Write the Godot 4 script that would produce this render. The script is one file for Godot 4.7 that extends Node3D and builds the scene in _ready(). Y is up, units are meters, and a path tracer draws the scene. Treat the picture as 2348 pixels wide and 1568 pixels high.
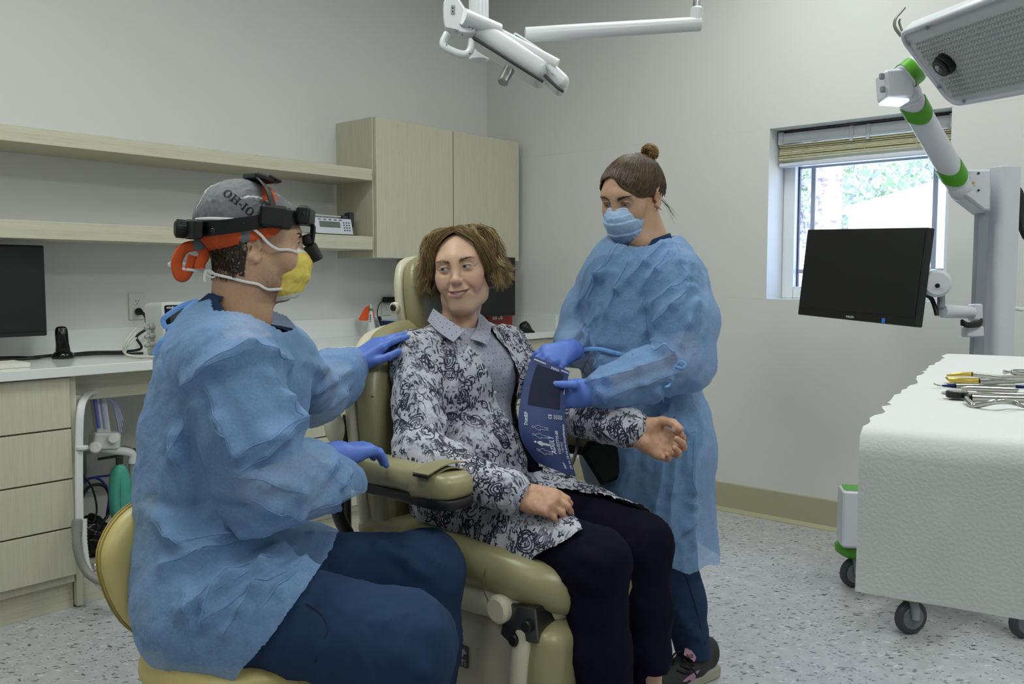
extends Node3D
# A dental treatment room: the photograph's camera is solved from the two walls' vanishing points.
const CAM_H := 1.2
const FOCAL := 2011.0
var fwd := Vector3.ZERO
var rgt := Vector3.ZERO
var upv := Vector3.ZERO
var mats := {}
var names := {}
var rng := RandomNumberGenerator.new()
var nz := FastNoiseLite.new()

const WALL_Z := -3.78
const WALL_X := 4.117
const CEIL := 3.05

func _ready() -> void:
	setup_view()
	build_structure()
	build_outside()
	build_counter()
	build_counter_items()
	build_nitrous()
	build_surgical_light()
	build_cart()
	build_instrument_stand()
	build_chair()
	build_stool()
	build_patient()
	build_cuff()
	build_surgeon()
	build_nurse()
	build_floor_items()

# ---------------------------------------------------------------- camera, sky, lights
func setup_view() -> void:
	rng.seed = 7
	nz.seed = 3
	nz.frequency = 1.0
	nz.noise_type = FastNoiseLite.TYPE_SIMPLEX_SMOOTH
	var yaw := deg_to_rad(40.96)
	var pit := atan(144.0 / FOCAL)
	fwd = Vector3(cos(yaw) * cos(pit), -sin(pit), -sin(yaw) * cos(pit))
	rgt = fwd.cross(Vector3.UP).normalized()
	upv = rgt.cross(fwd)
	var cam := Camera3D.new()
	cam.name = "camera"
	add_child(cam)
	cam.transform = Transform3D(Basis(rgt, upv, -fwd), Vector3(0, CAM_H, 0))
	cam.fov = rad_to_deg(2.0 * atan(784.0 / FOCAL))
	cam.near = 0.05
	cam.far = 200.0
	var env := Environment.new()
	env.background_mode = Environment.BG_SKY
	var sky := Sky.new()
	var sm := ProceduralSkyMaterial.new()
	sm.sky_top_color = Color(0.52, 0.68, 0.92)
	sm.sky_horizon_color = Color(0.86, 0.91, 0.97)
	sm.ground_bottom_color = Color(0.55, 0.55, 0.5)
	sm.ground_horizon_color = Color(0.8, 0.82, 0.82)
	sm.sky_energy_multiplier = 2.6
	sm.ground_energy_multiplier = 1.0
	sky.sky_material = sm
	env.sky = sky
	env.tonemap_mode = Environment.TONE_MAPPER_LINEAR
	env.tonemap_exposure = 0.9
	env.sdfgi_enabled = true
	env.ssao_enabled = true
	env.ssil_enabled = true
	var we := WorldEnvironment.new()
	we.name = "world"
	we.environment = env
	add_child(we)
	var sun := DirectionalLight3D.new()
	sun.name = "sun"
	sun.light_energy = 5.0
	sun.light_color = Color(1.0, 0.96, 0.9)
	sun.light_angular_distance = 0.6
	sun.shadow_enabled = true
	sun.sky_mode = DirectionalLight3D.SKY_MODE_LIGHT_ONLY
	add_child(sun)
	sun.look_at_from_position(Vector3(-3.0, 6.0, 3.5), Vector3.ZERO)
	# recessed ceiling panels light the room
	for k in LAMPS.size():
		var l: Array = LAMPS[k]
		ceiling_light(Vector3(l[0], CEIL, l[1]), l[2], ["the wall shelves", "the window", "the instrument stand", "the imaging cart's far side", "the plain left wall"][k])

const LAMPS := [[0.75, -2.1, 3.0], [3.0, -1.5, 2.2], [0.9, 0.5, 3.0], [3.1, 0.9, 2.2], [-1.3, -0.7, 1.6]]

func ceiling_light(at: Vector3, energy: float, near: String) -> void:
	var t := thing("ceiling_light", "white recessed ceiling light panel nearest " + near, "light", at, "recessed ceiling lights")
	var m := MB.new()
	for s in [-1.0, 1.0]:
		m.box(Vector3(s * 0.61, -0.008, 0), Vector3(0.03, 0.016, 0.63), 0.003)
		m.box(Vector3(0, -0.008, s * 0.3), Vector3(1.19, 0.016, 0.03), 0.003)
	part(t, "frame", m, mat("lamp_frame", Color(0.9, 0.9, 0.9), 0.5))
	var d := MB.new()
	d.box(Vector3(0, -0.006, 0), Vector3(1.18, 0.008, 0.57), 0.001)
	var dm := StandardMaterial3D.new()
	dm.albedo_color = Color(0.95, 0.95, 0.93)
	dm.emission_enabled = true
	dm.emission = Color(0.975, 1.0, 0.975)
	dm.emission_energy_multiplier = 1.6
	part(t, "diffuser", d, dm)
	var a := AreaLight3D.new()
	a.name = "panel_light"
	a.area_size = Vector2(1.16, 0.55)
	a.light_energy = energy
	a.light_color = Color(0.975, 1.0, 0.975)
	a.shadow_enabled = true
	a.position = Vector3(0, -0.02, 0)
	a.rotation.x = -PI / 2
	t.add_child(a, true)

# ---------------------------------------------------------------- helpers
func P(x: float, y: float, d: float) -> Vector3:
	return Vector3(0, CAM_H, 0) + (fwd + rgt * ((x - 1174.0) / FOCAL) - upv * ((y - 784.0) / FOCAL)) * d

func on_y(x: float, y: float, h: float) -> Vector3:
	var r := P(x, y, 1.0) - Vector3(0, CAM_H, 0)
	return Vector3(0, CAM_H, 0) + r * ((h - CAM_H) / r.y)

func on_x(x: float, y: float, c: float) -> Vector3:
	var r := P(x, y, 1.0) - Vector3(0, CAM_H, 0)
	return Vector3(0, CAM_H, 0) + r * (c / r.x)

func on_z(x: float, y: float, c: float) -> Vector3:
	var r := P(x, y, 1.0) - Vector3(0, CAM_H, 0)
	return Vector3(0, CAM_H, 0) + r * (c / r.z)

func numbered(n: String) -> String:
	var k: int = names.get(n, 0)
	names[n] = k + 1
	return n if k == 0 else "%s_%03d" % [n, k]

func thing(called: String, label: String, category: String, at := Vector3.ZERO, group := "") -> Node3D:
	var o := Node3D.new()
	o.name = numbered(called)
	add_child(o)
	o.position = at
	o.set_meta("label", label)
	o.set_meta("category", category)
	if group != "":
		o.set_meta("group", group)
	return o

func part(parent: Node3D, called: String, m, material: Material, label := "") -> MeshInstance3D:
	var o := MeshInstance3D.new()
	o.name = called
	o.mesh = m.mesh() if m is MB else m
	o.material_override = material
	parent.add_child(o, true)
	if label != "":
		o.set_meta("label", label)
	return o

func structure(called: String, m: MB, material: Material) -> MeshInstance3D:
	var o := MeshInstance3D.new()
	o.name = called
	o.mesh = m.mesh()
	o.material_override = material
	add_child(o)
	o.set_meta("kind", "structure")
	return o

func mat(key: String, c: Color, rough := 0.6, opts := {}) -> StandardMaterial3D:
	if mats.has(key):
		return mats[key]
	var m := StandardMaterial3D.new()
	m.resource_name = key
	m.albedo_color = c
	m.roughness = rough
	for k in opts:
		m.set(k, opts[k])
	mats[key] = m
	return m

func tri(m: StandardMaterial3D, s: float, sharp := 4.0, world := false) -> StandardMaterial3D:
	m.uv1_triplanar = true
	m.uv1_world_triplanar = world
	m.uv1_triplanar_sharpness = sharp
	m.uv1_scale = Vector3.ONE * s
	return m

func noise_tex(freq: float, c0: Color, c1: Color, seed_ := 1, size := 256, octaves := 4, kind := FastNoiseLite.TYPE_SIMPLEX_SMOOTH) -> NoiseTexture2D:
	var n := FastNoiseLite.new()
	n.seed = seed_
	n.frequency = freq
	n.noise_type = kind
	n.fractal_octaves = octaves
	var t := NoiseTexture2D.new()
	t.noise = n
	t.width = size
	t.height = size
	t.seamless = true
	var g := Gradient.new()
	g.set_color(0, c0)
	g.set_color(1, c1)
	t.color_ramp = g
	return t

# a text as flat mesh, laid through a mapping from (x, y) metres to a point; both callables take Vector2
func lettering(m: MB, text: String, height: float, put: Callable, bold := false, center := true, fontname := "Droid Sans") -> void:
	var tm := TextMesh.new()
	var f := SystemFont.new()
	f.font_names = PackedStringArray([fontname])
	if bold:
		f.font_weight = 700
	tm.font = f
	tm.font_size = 64
	tm.pixel_size = height / 46.0
	tm.depth = 0.0
	tm.curve_step = 2.0
	tm.text = text
	if not center:
		tm.horizontal_alignment = HORIZONTAL_ALIGNMENT_LEFT
	var a := tm.get_mesh_arrays()
	var v: PackedVector3Array = a[Mesh.ARRAY_VERTEX]
	var ix: PackedInt32Array = a[Mesh.ARRAY_INDEX] if a[Mesh.ARRAY_INDEX] != null else PackedInt32Array(range(v.size()))
	var base := m.v.size()
	for p in v:
		var o: Vector3 = put.call(Vector2(p.x, p.y))
		var ox: Vector3 = put.call(Vector2(p.x + 0.001, p.y))
		var oy: Vector3 = put.call(Vector2(p.x, p.y + 0.001))
		m.v.append(o)
		m.n.append((ox - o).cross(oy - o).normalized())
		m.uv.append(Vector2(p.x, p.y))
	for i in ix:
		m.ix.append(base + i)

# ---------------------------------------------------------------- mesh builder
class MB:
	var v := PackedVector3Array()
	var n := PackedVector3Array()
	var uv := PackedVector2Array()
	var col := PackedColorArray()
	var ix := PackedInt32Array()
	var t := Transform3D()   # applied to everything that is added

	func vert(p: Vector3, nn: Vector3, u := Vector2.ZERO) -> int:
		v.append(t * p)
		n.append((t.basis * nn).normalized())
		uv.append(u)
		return v.size() - 1

	func tri(a: int, b: int, c: int) -> void:
		ix.append(a)
		ix.append(b)
		ix.append(c)

	func quad(a: int, b: int, c: int, d: int) -> void:
		tri(a, b, c)
		tri(a, c, d)

	func flat_quad(a: Vector3, b: Vector3, c: Vector3, d: Vector3, out := Vector3.ZERO) -> void:
		var nn := (b - a).cross(c - a).normalized()
		if out != Vector3.ZERO and nn.dot(out) < 0:
			nn = -nn
		quad(vert(a, nn, Vector2(0, 0)), vert(b, nn, Vector2(1, 0)), vert(c, nn, Vector2(1, 1)), vert(d, nn, Vector2(0, 1)))

	# box with softly chamfered edges
	func box(c: Vector3, size: Vector3, r := 0.002, b := Basis()) -> void:
		var h := size / 2.0
		r = minf(r, minf(h.x, minf(h.y, h.z)) * 0.98)
		var id := {}
		for sx in [-1, 1]:
			for sy in [-1, 1]:
				for sz in [-1, 1]:
					var s := Vector3(sx, sy, sz)
					for ax in 3:
						var p := Vector3(s.x * (h.x - r), s.y * (h.y - r), s.z * (h.z - r))
						p[ax] = s[ax] * h[ax]
						var nn := Vector3.ZERO
						nn[ax] = s[ax]
						var u := Vector2(p.y, p.z) if ax == 0 else Vector2(p.x, p.z) if ax == 1 else Vector2(p.x, p.y)
						id[[sx, sy, sz, ax]] = vert(c + b * p, b * nn, u)
		for ax in 3:
			var o1 := (ax + 1) % 3
			var o2 := (ax + 2) % 3
			for s in [-1, 1]:
				var q := []
				for e in [[-1, -1], [1, -1], [1, 1], [-1, 1]]:
					var k := [0, 0, 0, ax]
					k[ax] = s
					k[o1] = e[0]
					k[o2] = e[1]
					q.append(id[k])
				quad(q[0], q[1], q[2], q[3])
			# the four edges that run along ax, between faces o1 and o2
			for s1 in [-1, 1]:
				for s2 in [-1, 1]:
					var k := [0, 0, 0, 0]
					k[o1] = s1
					k[o2] = s2
					var g := func(sa: int, face: int) -> int:
						var kk := k.duplicate()
						kk[ax] = sa
						kk[3] = face
						return id[kk]
					quad(g.call(-1, o1), g.call(1, o1), g.call(1, o2), g.call(-1, o2))
		for sx in [-1, 1]:
			for sy in [-1, 1]:
				for sz in [-1, 1]:
					tri(id[[sx, sy, sz, 0]], id[[sx, sy, sz, 1]], id[[sx, sy, sz, 2]])

	# a tube along points; radius per point; caps closed
	func tube(pts: Array, radii, sides := 10, caps := true, flat := 1.0, flat_dir := Vector3.ZERO) -> void:
		var cnt := pts.size()
		if cnt < 2:
			return
		var prev := Vector3.ZERO
		var rows := []
		var len := 0.0
		for i in cnt:
			var d: Vector3 = (pts[mini(i + 1, cnt - 1)] - pts[maxi(i - 1, 0)]).normalized()
			var x: Vector3
			if prev == Vector3.ZERO:
				x = flat_dir if flat_dir != Vector3.ZERO else (Vector3.UP if absf(d.y) < 0.9 else Vector3.RIGHT)
			else:
				x = prev
			x = (x - d * x.dot(d)).normalized()
			if x == Vector3.ZERO:
				x = d.cross(Vector3.FORWARD).normalized()
			prev = x
			var y := d.cross(x)
			var r: float = radii if (radii is float or radii is int) else radii[i]
			if i > 0:
				len += (pts[i] - pts[i - 1]).length()
			var row := []
			for k in sides + 1:
				var a := TAU * k / sides
				var off := x * (cos(a) * flat) + y * sin(a)
				var nn := (x * cos(a) / flat + y * sin(a)).normalized()
				row.append(vert(pts[i] + off * r, nn, Vector2(float(k) / sides, len)))
			rows.append(row)
		for i in cnt - 1:
			for k in sides:
				quad(rows[i][k], rows[i][k + 1], rows[i + 1][k + 1], rows[i + 1][k])
		if caps:
			for e in [0, cnt - 1]:
				var d: Vector3 = (pts[1] - pts[0]).normalized() * -1.0 if e == 0 else (pts[cnt - 1] - pts[cnt - 2]).normalized()
				var c := vert(pts[e], d)
				var ring := []
				for k in sides:
					ring.append(vert(t.affine_inverse() * v[rows[e][k]], d))
				for k in sides:
					tri(c, ring[k], ring[(k + 1) % sides])

	# turned profile: points (radius, height) about the axis through c
	func lathe(c: Vector3, profile: Array, sides := 20, axis := Vector3.UP, sharp := true) -> void:
		var up := axis.normalized()
		var x := up.cross(Vector3.FORWARD if absf(up.z) < 0.9 else Vector3.RIGHT).normalized()
		var y := up.cross(x)
		for i in profile.size() - 1:
			var p0: Vector2 = profile[i]
			var p1: Vector2 = profile[i + 1]
			var dd := (p1 - p0)
			if dd.length() < 1e-7:
				continue
			var nrm := Vector2(dd.y, -dd.x).normalized()
			var n0 := nrm
			var n1 := nrm
			if not sharp:
				if i > 0:
					var e: Vector2 = p0 - profile[i - 1]
					n0 = (nrm + Vector2(e.y, -e.x).normalized()).normalized()
				if i < profile.size() - 2:
					var e2: Vector2 = profile[i + 2] - p1
					n1 = (nrm + Vector2(e2.y, -e2.x).normalized()).normalized()
			var a0 := []
			var a1 := []
			for k in sides + 1:
				var a := TAU * k / sides
				var rad := x * cos(a) + y * sin(a)
				a0.append(vert(c + rad * p0.x + up * p0.y, rad * n0.x + up * n0.y, Vector2(float(k) / sides, p0.y)))
				a1.append(vert(c + rad * p1.x + up * p1.y, rad * n1.x + up * n1.y, Vector2(float(k) / sides, p1.y)))
			for k in sides:
				quad(a0[k], a0[k + 1], a1[k + 1], a1[k])

	func cyl(a: Vector3, b: Vector3, r: float, sides := 16, bev := 0.0) -> void:
		var h := (b - a).length()
		bev = minf(bev, minf(r, h / 2) * 0.9)
		lathe(a, [Vector2(0, 0), Vector2(r - bev, 0), Vector2(r, bev), Vector2(r, h - bev), Vector2(r - bev, h), Vector2(0, h)], sides, b - a)

	func ball(c: Vector3, r: Vector3, b := Basis(), seg := 16) -> void:
		var rows := []
		for i in seg / 2 + 1:
			var th := PI * i / (seg / 2)
			var row := []
			for k in seg + 1:
				var a := TAU * k / seg
				var d := Vector3(sin(th) * cos(a), cos(th), sin(th) * sin(a))
				row.append(vert(c + b * (d * r), b * (d / r), Vector2(float(k) / seg, float(i) * 2 / seg)))
			rows.append(row)
		for i in seg / 2:
			for k in seg:
				quad(rows[i][k], rows[i][k + 1], rows[i + 1][k + 1], rows[i + 1][k])

	# outline in the local XY plane pulled out along Z from z0 to z1, with a bevel
	func prism(pts: PackedVector2Array, z0: float, z1: float, bev := 0.002, smooth := false) -> void:
		var cnt := pts.size()
		var area := 0.0
		for i in cnt:
			area += pts[i].cross(pts[(i + 1) % cnt])
		if area < 0:
			pts = pts.duplicate()
			pts.reverse()
		var inn := PackedVector2Array()
		var nrm := PackedVector2Array()
		for i in cnt:
			var e0 := (pts[i] - pts[(i - 1 + cnt) % cnt]).normalized()
			var e1 := (pts[(i + 1) % cnt] - pts[i]).normalized()
			var n0 := Vector2(e0.y, -e0.x)
			var n1 := Vector2(e1.y, -e1.x)
			var b := (n0 + n1).normalized()
			nrm.append(b)
			inn.append(pts[i] - b * bev / maxf(0.4, b.dot(n0)))
		var ixs := Geometry2D.triangulate_polygon(inn)
		for e in [[z0, -1.0], [z1, 1.0]]:
			var base := v.size()
			for p in inn:
				vert(Vector3(p.x, p.y, e[0]), Vector3(0, 0, e[1]), p)
			for k in ixs.size() / 3:
				tri(base + ixs[k * 3], base + ixs[k * 3 + 1], base + ixs[k * 3 + 2])
		var zs := [z0, z0 + bev, z1 - bev, z1]
		for i in cnt:
			var j := (i + 1) % cnt
			var e := (pts[j] - pts[i]).normalized()
			var fn := Vector3(e.y, -e.x, 0)
			var ni := Vector3(nrm[i].x, nrm[i].y, 0) if smooth else fn
			var nj := Vector3(nrm[j].x, nrm[j].y, 0) if smooth else fn
			var rows := []
			for q in 4:
				var src := inn if q == 0 or q == 3 else pts
				var tilt := Vector3(0, 0, -1.0 if q == 0 else 1.0 if q == 3 else 0.0)
				rows.append([vert(Vector3(src[i].x, src[i].y, zs[q]), ni + tilt, Vector2(0, zs[q])), vert(Vector3(src[j].x, src[j].y, zs[q]), nj + tilt, Vector2(1, zs[q]))])
			for q in 3:
				quad(rows[q][0], rows[q][1], rows[q + 1][1], rows[q + 1][0])

	# padded cushion: an outline in XY, domed to both sides in Z
	func cushion(pts: PackedVector2Array, z0: float, z1: float, edge := 0.05, dome := 0.0, bend = null) -> void:
		var cnt := pts.size()
		var c := Vector2.ZERO
		for p in pts:
			c += p / cnt
		var mid := (z0 + z1) / 2
		var hh := (z1 - z0) / 2
		var rows := []
		var steps := [[0.0, 0.0], [0.08, 0.38], [0.29, 0.71], [0.62, 0.92], [1.0, 1.0]]
		var prof := []
		for side in [-1.0, 1.0]:
			var lst := []
			for s in steps:
				lst.append([s[0] * edge, mid + side * hh * s[1], s[1]])
			for f in [0.33, 0.66, 1.0]:
				lst.append([-f, mid + side * (hh + dome * (1.0 - (1.0 - f) * (1.0 - f))), 1.0])
			prof.append(lst)
		var line := []
		var back: Array = prof[0]
		back.reverse()
		for q in back:
			line.append(q)
		for q in (prof[1] as Array).slice(1):
			line.append(q)
		for q in line:
			var row := []
			for p in pts:
				var d := p - c
				var l := d.length()
				var pp: Vector2
				if q[0] >= 0.0:
					pp = c + d * ((l - q[0]) / l)
				else:
					pp = c + d * ((l - edge) / l) * (1.0 + q[0])
				var o := Vector3(pp.x, pp.y, q[1])
				if bend != null:
					o = bend.call(o)
				row.append(o)
			rows.append(row)
		grid(rows, true)

	# smooth sheet through rows of points
	func grid(rows: Array, closed := false, uvs := true) -> void:
		var h := rows.size()
		var w: int = rows[0].size()
		var id := []
		for i in h:
			var r := []
			for k in w + (1 if closed else 0):
				var kk := k % w
				var kp := (kk + 1) % w if closed else mini(kk + 1, w - 1)
				var km := (kk - 1 + w) % w if closed else maxi(kk - 1, 0)
				var du: Vector3 = rows[i][kp] - rows[i][km]
				var dv: Vector3 = rows[mini(i + 1, h - 1)][kk] - rows[maxi(i - 1, 0)][kk]
				var nn := du.cross(dv)
				if nn.length() < 1e-12:
					var i2 := mini(i + 1, h - 1) if i == 0 else maxi(i - 1, 0)
					du = rows[i2][kp] - rows[i2][km]
					nn = du.cross(dv)
				if nn.length() < 1e-14:
					nn = Vector3.UP
				r.append(vert(rows[i][kk], nn, Vector2(float(k) / maxf(1, w - 1), float(i) / maxf(1, h - 1))))
			id.append(r)
		for i in h - 1:
			for k in w - (0 if closed else 1):
				quad(id[i][k], id[i][k + 1], id[i + 1][k + 1], id[i + 1][k])

	# a sheet with thickness
	func slab(rows: Array, thick: float) -> void:
		var h := rows.size()
		var w: int = rows[0].size()
		var back := []
		for i in h:
			var r := []
			for k in w:
				var du: Vector3 = rows[i][mini(k + 1, w - 1)] - rows[i][maxi(k - 1, 0)]
				var dv: Vector3 = rows[mini(i + 1, h - 1)][k] - rows[maxi(i - 1, 0)][k]
				r.append(rows[i][k] - du.cross(dv).normalized() * thick)
			back.append(r)
		grid(rows)
		var rb := []
		for r in back:
			var q: Array = r.duplicate()
			q.reverse()
			rb.append(q)
		grid(rb)
		var rim := [[], []]
		for k in w:
			rim[0].append(rows[0][k])
			rim[1].append(back[0][k])
		for i in range(1, h):
			rim[0].append(rows[i][w - 1])
			rim[1].append(back[i][w - 1])
		for k in range(w - 2, -1, -1):
			rim[0].append(rows[h - 1][k])
			rim[1].append(back[h - 1][k])
		for i in range(h - 2, -1, -1):
			rim[0].append(rows[i][0])
			rim[1].append(back[i][0])
		grid(rim)

	func mesh() -> ArrayMesh:
		for k in ix.size() / 3:
			var a := ix[k * 3]
			var b := ix[k * 3 + 1]
			var c := ix[k * 3 + 2]
			if (v[b] - v[a]).cross(v[c] - v[a]).dot(n[a] + n[b] + n[c]) > 0:
				ix[k * 3 + 1] = c
				ix[k * 3 + 2] = b
		var arr := []
		arr.resize(Mesh.ARRAY_MAX)
		arr[Mesh.ARRAY_VERTEX] = v
		arr[Mesh.ARRAY_NORMAL] = n
		arr[Mesh.ARRAY_TEX_UV] = uv
		if col.size() == v.size() and col.size() > 0:
			arr[Mesh.ARRAY_COLOR] = col
		arr[Mesh.ARRAY_INDEX] = ix
		var am := ArrayMesh.new()
		am.add_surface_from_arrays(Mesh.PRIMITIVE_TRIANGLES, arr)
		return am

func rect2(w: float, h: float, r: float, seg := 4) -> PackedVector2Array:
	var o := PackedVector2Array()
	for q in 4:
		var c := Vector2((w / 2 - r) * (1 if q == 0 or q == 3 else -1), (h / 2 - r) * (1 if q < 2 else -1))
		for k in seg + 1:
			var a := PI / 2 * (q + float(k) / seg)
			o.append(c + Vector2(cos(a), sin(a)) * r)
	return o

func smooth_path(pts: Array, sub := 6) -> Array:
	var o := []
	for i in pts.size() - 1:
		var a: Vector3 = pts[maxi(i - 1, 0)]
		var b: Vector3 = pts[i]
		var c: Vector3 = pts[i + 1]
		var d: Vector3 = pts[mini(i + 2, pts.size() - 1)]
		for k in sub:
			o.append(b.cubic_interpolate(c, a, d, float(k) / sub))
	o.append(pts[-1])
	return o
# ---------------------------------------------------------------- implicit shapes meshed as surface nets
class Field:
	var ty := PackedInt32Array()
	var pa := PackedVector3Array()
	var pb := PackedVector3Array()
	var r0 := PackedFloat32Array()
	var r1 := PackedFloat32Array()
	var kk := PackedFloat32Array()
	var op := PackedInt32Array()
	var sx := PackedVector3Array()
	var sq := PackedFloat32Array()
	var bs: Array[Basis] = []
	var k_default := 0.03

	func _add(t: int, a: Vector3, b: Vector3, ra: float, rb: float, k: float, o: int, s: Vector3, q: float, m: Basis) -> void:
		ty.append(t)
		pa.append(a)
		pb.append(b)
		r0.append(ra)
		r1.append(rb)
		kk.append(k_default if k < 0 else k)
		op.append(o)
		sx.append(s)
		sq.append(q)
		bs.append(m)

	# tapered capsule, thinned by q along direction s
	func cap(a: Vector3, b: Vector3, ra: float, rb: float, k := -1.0, o := 0, s := Vector3.ZERO, q := 1.0) -> void:
		_add(0, a, b, ra, rb, k, o, s.normalized(), q, Basis())

	func chain(pts: Array, radii: Array, k := -1.0, s := Vector3.ZERO, q := 1.0) -> void:
		for i in pts.size() - 1:
			cap(pts[i], pts[i + 1], radii[i], radii[i + 1], k, 0, s, q)

	# ellipsoid with radii r in the axes of m
	func ell(c: Vector3, r: Vector3, m := Basis(), k := -1.0, o := 0) -> void:
		_add(1, c, r, 0, 0, k, o, Vector3.ZERO, 1.0, m.transposed())

	# rounded box with half sizes h
	func rbox(c: Vector3, h: Vector3, r: float, m := Basis(), k := -1.0, o := 0) -> void:
		_add(2, c, h - Vector3.ONE * r, r, 0, k, o, Vector3.ZERO, 1.0, m.transposed())

	func one(i: int, p: Vector3) -> float:
		var t := ty[i]
		if t == 0:
			var b := pb[i] - pa[i]
			var a := p - pa[i]
			var q := sq[i]
			var l2 := b.length_squared()
			var h := clampf(a.dot(b) / l2, 0.0, 1.0) if l2 > 1e-9 else 0.0
			a -= b * h
			if q != 1.0:
				a += sx[i] * (a.dot(sx[i]) * (1.0 / q - 1.0))
				return (a.length() - (r0[i] + (r1[i] - r0[i]) * h)) * q
			return a.length() - (r0[i] + (r1[i] - r0[i]) * h)
		if t == 1:
			var e: Vector3 = bs[i] * (p - pa[i])
			var r := pb[i]
			var u := e / r
			var k0 := u.length()
			var k1 := (u / r).length()
			return k0 * (k0 - 1.0) / k1 if k1 > 1e-9 else -minf(r.x, minf(r.y, r.z))
		var e2: Vector3 = (bs[i] * (p - pa[i])).abs() - pb[i]
		return Vector3(maxf(e2.x, 0), maxf(e2.y, 0), maxf(e2.z, 0)).length() + minf(maxf(e2.x, maxf(e2.y, e2.z)), 0.0) - r0[i]

	func dist(p: Vector3, ids: PackedInt32Array) -> float:
		var d := 1e6
		for i in ids:
			var e := one(i, p)
			var k := kk[i]
			if op[i] == 0:
				var h := maxf(k - absf(d - e), 0.0)
				d = minf(d, e) - (h * h * 0.25 / k if k > 0.0 else 0.0)
			else:
				var h := maxf(k - absf(d + e), 0.0)
				d = maxf(d, -e) + (h * h * 0.25 / k if k > 0.0 else 0.0)
		return d

	func all_ids() -> PackedInt32Array:
		return PackedInt32Array(range(ty.size()))

	func grad(p: Vector3, ids: PackedInt32Array) -> Vector3:
		var e := 0.002
		return Vector3(dist(p + Vector3(e, 0, 0), ids) - dist(p - Vector3(e, 0, 0), ids), dist(p + Vector3(0, e, 0), ids) - dist(p - Vector3(0, e, 0), ids), dist(p + Vector3(0, 0, e), ids) - dist(p - Vector3(0, 0, e), ids)).normalized()

	# clip: optional func(p) -> float, about the distance inside an edge; what lies outside is left out
	func build(m: MB, cell: float, disp = null, color = null, clip = null) -> void:
		var lo := Vector3.ONE * 1e6
		var hi := -lo
		for i in ty.size():
			if op[i] != 0:
				continue
			var e := maxf(r0[i], r1[i])
			if ty[i] == 0:
				lo = lo.min(pa[i].min(pb[i]) - Vector3.ONE * e)
				hi = hi.max(pa[i].max(pb[i]) + Vector3.ONE * e)
			else:
				var l := maxf(pb[i].x, maxf(pb[i].y, pb[i].z)) if ty[i] == 1 else pb[i].length() + e
				lo = lo.min(pa[i] - Vector3.ONE * l)
				hi = hi.max(pa[i] + Vector3.ONE * l)
		lo -= Vector3.ONE * cell * 3.0
		hi += Vector3.ONE * cell * 3.0
		var bx := int(ceil((hi.x - lo.x) / cell / 8.0))
		var by := int(ceil((hi.y - lo.y) / cell / 8.0))
		var bz := int(ceil((hi.z - lo.z) / cell / 8.0))
		var nx := bx * 8 + 1
		var ny := by * 8 + 1
		var nzz := bz * 8 + 1
		var sy := nx
		var sz := nx * ny
		var vals := PackedFloat32Array()
		vals.resize(nx * ny * nzz)
		vals.fill(1e9)
		var vid := PackedInt32Array()
		vid.resize(nx * ny * nzz)
		vid.fill(-1)
		var all := all_ids()
		var hd := cell * 4.0 * 1.7321
		var act := []
		var tyl := ty
		var pal := pa
		var pbl := pb
		var r0l := r0
		var kkl := kk
		var opl := op
		var sxl := sx
		var sql := sq
		var bsl := bs
		var dbl := PackedVector3Array()
		var il2 := PackedFloat32Array()
		var drl := PackedFloat32Array()
		for i in ty.size():
			var l2 := (pb[i] - pa[i]).length_squared()
			dbl.append(pb[i] - pa[i])
			il2.append(1.0 / l2 if l2 > 1e-9 else 0.0)
			drl.append(r1[i] - r0[i])
		for kz in bz:
			for ky in by:
				for kx in bx:
					var c := lo + Vector3(kx * 8 + 4, ky * 8 + 4, kz * 8 + 4) * cell
					if clip != null and clip.call(c) < -hd * 1.6:
						continue
					var d := dist(c, all)
					if absf(d) > hd * 1.35 + 0.004:
						continue
					var ids := PackedInt32Array()
					for i in all:
						var e := one(i, c)
						if op[i] == 0:
							if e < maxf(d, 0.0) + hd * 2.2 + kk[i]:
								ids.append(i)
						elif e < hd * 1.3 + kk[i]:
							ids.append(i)
					for sub in 8:
						var qx := kx * 8 + (sub & 1) * 4
						var qy := ky * 8 + ((sub >> 1) & 1) * 4
						var qz := kz * 8 + ((sub >> 2) & 1) * 4
						var sc := lo + Vector3(qx + 2, qy + 2, qz + 2) * cell
						if absf(dist(sc, ids)) > hd * 0.68 + 0.002:
							continue
						act.append(Vector3i(qx, qy, qz))
						for z in range(qz, qz + 5):
							for y in range(qy, qy + 5):
								var at := qx + y * sy + z * sz
								var p := lo + Vector3(qx, y, z) * cell
								for x in 5:
									if vals[at] > 1e8:
										# same sum as dist(), written out for speed
										var dd := 1e6
										for i in ids:
											var e: float
											var ty_ := tyl[i]
											if ty_ == 0:
												var bb := dbl[i]
												var aa := p - pal[i]
												var hh := clampf(aa.dot(bb) * il2[i], 0.0, 1.0)
												aa -= bb * hh
												var q := sql[i]
												if q != 1.0:
													aa += sxl[i] * (aa.dot(sxl[i]) * (1.0 / q - 1.0))
													e = (aa.length() - (r0l[i] + drl[i] * hh)) * q
												else:
													e = aa.length() - (r0l[i] + drl[i] * hh)
											elif ty_ == 1:
												var u: Vector3 = (bsl[i] * (p - pal[i])) / pbl[i]
												var k0 := u.length()
												var k1 := (u / pbl[i]).length()
												e = k0 * (k0 - 1.0) / k1 if k1 > 1e-9 else -pbl[i].x
											else:
												e = one(i, p)
											var k := kkl[i]
											if opl[i] == 0:
												var h2 := k - absf(dd - e)
												dd = minf(dd, e)
												if h2 > 0.0:
													dd -= h2 * h2 * 0.25 / k
											else:
												var h3 := k - absf(dd + e)
												dd = maxf(dd, -e)
												if h3 > 0.0:
													dd += h3 * h3 * 0.25 / k
										vals[at] = dd
									at += 1
									p.x += cell
		var vs := PackedVector3Array()
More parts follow.
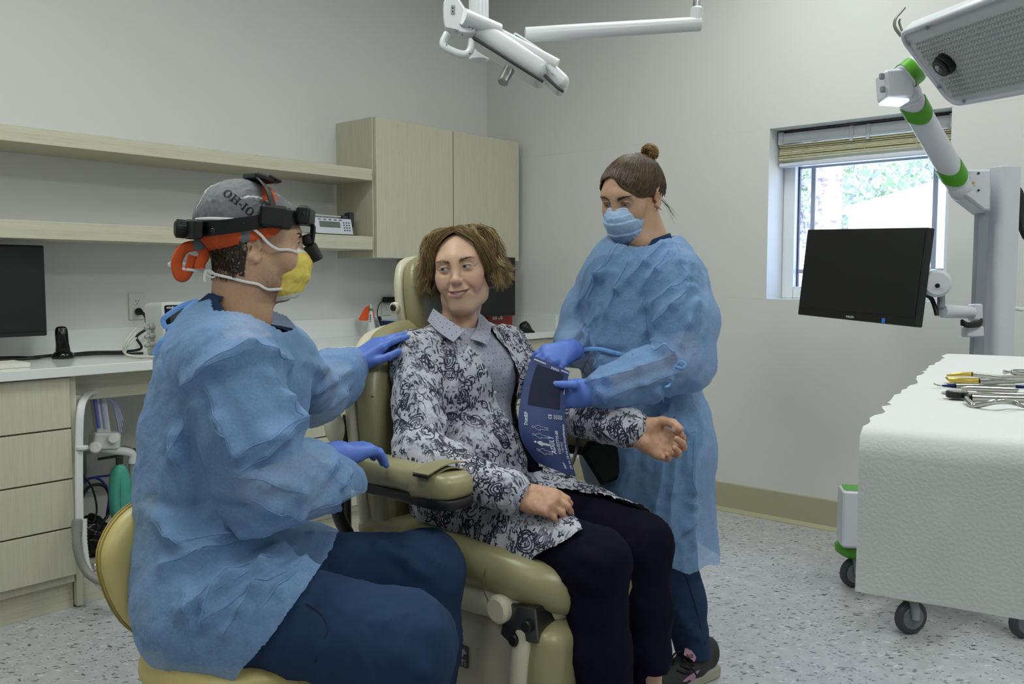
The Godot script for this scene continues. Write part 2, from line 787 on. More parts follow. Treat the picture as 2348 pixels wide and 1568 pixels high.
		var cells := PackedInt32Array()
		var off := PackedInt32Array([0, 1, sy, sy + 1, sz, sz + 1, sz + sy, sz + sy + 1])
		var ea := PackedInt32Array([0, 2, 4, 6, 0, 1, 4, 5, 0, 1, 2, 3])
		var eb := PackedInt32Array([1, 3, 5, 7, 2, 3, 6, 7, 4, 5, 6, 7])
		var cp := PackedVector3Array([Vector3(0, 0, 0), Vector3(1, 0, 0), Vector3(0, 1, 0), Vector3(1, 1, 0), Vector3(0, 0, 1), Vector3(1, 0, 1), Vector3(0, 1, 1), Vector3(1, 1, 1)])
		var g := PackedFloat32Array()
		g.resize(8)
		for b in act:
			for z in range(b.z, b.z + 4):
				for y in range(b.y, b.y + 4):
					var at: int = b.x + y * sy + z * sz
					for x in 4:
						var neg := 0
						var a0 := vals[at]
						# most cells are far from the surface
						if absf(a0) < cell * 3.0:
							for q in 8:
								g[q] = vals[at + off[q]]
								if g[q] < 0.0:
									neg += 1
							if neg > 0 and neg < 8:
								var s := Vector3.ZERO
								var cnt := 0
								for e in 12:
									var va := g[ea[e]]
									var vb := g[eb[e]]
									if (va < 0.0) != (vb < 0.0):
										s += cp[ea[e]].lerp(cp[eb[e]], va / (va - vb))
										cnt += 1
								var pos := lo + (Vector3(b.x + x, y, z) + s / cnt) * cell
								var keep := true
								if clip != null:
									var cv: float = clip.call(pos)
									if cv < 0.0:
										# vertices just past the edge are drawn back onto it
										keep = cv > -cell * 1.1
										if keep:
											var h := cell * 0.25
											var gr := Vector3(clip.call(pos + Vector3(h, 0, 0)) - cv, clip.call(pos + Vector3(0, h, 0)) - cv, clip.call(pos + Vector3(0, 0, h)) - cv) / h
											var g2 := gr.length_squared()
											keep = g2 > 0.02
											if keep:
												pos -= gr * (cv / g2)
								if keep:
									vid[at] = vs.size()
									vs.append(pos)
									cells.append(at)
						at += 1
		var tris := PackedInt32Array()
		var st := PackedInt32Array([1, sy, sz])
		for at in cells:
			for ax in 3:
				var u := st[(ax + 1) % 3]
				var w := st[(ax + 2) % 3]
				var va := vals[at]
				var vb := vals[at + st[ax]]
				if (va < 0.0) != (vb < 0.0):
					if at - u - w < 0:
						continue
					var i0 := vid[at]
					var i1 := vid[at - u]
					var i2 := vid[at - u - w]
					var i3 := vid[at - w]
					if i0 < 0 or i1 < 0 or i2 < 0 or i3 < 0:
						continue
					if va < 0.0:
						tris.append_array(PackedInt32Array([i0, i1, i2, i0, i2, i3]))
					else:
						tris.append_array(PackedInt32Array([i0, i2, i1, i0, i3, i2]))
		var ns := _normals(vs, tris)
		if disp != null:
			var moved := PackedVector3Array()
			moved.resize(vs.size())
			for i in vs.size():
				moved[i] = vs[i] + ns[i] * disp.call(vs[i], ns[i])
			vs = moved
			ns = _normals(vs, tris)
		var base := m.v.size()
		if m.t != Transform3D():
			for i in vs.size():
				m.v.append(m.t * vs[i])
				m.n.append((m.t.basis * ns[i]).normalized())
		else:
			m.v.append_array(vs)
			m.n.append_array(ns)
		for i in vs.size():
			m.uv.append(Vector2(vs[i].x, vs[i].y))
		if color != null:
			while m.col.size() < base:
				m.col.append(Color.WHITE)
			for i in vs.size():
				m.col.append(color.call(vs[i], ns[i]))
		for i in tris:
			m.ix.append(base + i)

	func _normals(vs: PackedVector3Array, tris: PackedInt32Array) -> PackedVector3Array:
		var ns := PackedVector3Array()
		ns.resize(vs.size())
		for k in tris.size() / 3:
			var a := tris[k * 3]
			var b := tris[k * 3 + 1]
			var c := tris[k * 3 + 2]
			var f := (vs[b] - vs[a]).cross(vs[c] - vs[a])
			ns[a] += f
			ns[b] += f
			ns[c] += f
		for i in ns.size():
			ns[i] = ns[i].normalized()
		return ns

# a hand: y runs from the wrist to the fingertips, z out of the palm, x towards the thumb
# curl: for each finger (index to little) [spread, bend at knuckle, middle joint, end joint]; thumb: list of three directions in hand axes
func hand(f: Field, wrist: Vector3, along: Vector3, palm: Vector3, left: bool, curl: Array, thumb: Array, s := 1.0, k := 0.007, world := false) -> void:
	var y := along.normalized()
	var z := (palm - y * palm.dot(y)).normalized()
	var x := y.cross(z)
	if left:
		x = -x
	# x towards the thumb: for a right hand with the palm facing the viewer and fingers up the thumb points to the right
	var b := Basis(x, y, z)
	var q := func(px: float, py: float, pz: float) -> Vector3:
		return wrist + b * Vector3(px, py, pz) * s
	f.cap(q.call(0.0, -0.03, 0.0), q.call(0.0, 0.012, 0.0), 0.029 * s, 0.028 * s, 0.012, 0, z, 0.72)
	f.cap(q.call(0.022, 0.02, 0.0), q.call(0.027, 0.082, -0.002), 0.019 * s, 0.0145 * s, 0.012)
	f.cap(q.call(0.006, 0.02, 0.0), q.call(0.009, 0.088, -0.003), 0.018 * s, 0.0145 * s, 0.012)
	f.cap(q.call(-0.010, 0.02, 0.0), q.call(-0.011, 0.084, -0.002), 0.018 * s, 0.014 * s, 0.012)
	f.cap(q.call(-0.022, 0.02, 0.0), q.call(-0.029, 0.075, 0.0), 0.017 * s, 0.013 * s, 0.012)
	# ball of the thumb and heel of the hand
	f.ell(q.call(0.022, 0.028, 0.012), Vector3(0.017, 0.027, 0.014) * s, b * Basis(Vector3(0, 0, 1), -0.4), 0.01)
	f.ell(q.call(-0.02, 0.03, 0.009), Vector3(0.014, 0.03, 0.012) * s, b, 0.01)
	var root := [Vector3(0.027, 0.084, -0.002), Vector3(0.009, 0.09, -0.003), Vector3(-0.011, 0.086, -0.002), Vector3(-0.029, 0.077, 0.0)]
	var len := [0.070, 0.079, 0.073, 0.056]
	var rad := [0.0092, 0.0095, 0.009, 0.008]
	for i in 4:
		var c: Array = curl[i]
		var o: Vector3 = root[i]
		var bend := 0.0
		var pts := [wrist + b * o * s]
		var seg := [0.46, 0.29, 0.25]
		for j in 3:
			bend += c[1 + j]
			var d := Vector3(sin(c[0]) * cos(bend), cos(c[0]) * cos(bend), sin(bend))
			o += d * len[i] * seg[j]
			pts.append(wrist + b * o * s)
		var r: float = rad[i] * s
		f.cap(pts[0], pts[1], r * 1.06, r, k)
		f.cap(pts[1], pts[2], r * 1.02, r * 0.92, 0.003)
		f.cap(pts[2], pts[3], r * 0.92, r * 0.78, 0.003)
	var o := Vector3(0.022, 0.018, 0.004)
	var tl := [0.042, 0.033, 0.026]
	var tr := [0.0145, 0.0115, 0.0105, 0.0088]
	for j in 3:
		var d: Vector3 = (thumb[j] as Vector3).normalized()
		if world:
			d = b.transposed() * d
		var e: Vector3 = o + d * tl[j]
		f.cap(wrist + b * o * s, wrist + b * e * s, tr[j] * s, tr[j + 1] * s, 0.01 if j == 0 else 0.003)
		o = e

# a mesh part from a field
func fpart(parent: Node3D, called: String, f: Field, cell: float, material: Material, disp = null, color = null, clip = null, label := "") -> MeshInstance3D:
	var m := MB.new()
	f.build(m, cell, disp, color, clip)
	return part(parent, called, m, material, label)

# crumple of thin cloth: sharp ridges and soft rolls
func crumple(p: Vector3, fine: float, coarse: float) -> float:
	var a := nz.get_noise_3d(p.x * 4.0, p.y * 3.2, p.z * 4.0)
	var w := Vector3(p.x + a * 0.05, p.y * 0.7, p.z + a * 0.05)
	var r1 := 1.0 - absf(nz.get_noise_3d(w.x * 7.0 + 3.1, w.y * 7.0, w.z * 7.0))
	var r2 := 1.0 - absf(nz.get_noise_3d(w.x * 21.0 + 7.0, w.y * 17.0 + 5.0, w.z * 21.0))
	return coarse * (a * 0.8 + (r1 * r1 * r1 - 0.45)) + fine * (r2 * r2 * r2 * r2 - 0.3)

# folds: list of [from, to, width, height]
func fold_at(p: Vector3, folds: Array) -> float:
	var s := 0.0
	for fo in folds:
		var a: Vector3 = fo[0]
		var b: Vector3 = fo[1] - a
		var h := clampf((p - a).dot(b) / b.length_squared(), 0.0, 1.0)
		var d := (p - a - b * h).length()
		var w: float = fo[2]
		w *= 1.9
		if d < w:
			var x := d / w
			s += fo[3] * 1.5 * (1.0 - x) * (1.0 - x * 0.5)
	return s

# the point of a field that shows at a pixel of the photograph
func seen(f: Field, ids: PackedInt32Array, px: float, py: float) -> Vector3:
	var o := Vector3(0, CAM_H, 0)
	var dir := (P(px, py, 1.0) - o).normalized()
	var k := 0.9
	for i in 60:
		var d := f.dist(o + dir * k, ids)
		if d < 0.001 or k > 4.0:
			break
		k += d * 0.9
	return o + dir * k

# folds given as [x0, y0, x1, y1, width, height] in the photograph, laid on the field
func laid(f: Field, list: Array) -> Array:
	var ids := f.all_ids()
	var o := []
	for q in list:
		var a := seen(f, ids, q[0], q[1])
		var b := seen(f, ids, q[2], q[3])
		var mid := seen(f, ids, (q[0] + q[2]) / 2.0, (q[1] + q[3]) / 2.0)
		if (a - b).length() < 0.45 and (mid - a).length() < 0.3:
			o.append([a, mid, q[4], q[5]])
			o.append([mid, b, q[4], q[5]])
	return o

# a path lifted onto the outside of the given fields
func hug(pts: Array, fields: Array, off: float) -> Array:
	var o := []
	for p: Vector3 in pts:
		for f: Field in fields:
			var ids := f.all_ids()
			for i in 4:
				var d := f.dist(p, ids) - off
				if d < 0.0:
					p -= f.grad(p, ids) * d
		o.append(p)
	return o
# ---------------------------------------------------------------- textures
func streak_image(w: int, h: int, base: Color, dark: Color, light: Color, seed_: int, horizontal: bool) -> ImageTexture:
	var im := Image.create(w, h, false, Image.FORMAT_RGB8)
	var a := FastNoiseLite.new()
	a.seed = seed_
	a.frequency = 1.0
	a.fractal_octaves = 3
	var r := RandomNumberGenerator.new()
	r.seed = seed_
	var fine := PackedFloat32Array()
	for i in w:
		fine.append(r.randf())
	for x in w:
		for y in h:
			var yy := absf(float(y) / h - 0.5) * 2.0
			var s := a.get_noise_2d(x * 0.5, yy * 1.6) * 0.5 + a.get_noise_2d(x * 0.09 + 91.0, yy * 0.7) * 0.35
			var f := (fine[x] - 0.5) * 0.9 * clampf(0.35 + a.get_noise_2d(x * 0.9, yy * 4.0) * 1.2, 0, 1)
			var k := s + f
			var c := base.lerp(dark, clampf(k, 0, 1)) if k > 0 else base.lerp(light, clampf(-k, 0, 1))
			if horizontal:
				im.set_pixel(y, x, c)
			else:
				im.set_pixel(x, y, c)
	return ImageTexture.create_from_image(im)

func floor_image() -> ImageTexture:
	var s := 1024
	var im := Image.create(s, s, false, Image.FORMAT_RGB8)
	var a := FastNoiseLite.new()
	a.seed = 21
	a.frequency = 0.02
	a.fractal_octaves = 4
	for x in s:
		for y in s:
			var k := a.get_noise_2d(x, y) * 0.05 + a.get_noise_2d(x * 9.0, y * 9.0) * 0.03
			im.set_pixel(x, y, Color(0.70 + k, 0.703 + k, 0.715 + k))
	var r := RandomNumberGenerator.new()
	r.seed = 5
	for i in 6800:
		var cx := r.randi_range(0, s - 1)
		var cy := r.randi_range(0, s - 1)
		var big := r.randf() < 0.22
		var l := r.randf_range(4.5, 10.0) if big else r.randf_range(1.6, 5.0)
		var wd := l * r.randf_range(0.28, 0.5)
		var an := r.randfn(0.0, 0.5) + PI * 0.27
		var tone := r.randf()
		var c := Color(0.33, 0.33, 0.35).lerp(Color(0.58, 0.58, 0.60), tone)
		if r.randf() < 0.3:
			c = Color(0.80, 0.80, 0.81)
		var bite := r.randf_range(0.5, 1.6)
		for dx in range(-int(l) - 1, int(l) + 2):
			for dy in range(-int(l) - 1, int(l) + 2):
				var u := (dx * cos(an) + dy * sin(an)) / l
				var w := (-dx * sin(an) + dy * cos(an)) / wd
				if absf(u) + pow(absf(w), bite) < 1.0:
					im.set_pixel((cx + dx + s) % s, (cy + dy + s) % s, c)
	return ImageTexture.create_from_image(im)

# ---------------------------------------------------------------- room
func build_structure() -> void:
	var paint := mat("wall_paint", Color(0.835, 0.835, 0.825), 0.75)
	paint.heightmap_enabled = true
	paint.heightmap_texture = noise_tex(0.05, Color(0.3, 0.3, 0.3), Color(0.7, 0.7, 0.7), 4, 256, 3)
	paint.heightmap_scale = 0.05
	tri(paint, 2.2, 4.0, true)
	var fl := mat("floor_vinyl", Color(1, 1, 1), 0.42)
	fl.albedo_texture = floor_image()
	tri(fl, 0.62, 4.0, true)
	var m := MB.new()
	m.box(Vector3(0.76, -0.1, -0.6), Vector3(7.4, 0.2, 7.0), 0.001)
	structure("floor", m, fl)
	m = MB.new()
	m.box(Vector3(0.76, CEIL + 0.1, -0.6), Vector3(7.4, 0.2, 7.0), 0.001)
	structure("ceiling", m, mat("ceiling_paint", Color(0.9, 0.9, 0.9), 0.9))
	m = MB.new()
	m.box(Vector3(0.76, CEIL / 2, WALL_Z - 0.15), Vector3(7.4, CEIL, 0.3), 0.001)
	structure("wall_back", m, paint)
	m = MB.new()
	m.box(Vector3(-2.75, CEIL / 2, -0.6), Vector3(0.3, CEIL, 6.36), 0.001)
	structure("wall_left", m, paint)
	m = MB.new()
	m.box(Vector3(0.76, CEIL / 2, 2.75), Vector3(7.4, CEIL, 0.3), 0.001)
	structure("wall_front", m, paint)
	# the window wall: pieces round the opening
	var y0 := 1.103
	var y1 := 1.934
	var z0 := -1.903
	var z1 := -1.079
	m = MB.new()
	var th := 0.28
	var cx := WALL_X + th / 2
	m.box(Vector3(cx, y0 / 2, -0.6), Vector3(th, y0, 6.36), 0.0005)
	m.box(Vector3(cx, (y1 + CEIL) / 2, -0.6), Vector3(th, CEIL - y1, 6.36), 0.0005)
	m.box(Vector3(cx, (y0 + y1) / 2, (WALL_Z + z0) / 2), Vector3(th, y1 - y0, z0 - WALL_Z), 0.0005)
	m.box(Vector3(cx, (y0 + y1) / 2, (z1 + 2.6) / 2), Vector3(th, y1 - y0, 2.6 - z1), 0.0005)
	structure("wall_right", m, paint)
	# rubber cove base
	var cove := mat("cove_base", Color(0.67, 0.655, 0.54), 0.5)
	m = MB.new()
	m.prism(PackedVector2Array([Vector2(WALL_X, 0.148), Vector2(WALL_X - 0.004, 0.148), Vector2(WALL_X - 0.006, 0.143), Vector2(WALL_X - 0.006, 0.02), Vector2(WALL_X - 0.02, 0.004), Vector2(WALL_X - 0.021, 0.0), Vector2(WALL_X, 0.0)]), -3.16, 2.6, 0.0002)
	structure("baseboard_right", m, cove)
	# window unit set back in the wall
	var fx := 4.29
	var fw := 0.06
	var vinyl := mat("window_vinyl", Color(0.88, 0.89, 0.9), 0.4)
	m = MB.new()
	for z in [z0 + fw / 2, z1 - fw / 2]:
		m.box(Vector3(fx + 0.04, (y0 + y1) / 2, z), Vector3(0.08, y1 - y0, fw), 0.004)
	for y in [y0 + fw / 2, y1 - fw / 2]:
		m.box(Vector3(fx + 0.04, y, (z0 + z1) / 2), Vector3(0.08, fw, z1 - z0 - 2 * fw), 0.004)
	var win := structure("window_1", m, vinyl)
	m = MB.new()
	var dk := mat("window_gasket", Color(0.25, 0.26, 0.34), 0.5)
	for z in [z0 + fw + 0.004, z1 - fw - 0.004]:
		m.box(Vector3(fx + 0.05, (y0 + y1) / 2, z), Vector3(0.02, y1 - y0 - 2 * fw, 0.008), 0.001)
	part(win, "gasket", m, dk)
	var glass := mat("window_glass", Color(0.93, 0.97, 1.0, 0.06), 0.02, {"transparency": BaseMaterial3D.TRANSPARENCY_ALPHA})
	var gz0 := on_x(1865, 450, fx + 0.05).z
	var gz1 := on_x(2145, 450, fx + 0.05).z
	var gy := on_x(1838, 622, fx + 0.05).y
	var bars := [z0 + fw, gz0, gz1, z1 - fw]
	var hts := [y0 + fw, gy, y1 - fw - 0.11, y1 - fw]
	for i in 3:
		for k in 3:
			var g := MB.new()
			g.box(Vector3(fx + 0.05, (hts[k] + hts[k + 1]) / 2, (bars[i] + bars[i + 1]) / 2), Vector3(0.004, hts[k + 1] - hts[k] - 0.01, bars[i + 1] - bars[i] - 0.01), 0.0005)
			part(win, "pane", g, glass)
	for z in [gz0, gz1]:
		m = MB.new()
		m.box(Vector3(fx + 0.05, (y0 + y1) / 2, z), Vector3(0.014, y1 - y0 - 2 * fw, 0.022), 0.003)
		part(win, "muntin", m, mat("muntin", Color(0.6, 0.63, 0.68), 0.45))
	for y in [gy, hts[2]]:
		m = MB.new()
		m.box(Vector3(fx + 0.05, y, (z0 + z1) / 2), Vector3(0.013, 0.02, z1 - z0 - 2 * fw), 0.003)
		part(win, "muntin", m, mats["muntin"])
	# blind pulled up under its head rail
	var bl := thing("window_blind", "cream slatted blind pulled up under a white head rail in the window", "blind", Vector3(4.235, 1.93, (z0 + z1) / 2))
	var wv := z1 - z0 - 0.012
	var hr := mat("headrail", Color(0.82, 0.84, 0.86), 0.4)
	m = MB.new()
	m.box(Vector3(0, -0.036, 0), Vector3(0.055, 0.052, wv), 0.003)
	m.box(Vector3(-0.03, -0.058, 0), Vector3(0.006, 0.008, wv), 0.002)
	part(bl, "head_rail", m, hr)
	for s: float in [-1.0, 1.0]:
		m = MB.new()
		m.box(Vector3(-0.003, -0.036, s * (wv / 2 - 0.012)), Vector3(0.066, 0.062, 0.026), 0.003)
		part(bl, "end_bracket", m, hr)
	m = MB.new()
	m.box(Vector3(-0.006, -0.008, 0), Vector3(0.05, 0.006, wv - 0.06), 0.001)
	part(bl, "rail_slot", m, mat("slot_dark", Color(0.12, 0.13, 0.14), 0.6))
	var slat_a := mat("slat_cream", Color(0.90, 0.885, 0.75), 0.45)
	var slat_b := mat("slat_cream_light", Color(0.93, 0.92, 0.81), 0.45)
	var r := RandomNumberGenerator.new()
	r.seed = 2
	var y := -0.072
	while y > -0.152:
		m = MB.new()
		m.t = Transform3D(Basis(Vector3.FORWARD, r.randf_range(-0.25, 0.25)) * Basis(Vector3.RIGHT, r.randf_range(-0.003, 0.003)), Vector3(r.randf_range(-0.004, 0.004), y, 0))
		m.box(Vector3.ZERO, Vector3(0.05, 0.0032, wv - 0.006), 0.0012)
		part(bl, "slat", m, slat_a if r.randf() < 0.6 else slat_b)
		y -= r.randf_range(0.004, 0.0085)
	m = MB.new()
	m.box(Vector3(0, -0.166, 0), Vector3(0.052, 0.018, wv - 0.004), 0.005)
	part(bl, "bottom_rail", m, mat("bottom_rail", Color(0.82, 0.83, 0.88), 0.4))
	for px in [1845, 1985, 2105]:
		var z := on_x(px, 330, 4.2).z - bl.position.z
		m = MB.new()
		for i in 7:
			var yy := -0.075 - i * 0.011
			m.tube([Vector3(-0.028, yy, z - 0.012), Vector3(-0.033, yy - 0.004, z), Vector3(-0.028, yy - 0.001, z + 0.013 * (1 if i % 2 else -0.5))], 0.0012, 5)
		part(bl, "ladder_cord", m, mat("cord_cream", Color(0.8, 0.77, 0.6), 0.7))
	for px in [1952, 1990]:
		var z := on_x(px, 300, 4.2).z - bl.position.z
		m = MB.new()
		m.box(Vector3(-0.031, -0.035, z), Vector3(0.004, 0.05, 0.02), 0.0015)
		m.box(Vector3(-0.034, -0.068, z), Vector3(0.009, 0.03, 0.018), 0.003)
		part(bl, "valance_clip", m, mat("clear_clip", Color(0.86, 0.88, 0.9, 0.75), 0.3, {"transparency": BaseMaterial3D.TRANSPARENCY_ALPHA}))

# ---------------------------------------------------------------- what the window looks out on
func build_outside() -> void:
	var m := MB.new()
	m.box(Vector3(24.6, -0.3, -2), Vector3(40, 0.2, 60), 0.001)
	var g := structure("ground_outside", m, mat("yard", Color(0.82, 0.8, 0.74), 0.9))
	g.set_meta("kind", "structure")
	# white building with a low eave
	var corner := P(1945, 490, 17.0)
	var u := (P(1357, 640, 1.0) - Vector3(0, CAM_H, 0))
	u.y = 0
	u = u.normalized()
	var w := Vector3(-u.z, 0, u.x)
	var eave := corner.y
	var b := thing("white_building", "white outbuilding with a plain wall standing outside the window", "building", Vector3(corner.x, -0.2, corner.z))
	var bas := Basis(u, Vector3.UP, w)
	m = MB.new()
	m.box(bas * Vector3(-5.5, 0, 0) + Vector3(0, (eave + 0.2) / 2, 0) + w * 3.0, Vector3(11, eave + 0.2, 6), 0.01, bas)
	part(b, "wall", m, mat("building_white", Color(0.93, 0.93, 0.92), 0.8))
	m = MB.new()
	m.t = Transform3D(bas, Vector3(0, eave + 0.2, 0))
	m.prism(PackedVector2Array([Vector2(-11.2, 0), Vector2(0.25, 0), Vector2(0.25, 0.07), Vector2(-11.2, 0.07)]), -0.3, 6.3, 0.01)
	part(b, "roof", m, mat("building_roof", Color(0.9, 0.9, 0.9), 0.7))
	# a pine trunk near the window and trees behind
	var bark := mat("bark", Color(1, 1, 1), 0.9)
	bark.albedo_texture = noise_tex(0.03, Color(0.3, 0.27, 0.33), Color(0.93, 0.88, 0.86), 9, 256, 4)
	tri(bark, 1.1)
	bark.heightmap_enabled = true
	bark.heightmap_texture = bark.albedo_texture
	bark.heightmap_scale = 3.0
	tree("pine_tree", "pine tree with a thick flaky trunk seen through the window", 1893, 9.0, 0.19, 9.0, 2.2, 700, 11, bark)
	var spec := [[1985, 21.0, 4.0, 1.5, 12], [2075, 25.0, 5.0, 2.0, 13], [2165, 30.0, 6.2, 1.9, 14], [1842, 27.0, 5.2, 1.6, 15], [1930, 34.0, 6.6, 2.3, 16], [2240, 40.0, 8.0, 2.6, 17]]
	var lab := ["pale leafy tree just behind the white building's far corner", "tall leafy tree rising above the roof of the white building", "bushy tree behind the white building beside the window's right edge", "young tree to the left of the pine trunk outside", "distant tall tree between the pine trunk and the building", "tree at the right behind the lamp arm outside the window"]
	for i in spec.size():
		var s: Array = spec[i]
		tree("leafy_tree", lab[i], s[0], s[1], 0.09, s[2], s[3], 1700, s[4], bark)

func tree(called: String, label: String, px: float, dist: float, rad: float, crown_y: float, crown_r: float, leaves: int, seed_: int, bark: Material) -> void:
	var foot := P(px, 640, dist)
	foot.y = -0.2
	var t := thing(called, label, "tree", foot)
	t.set_meta("group", "trees outside the window")
	var r := RandomNumberGenerator.new()
	r.seed = seed_
	var m := MB.new()
	var pts := []
	var rr := []
	var top := crown_y * 1.25
	for i in 9:
		var f := i / 8.0
		pts.append(Vector3(r.randf_range(-0.03, 0.03) * i, f * top, r.randf_range(-0.03, 0.03) * i))
		rr.append(rad * (1.0 - 0.6 * f))
	m.tube(pts, rr, 12)
	for i in 9:
		var f := r.randf_range(0.35, 0.95)
		var a: Vector3 = Vector3(0, f * top, 0)
		var dirn := Vector3(r.randf_range(-1, 1), r.randf_range(0.1, 0.8), r.randf_range(-1, 1)).normalized()
		m.tube([a, a + dirn * crown_r * 0.4, a + dirn * crown_r * 0.8 + Vector3(0, 0.2, 0)], [rad * 0.35, rad * 0.2, rad * 0.06], 6)
	part(t, "trunk", m, bark)
	var lf := MB.new()
	var cl := []
	for i in 26:
		cl.append(Vector3(0, crown_y * 0.8, 0) + Vector3(r.randfn() * 0.45, r.randfn() * 0.5, r.randfn() * 0.45) * crown_r)
	for i in leaves:
		var c: Vector3 = cl[i % 26] + Vector3(r.randfn(), r.randfn(), r.randfn()) * crown_r * 0.17
		var a := Vector3(r.randfn(), r.randfn(), r.randfn()).normalized()
		var bb := a.cross(Vector3(r.randfn(), r.randfn(), r.randfn())).normalized()
		var s := r.randf_range(0.05, 0.11) * (0.6 + dist * 0.03)
		var nn := a.cross(bb)
		var q := lf.vert(c - a * s, nn)
		var q2 := lf.vert(c + bb * s * 0.5 + nn * s * 0.2, nn)
		var q3 := lf.vert(c + a * s, nn)
		var q4 := lf.vert(c - bb * s * 0.5 + nn * s * 0.2, nn)
		lf.quad(q, q2, q3, q4)
		var tone := Color(0.2, 0.32, 0.16).lerp(Color(0.45, 0.55, 0.36), r.randf())
		if r.randf() < 0.3:
			tone = Color(0.3, 0.34, 0.42)
		for k in 4:
			lf.col.append(tone)
	var fm := mat("foliage", Color(1, 1, 1), 0.8, {"vertex_color_use_as_albedo": true, "backlight_enabled": true, "backlight": Color(0.5, 0.5, 0.4)})
	var fo := part(t, "foliage", lf, fm)
	fo.set_meta("kind", "stuff")
# ---------------------------------------------------------------- cabinets, shelves, worktop
func wood(key: String, horizontal: bool, seed_: int) -> StandardMaterial3D:
	if mats.has(key):
		return mats[key]
	var m := mat(key, Color(1, 1, 1), 0.45)
	m.albedo_texture = streak_image(256, 256, Color(0.755, 0.74, 0.655), Color(0.69, 0.67, 0.58), Color(0.80, 0.79, 0.715), seed_, horizontal)
	tri(m, 2.2)
	return m

func drawer_unit(x0: float, x1: float, label: String, handles: bool, rows: Array) -> void:
	var t := thing("drawer_cabinet", label, "cabinet", Vector3((x0 + x1) / 2, 0, -3.5), "base cabinets under the worktop")
	var w := x1 - x0
	var wv := wood("laminate_upright", false, 31)
	var m := MB.new()
	var back := WALL_Z + 3.5 + 0.002
	m.box(Vector3(0, 0.475, (back + 0.245) / 2), Vector3(w, 0.75, 0.245 - back), 0.001)
	part(t, "body", m, wv)
	m = MB.new()
	m.box(Vector3(0, 0.05, (back + 0.225) / 2), Vector3(w, 0.1, 0.225 - back), 0.001)
	part(t, "toe_kick", m, wood("laminate_flat", true, 32))
	for i in rows.size() - 1:
		var ya: float = rows[i] - 0.003
		var yb: float = rows[i + 1] + 0.003
		m = MB.new()
		m.box(Vector3(0, (ya + yb) / 2, 0.255), Vector3(w - 0.004, ya - yb, 0.02), 0.0015)
		var d := part(t, "drawer", m, wv)
		if handles:
			var h := MB.new()
			var yy := ya - 0.055
			h.tube(smooth_path([Vector3(-0.065, yy, 0.265), Vector3(-0.064, yy, 0.288), Vector3(-0.05, yy, 0.295), Vector3(0.05, yy, 0.295), Vector3(0.064, yy, 0.288), Vector3(0.065, yy, 0.265)], 4), 0.005, 8)
			part(d, "handle", h, mat("brushed_nickel", Color(0.62, 0.6, 0.55), 0.35, {"metallic": 0.9}))

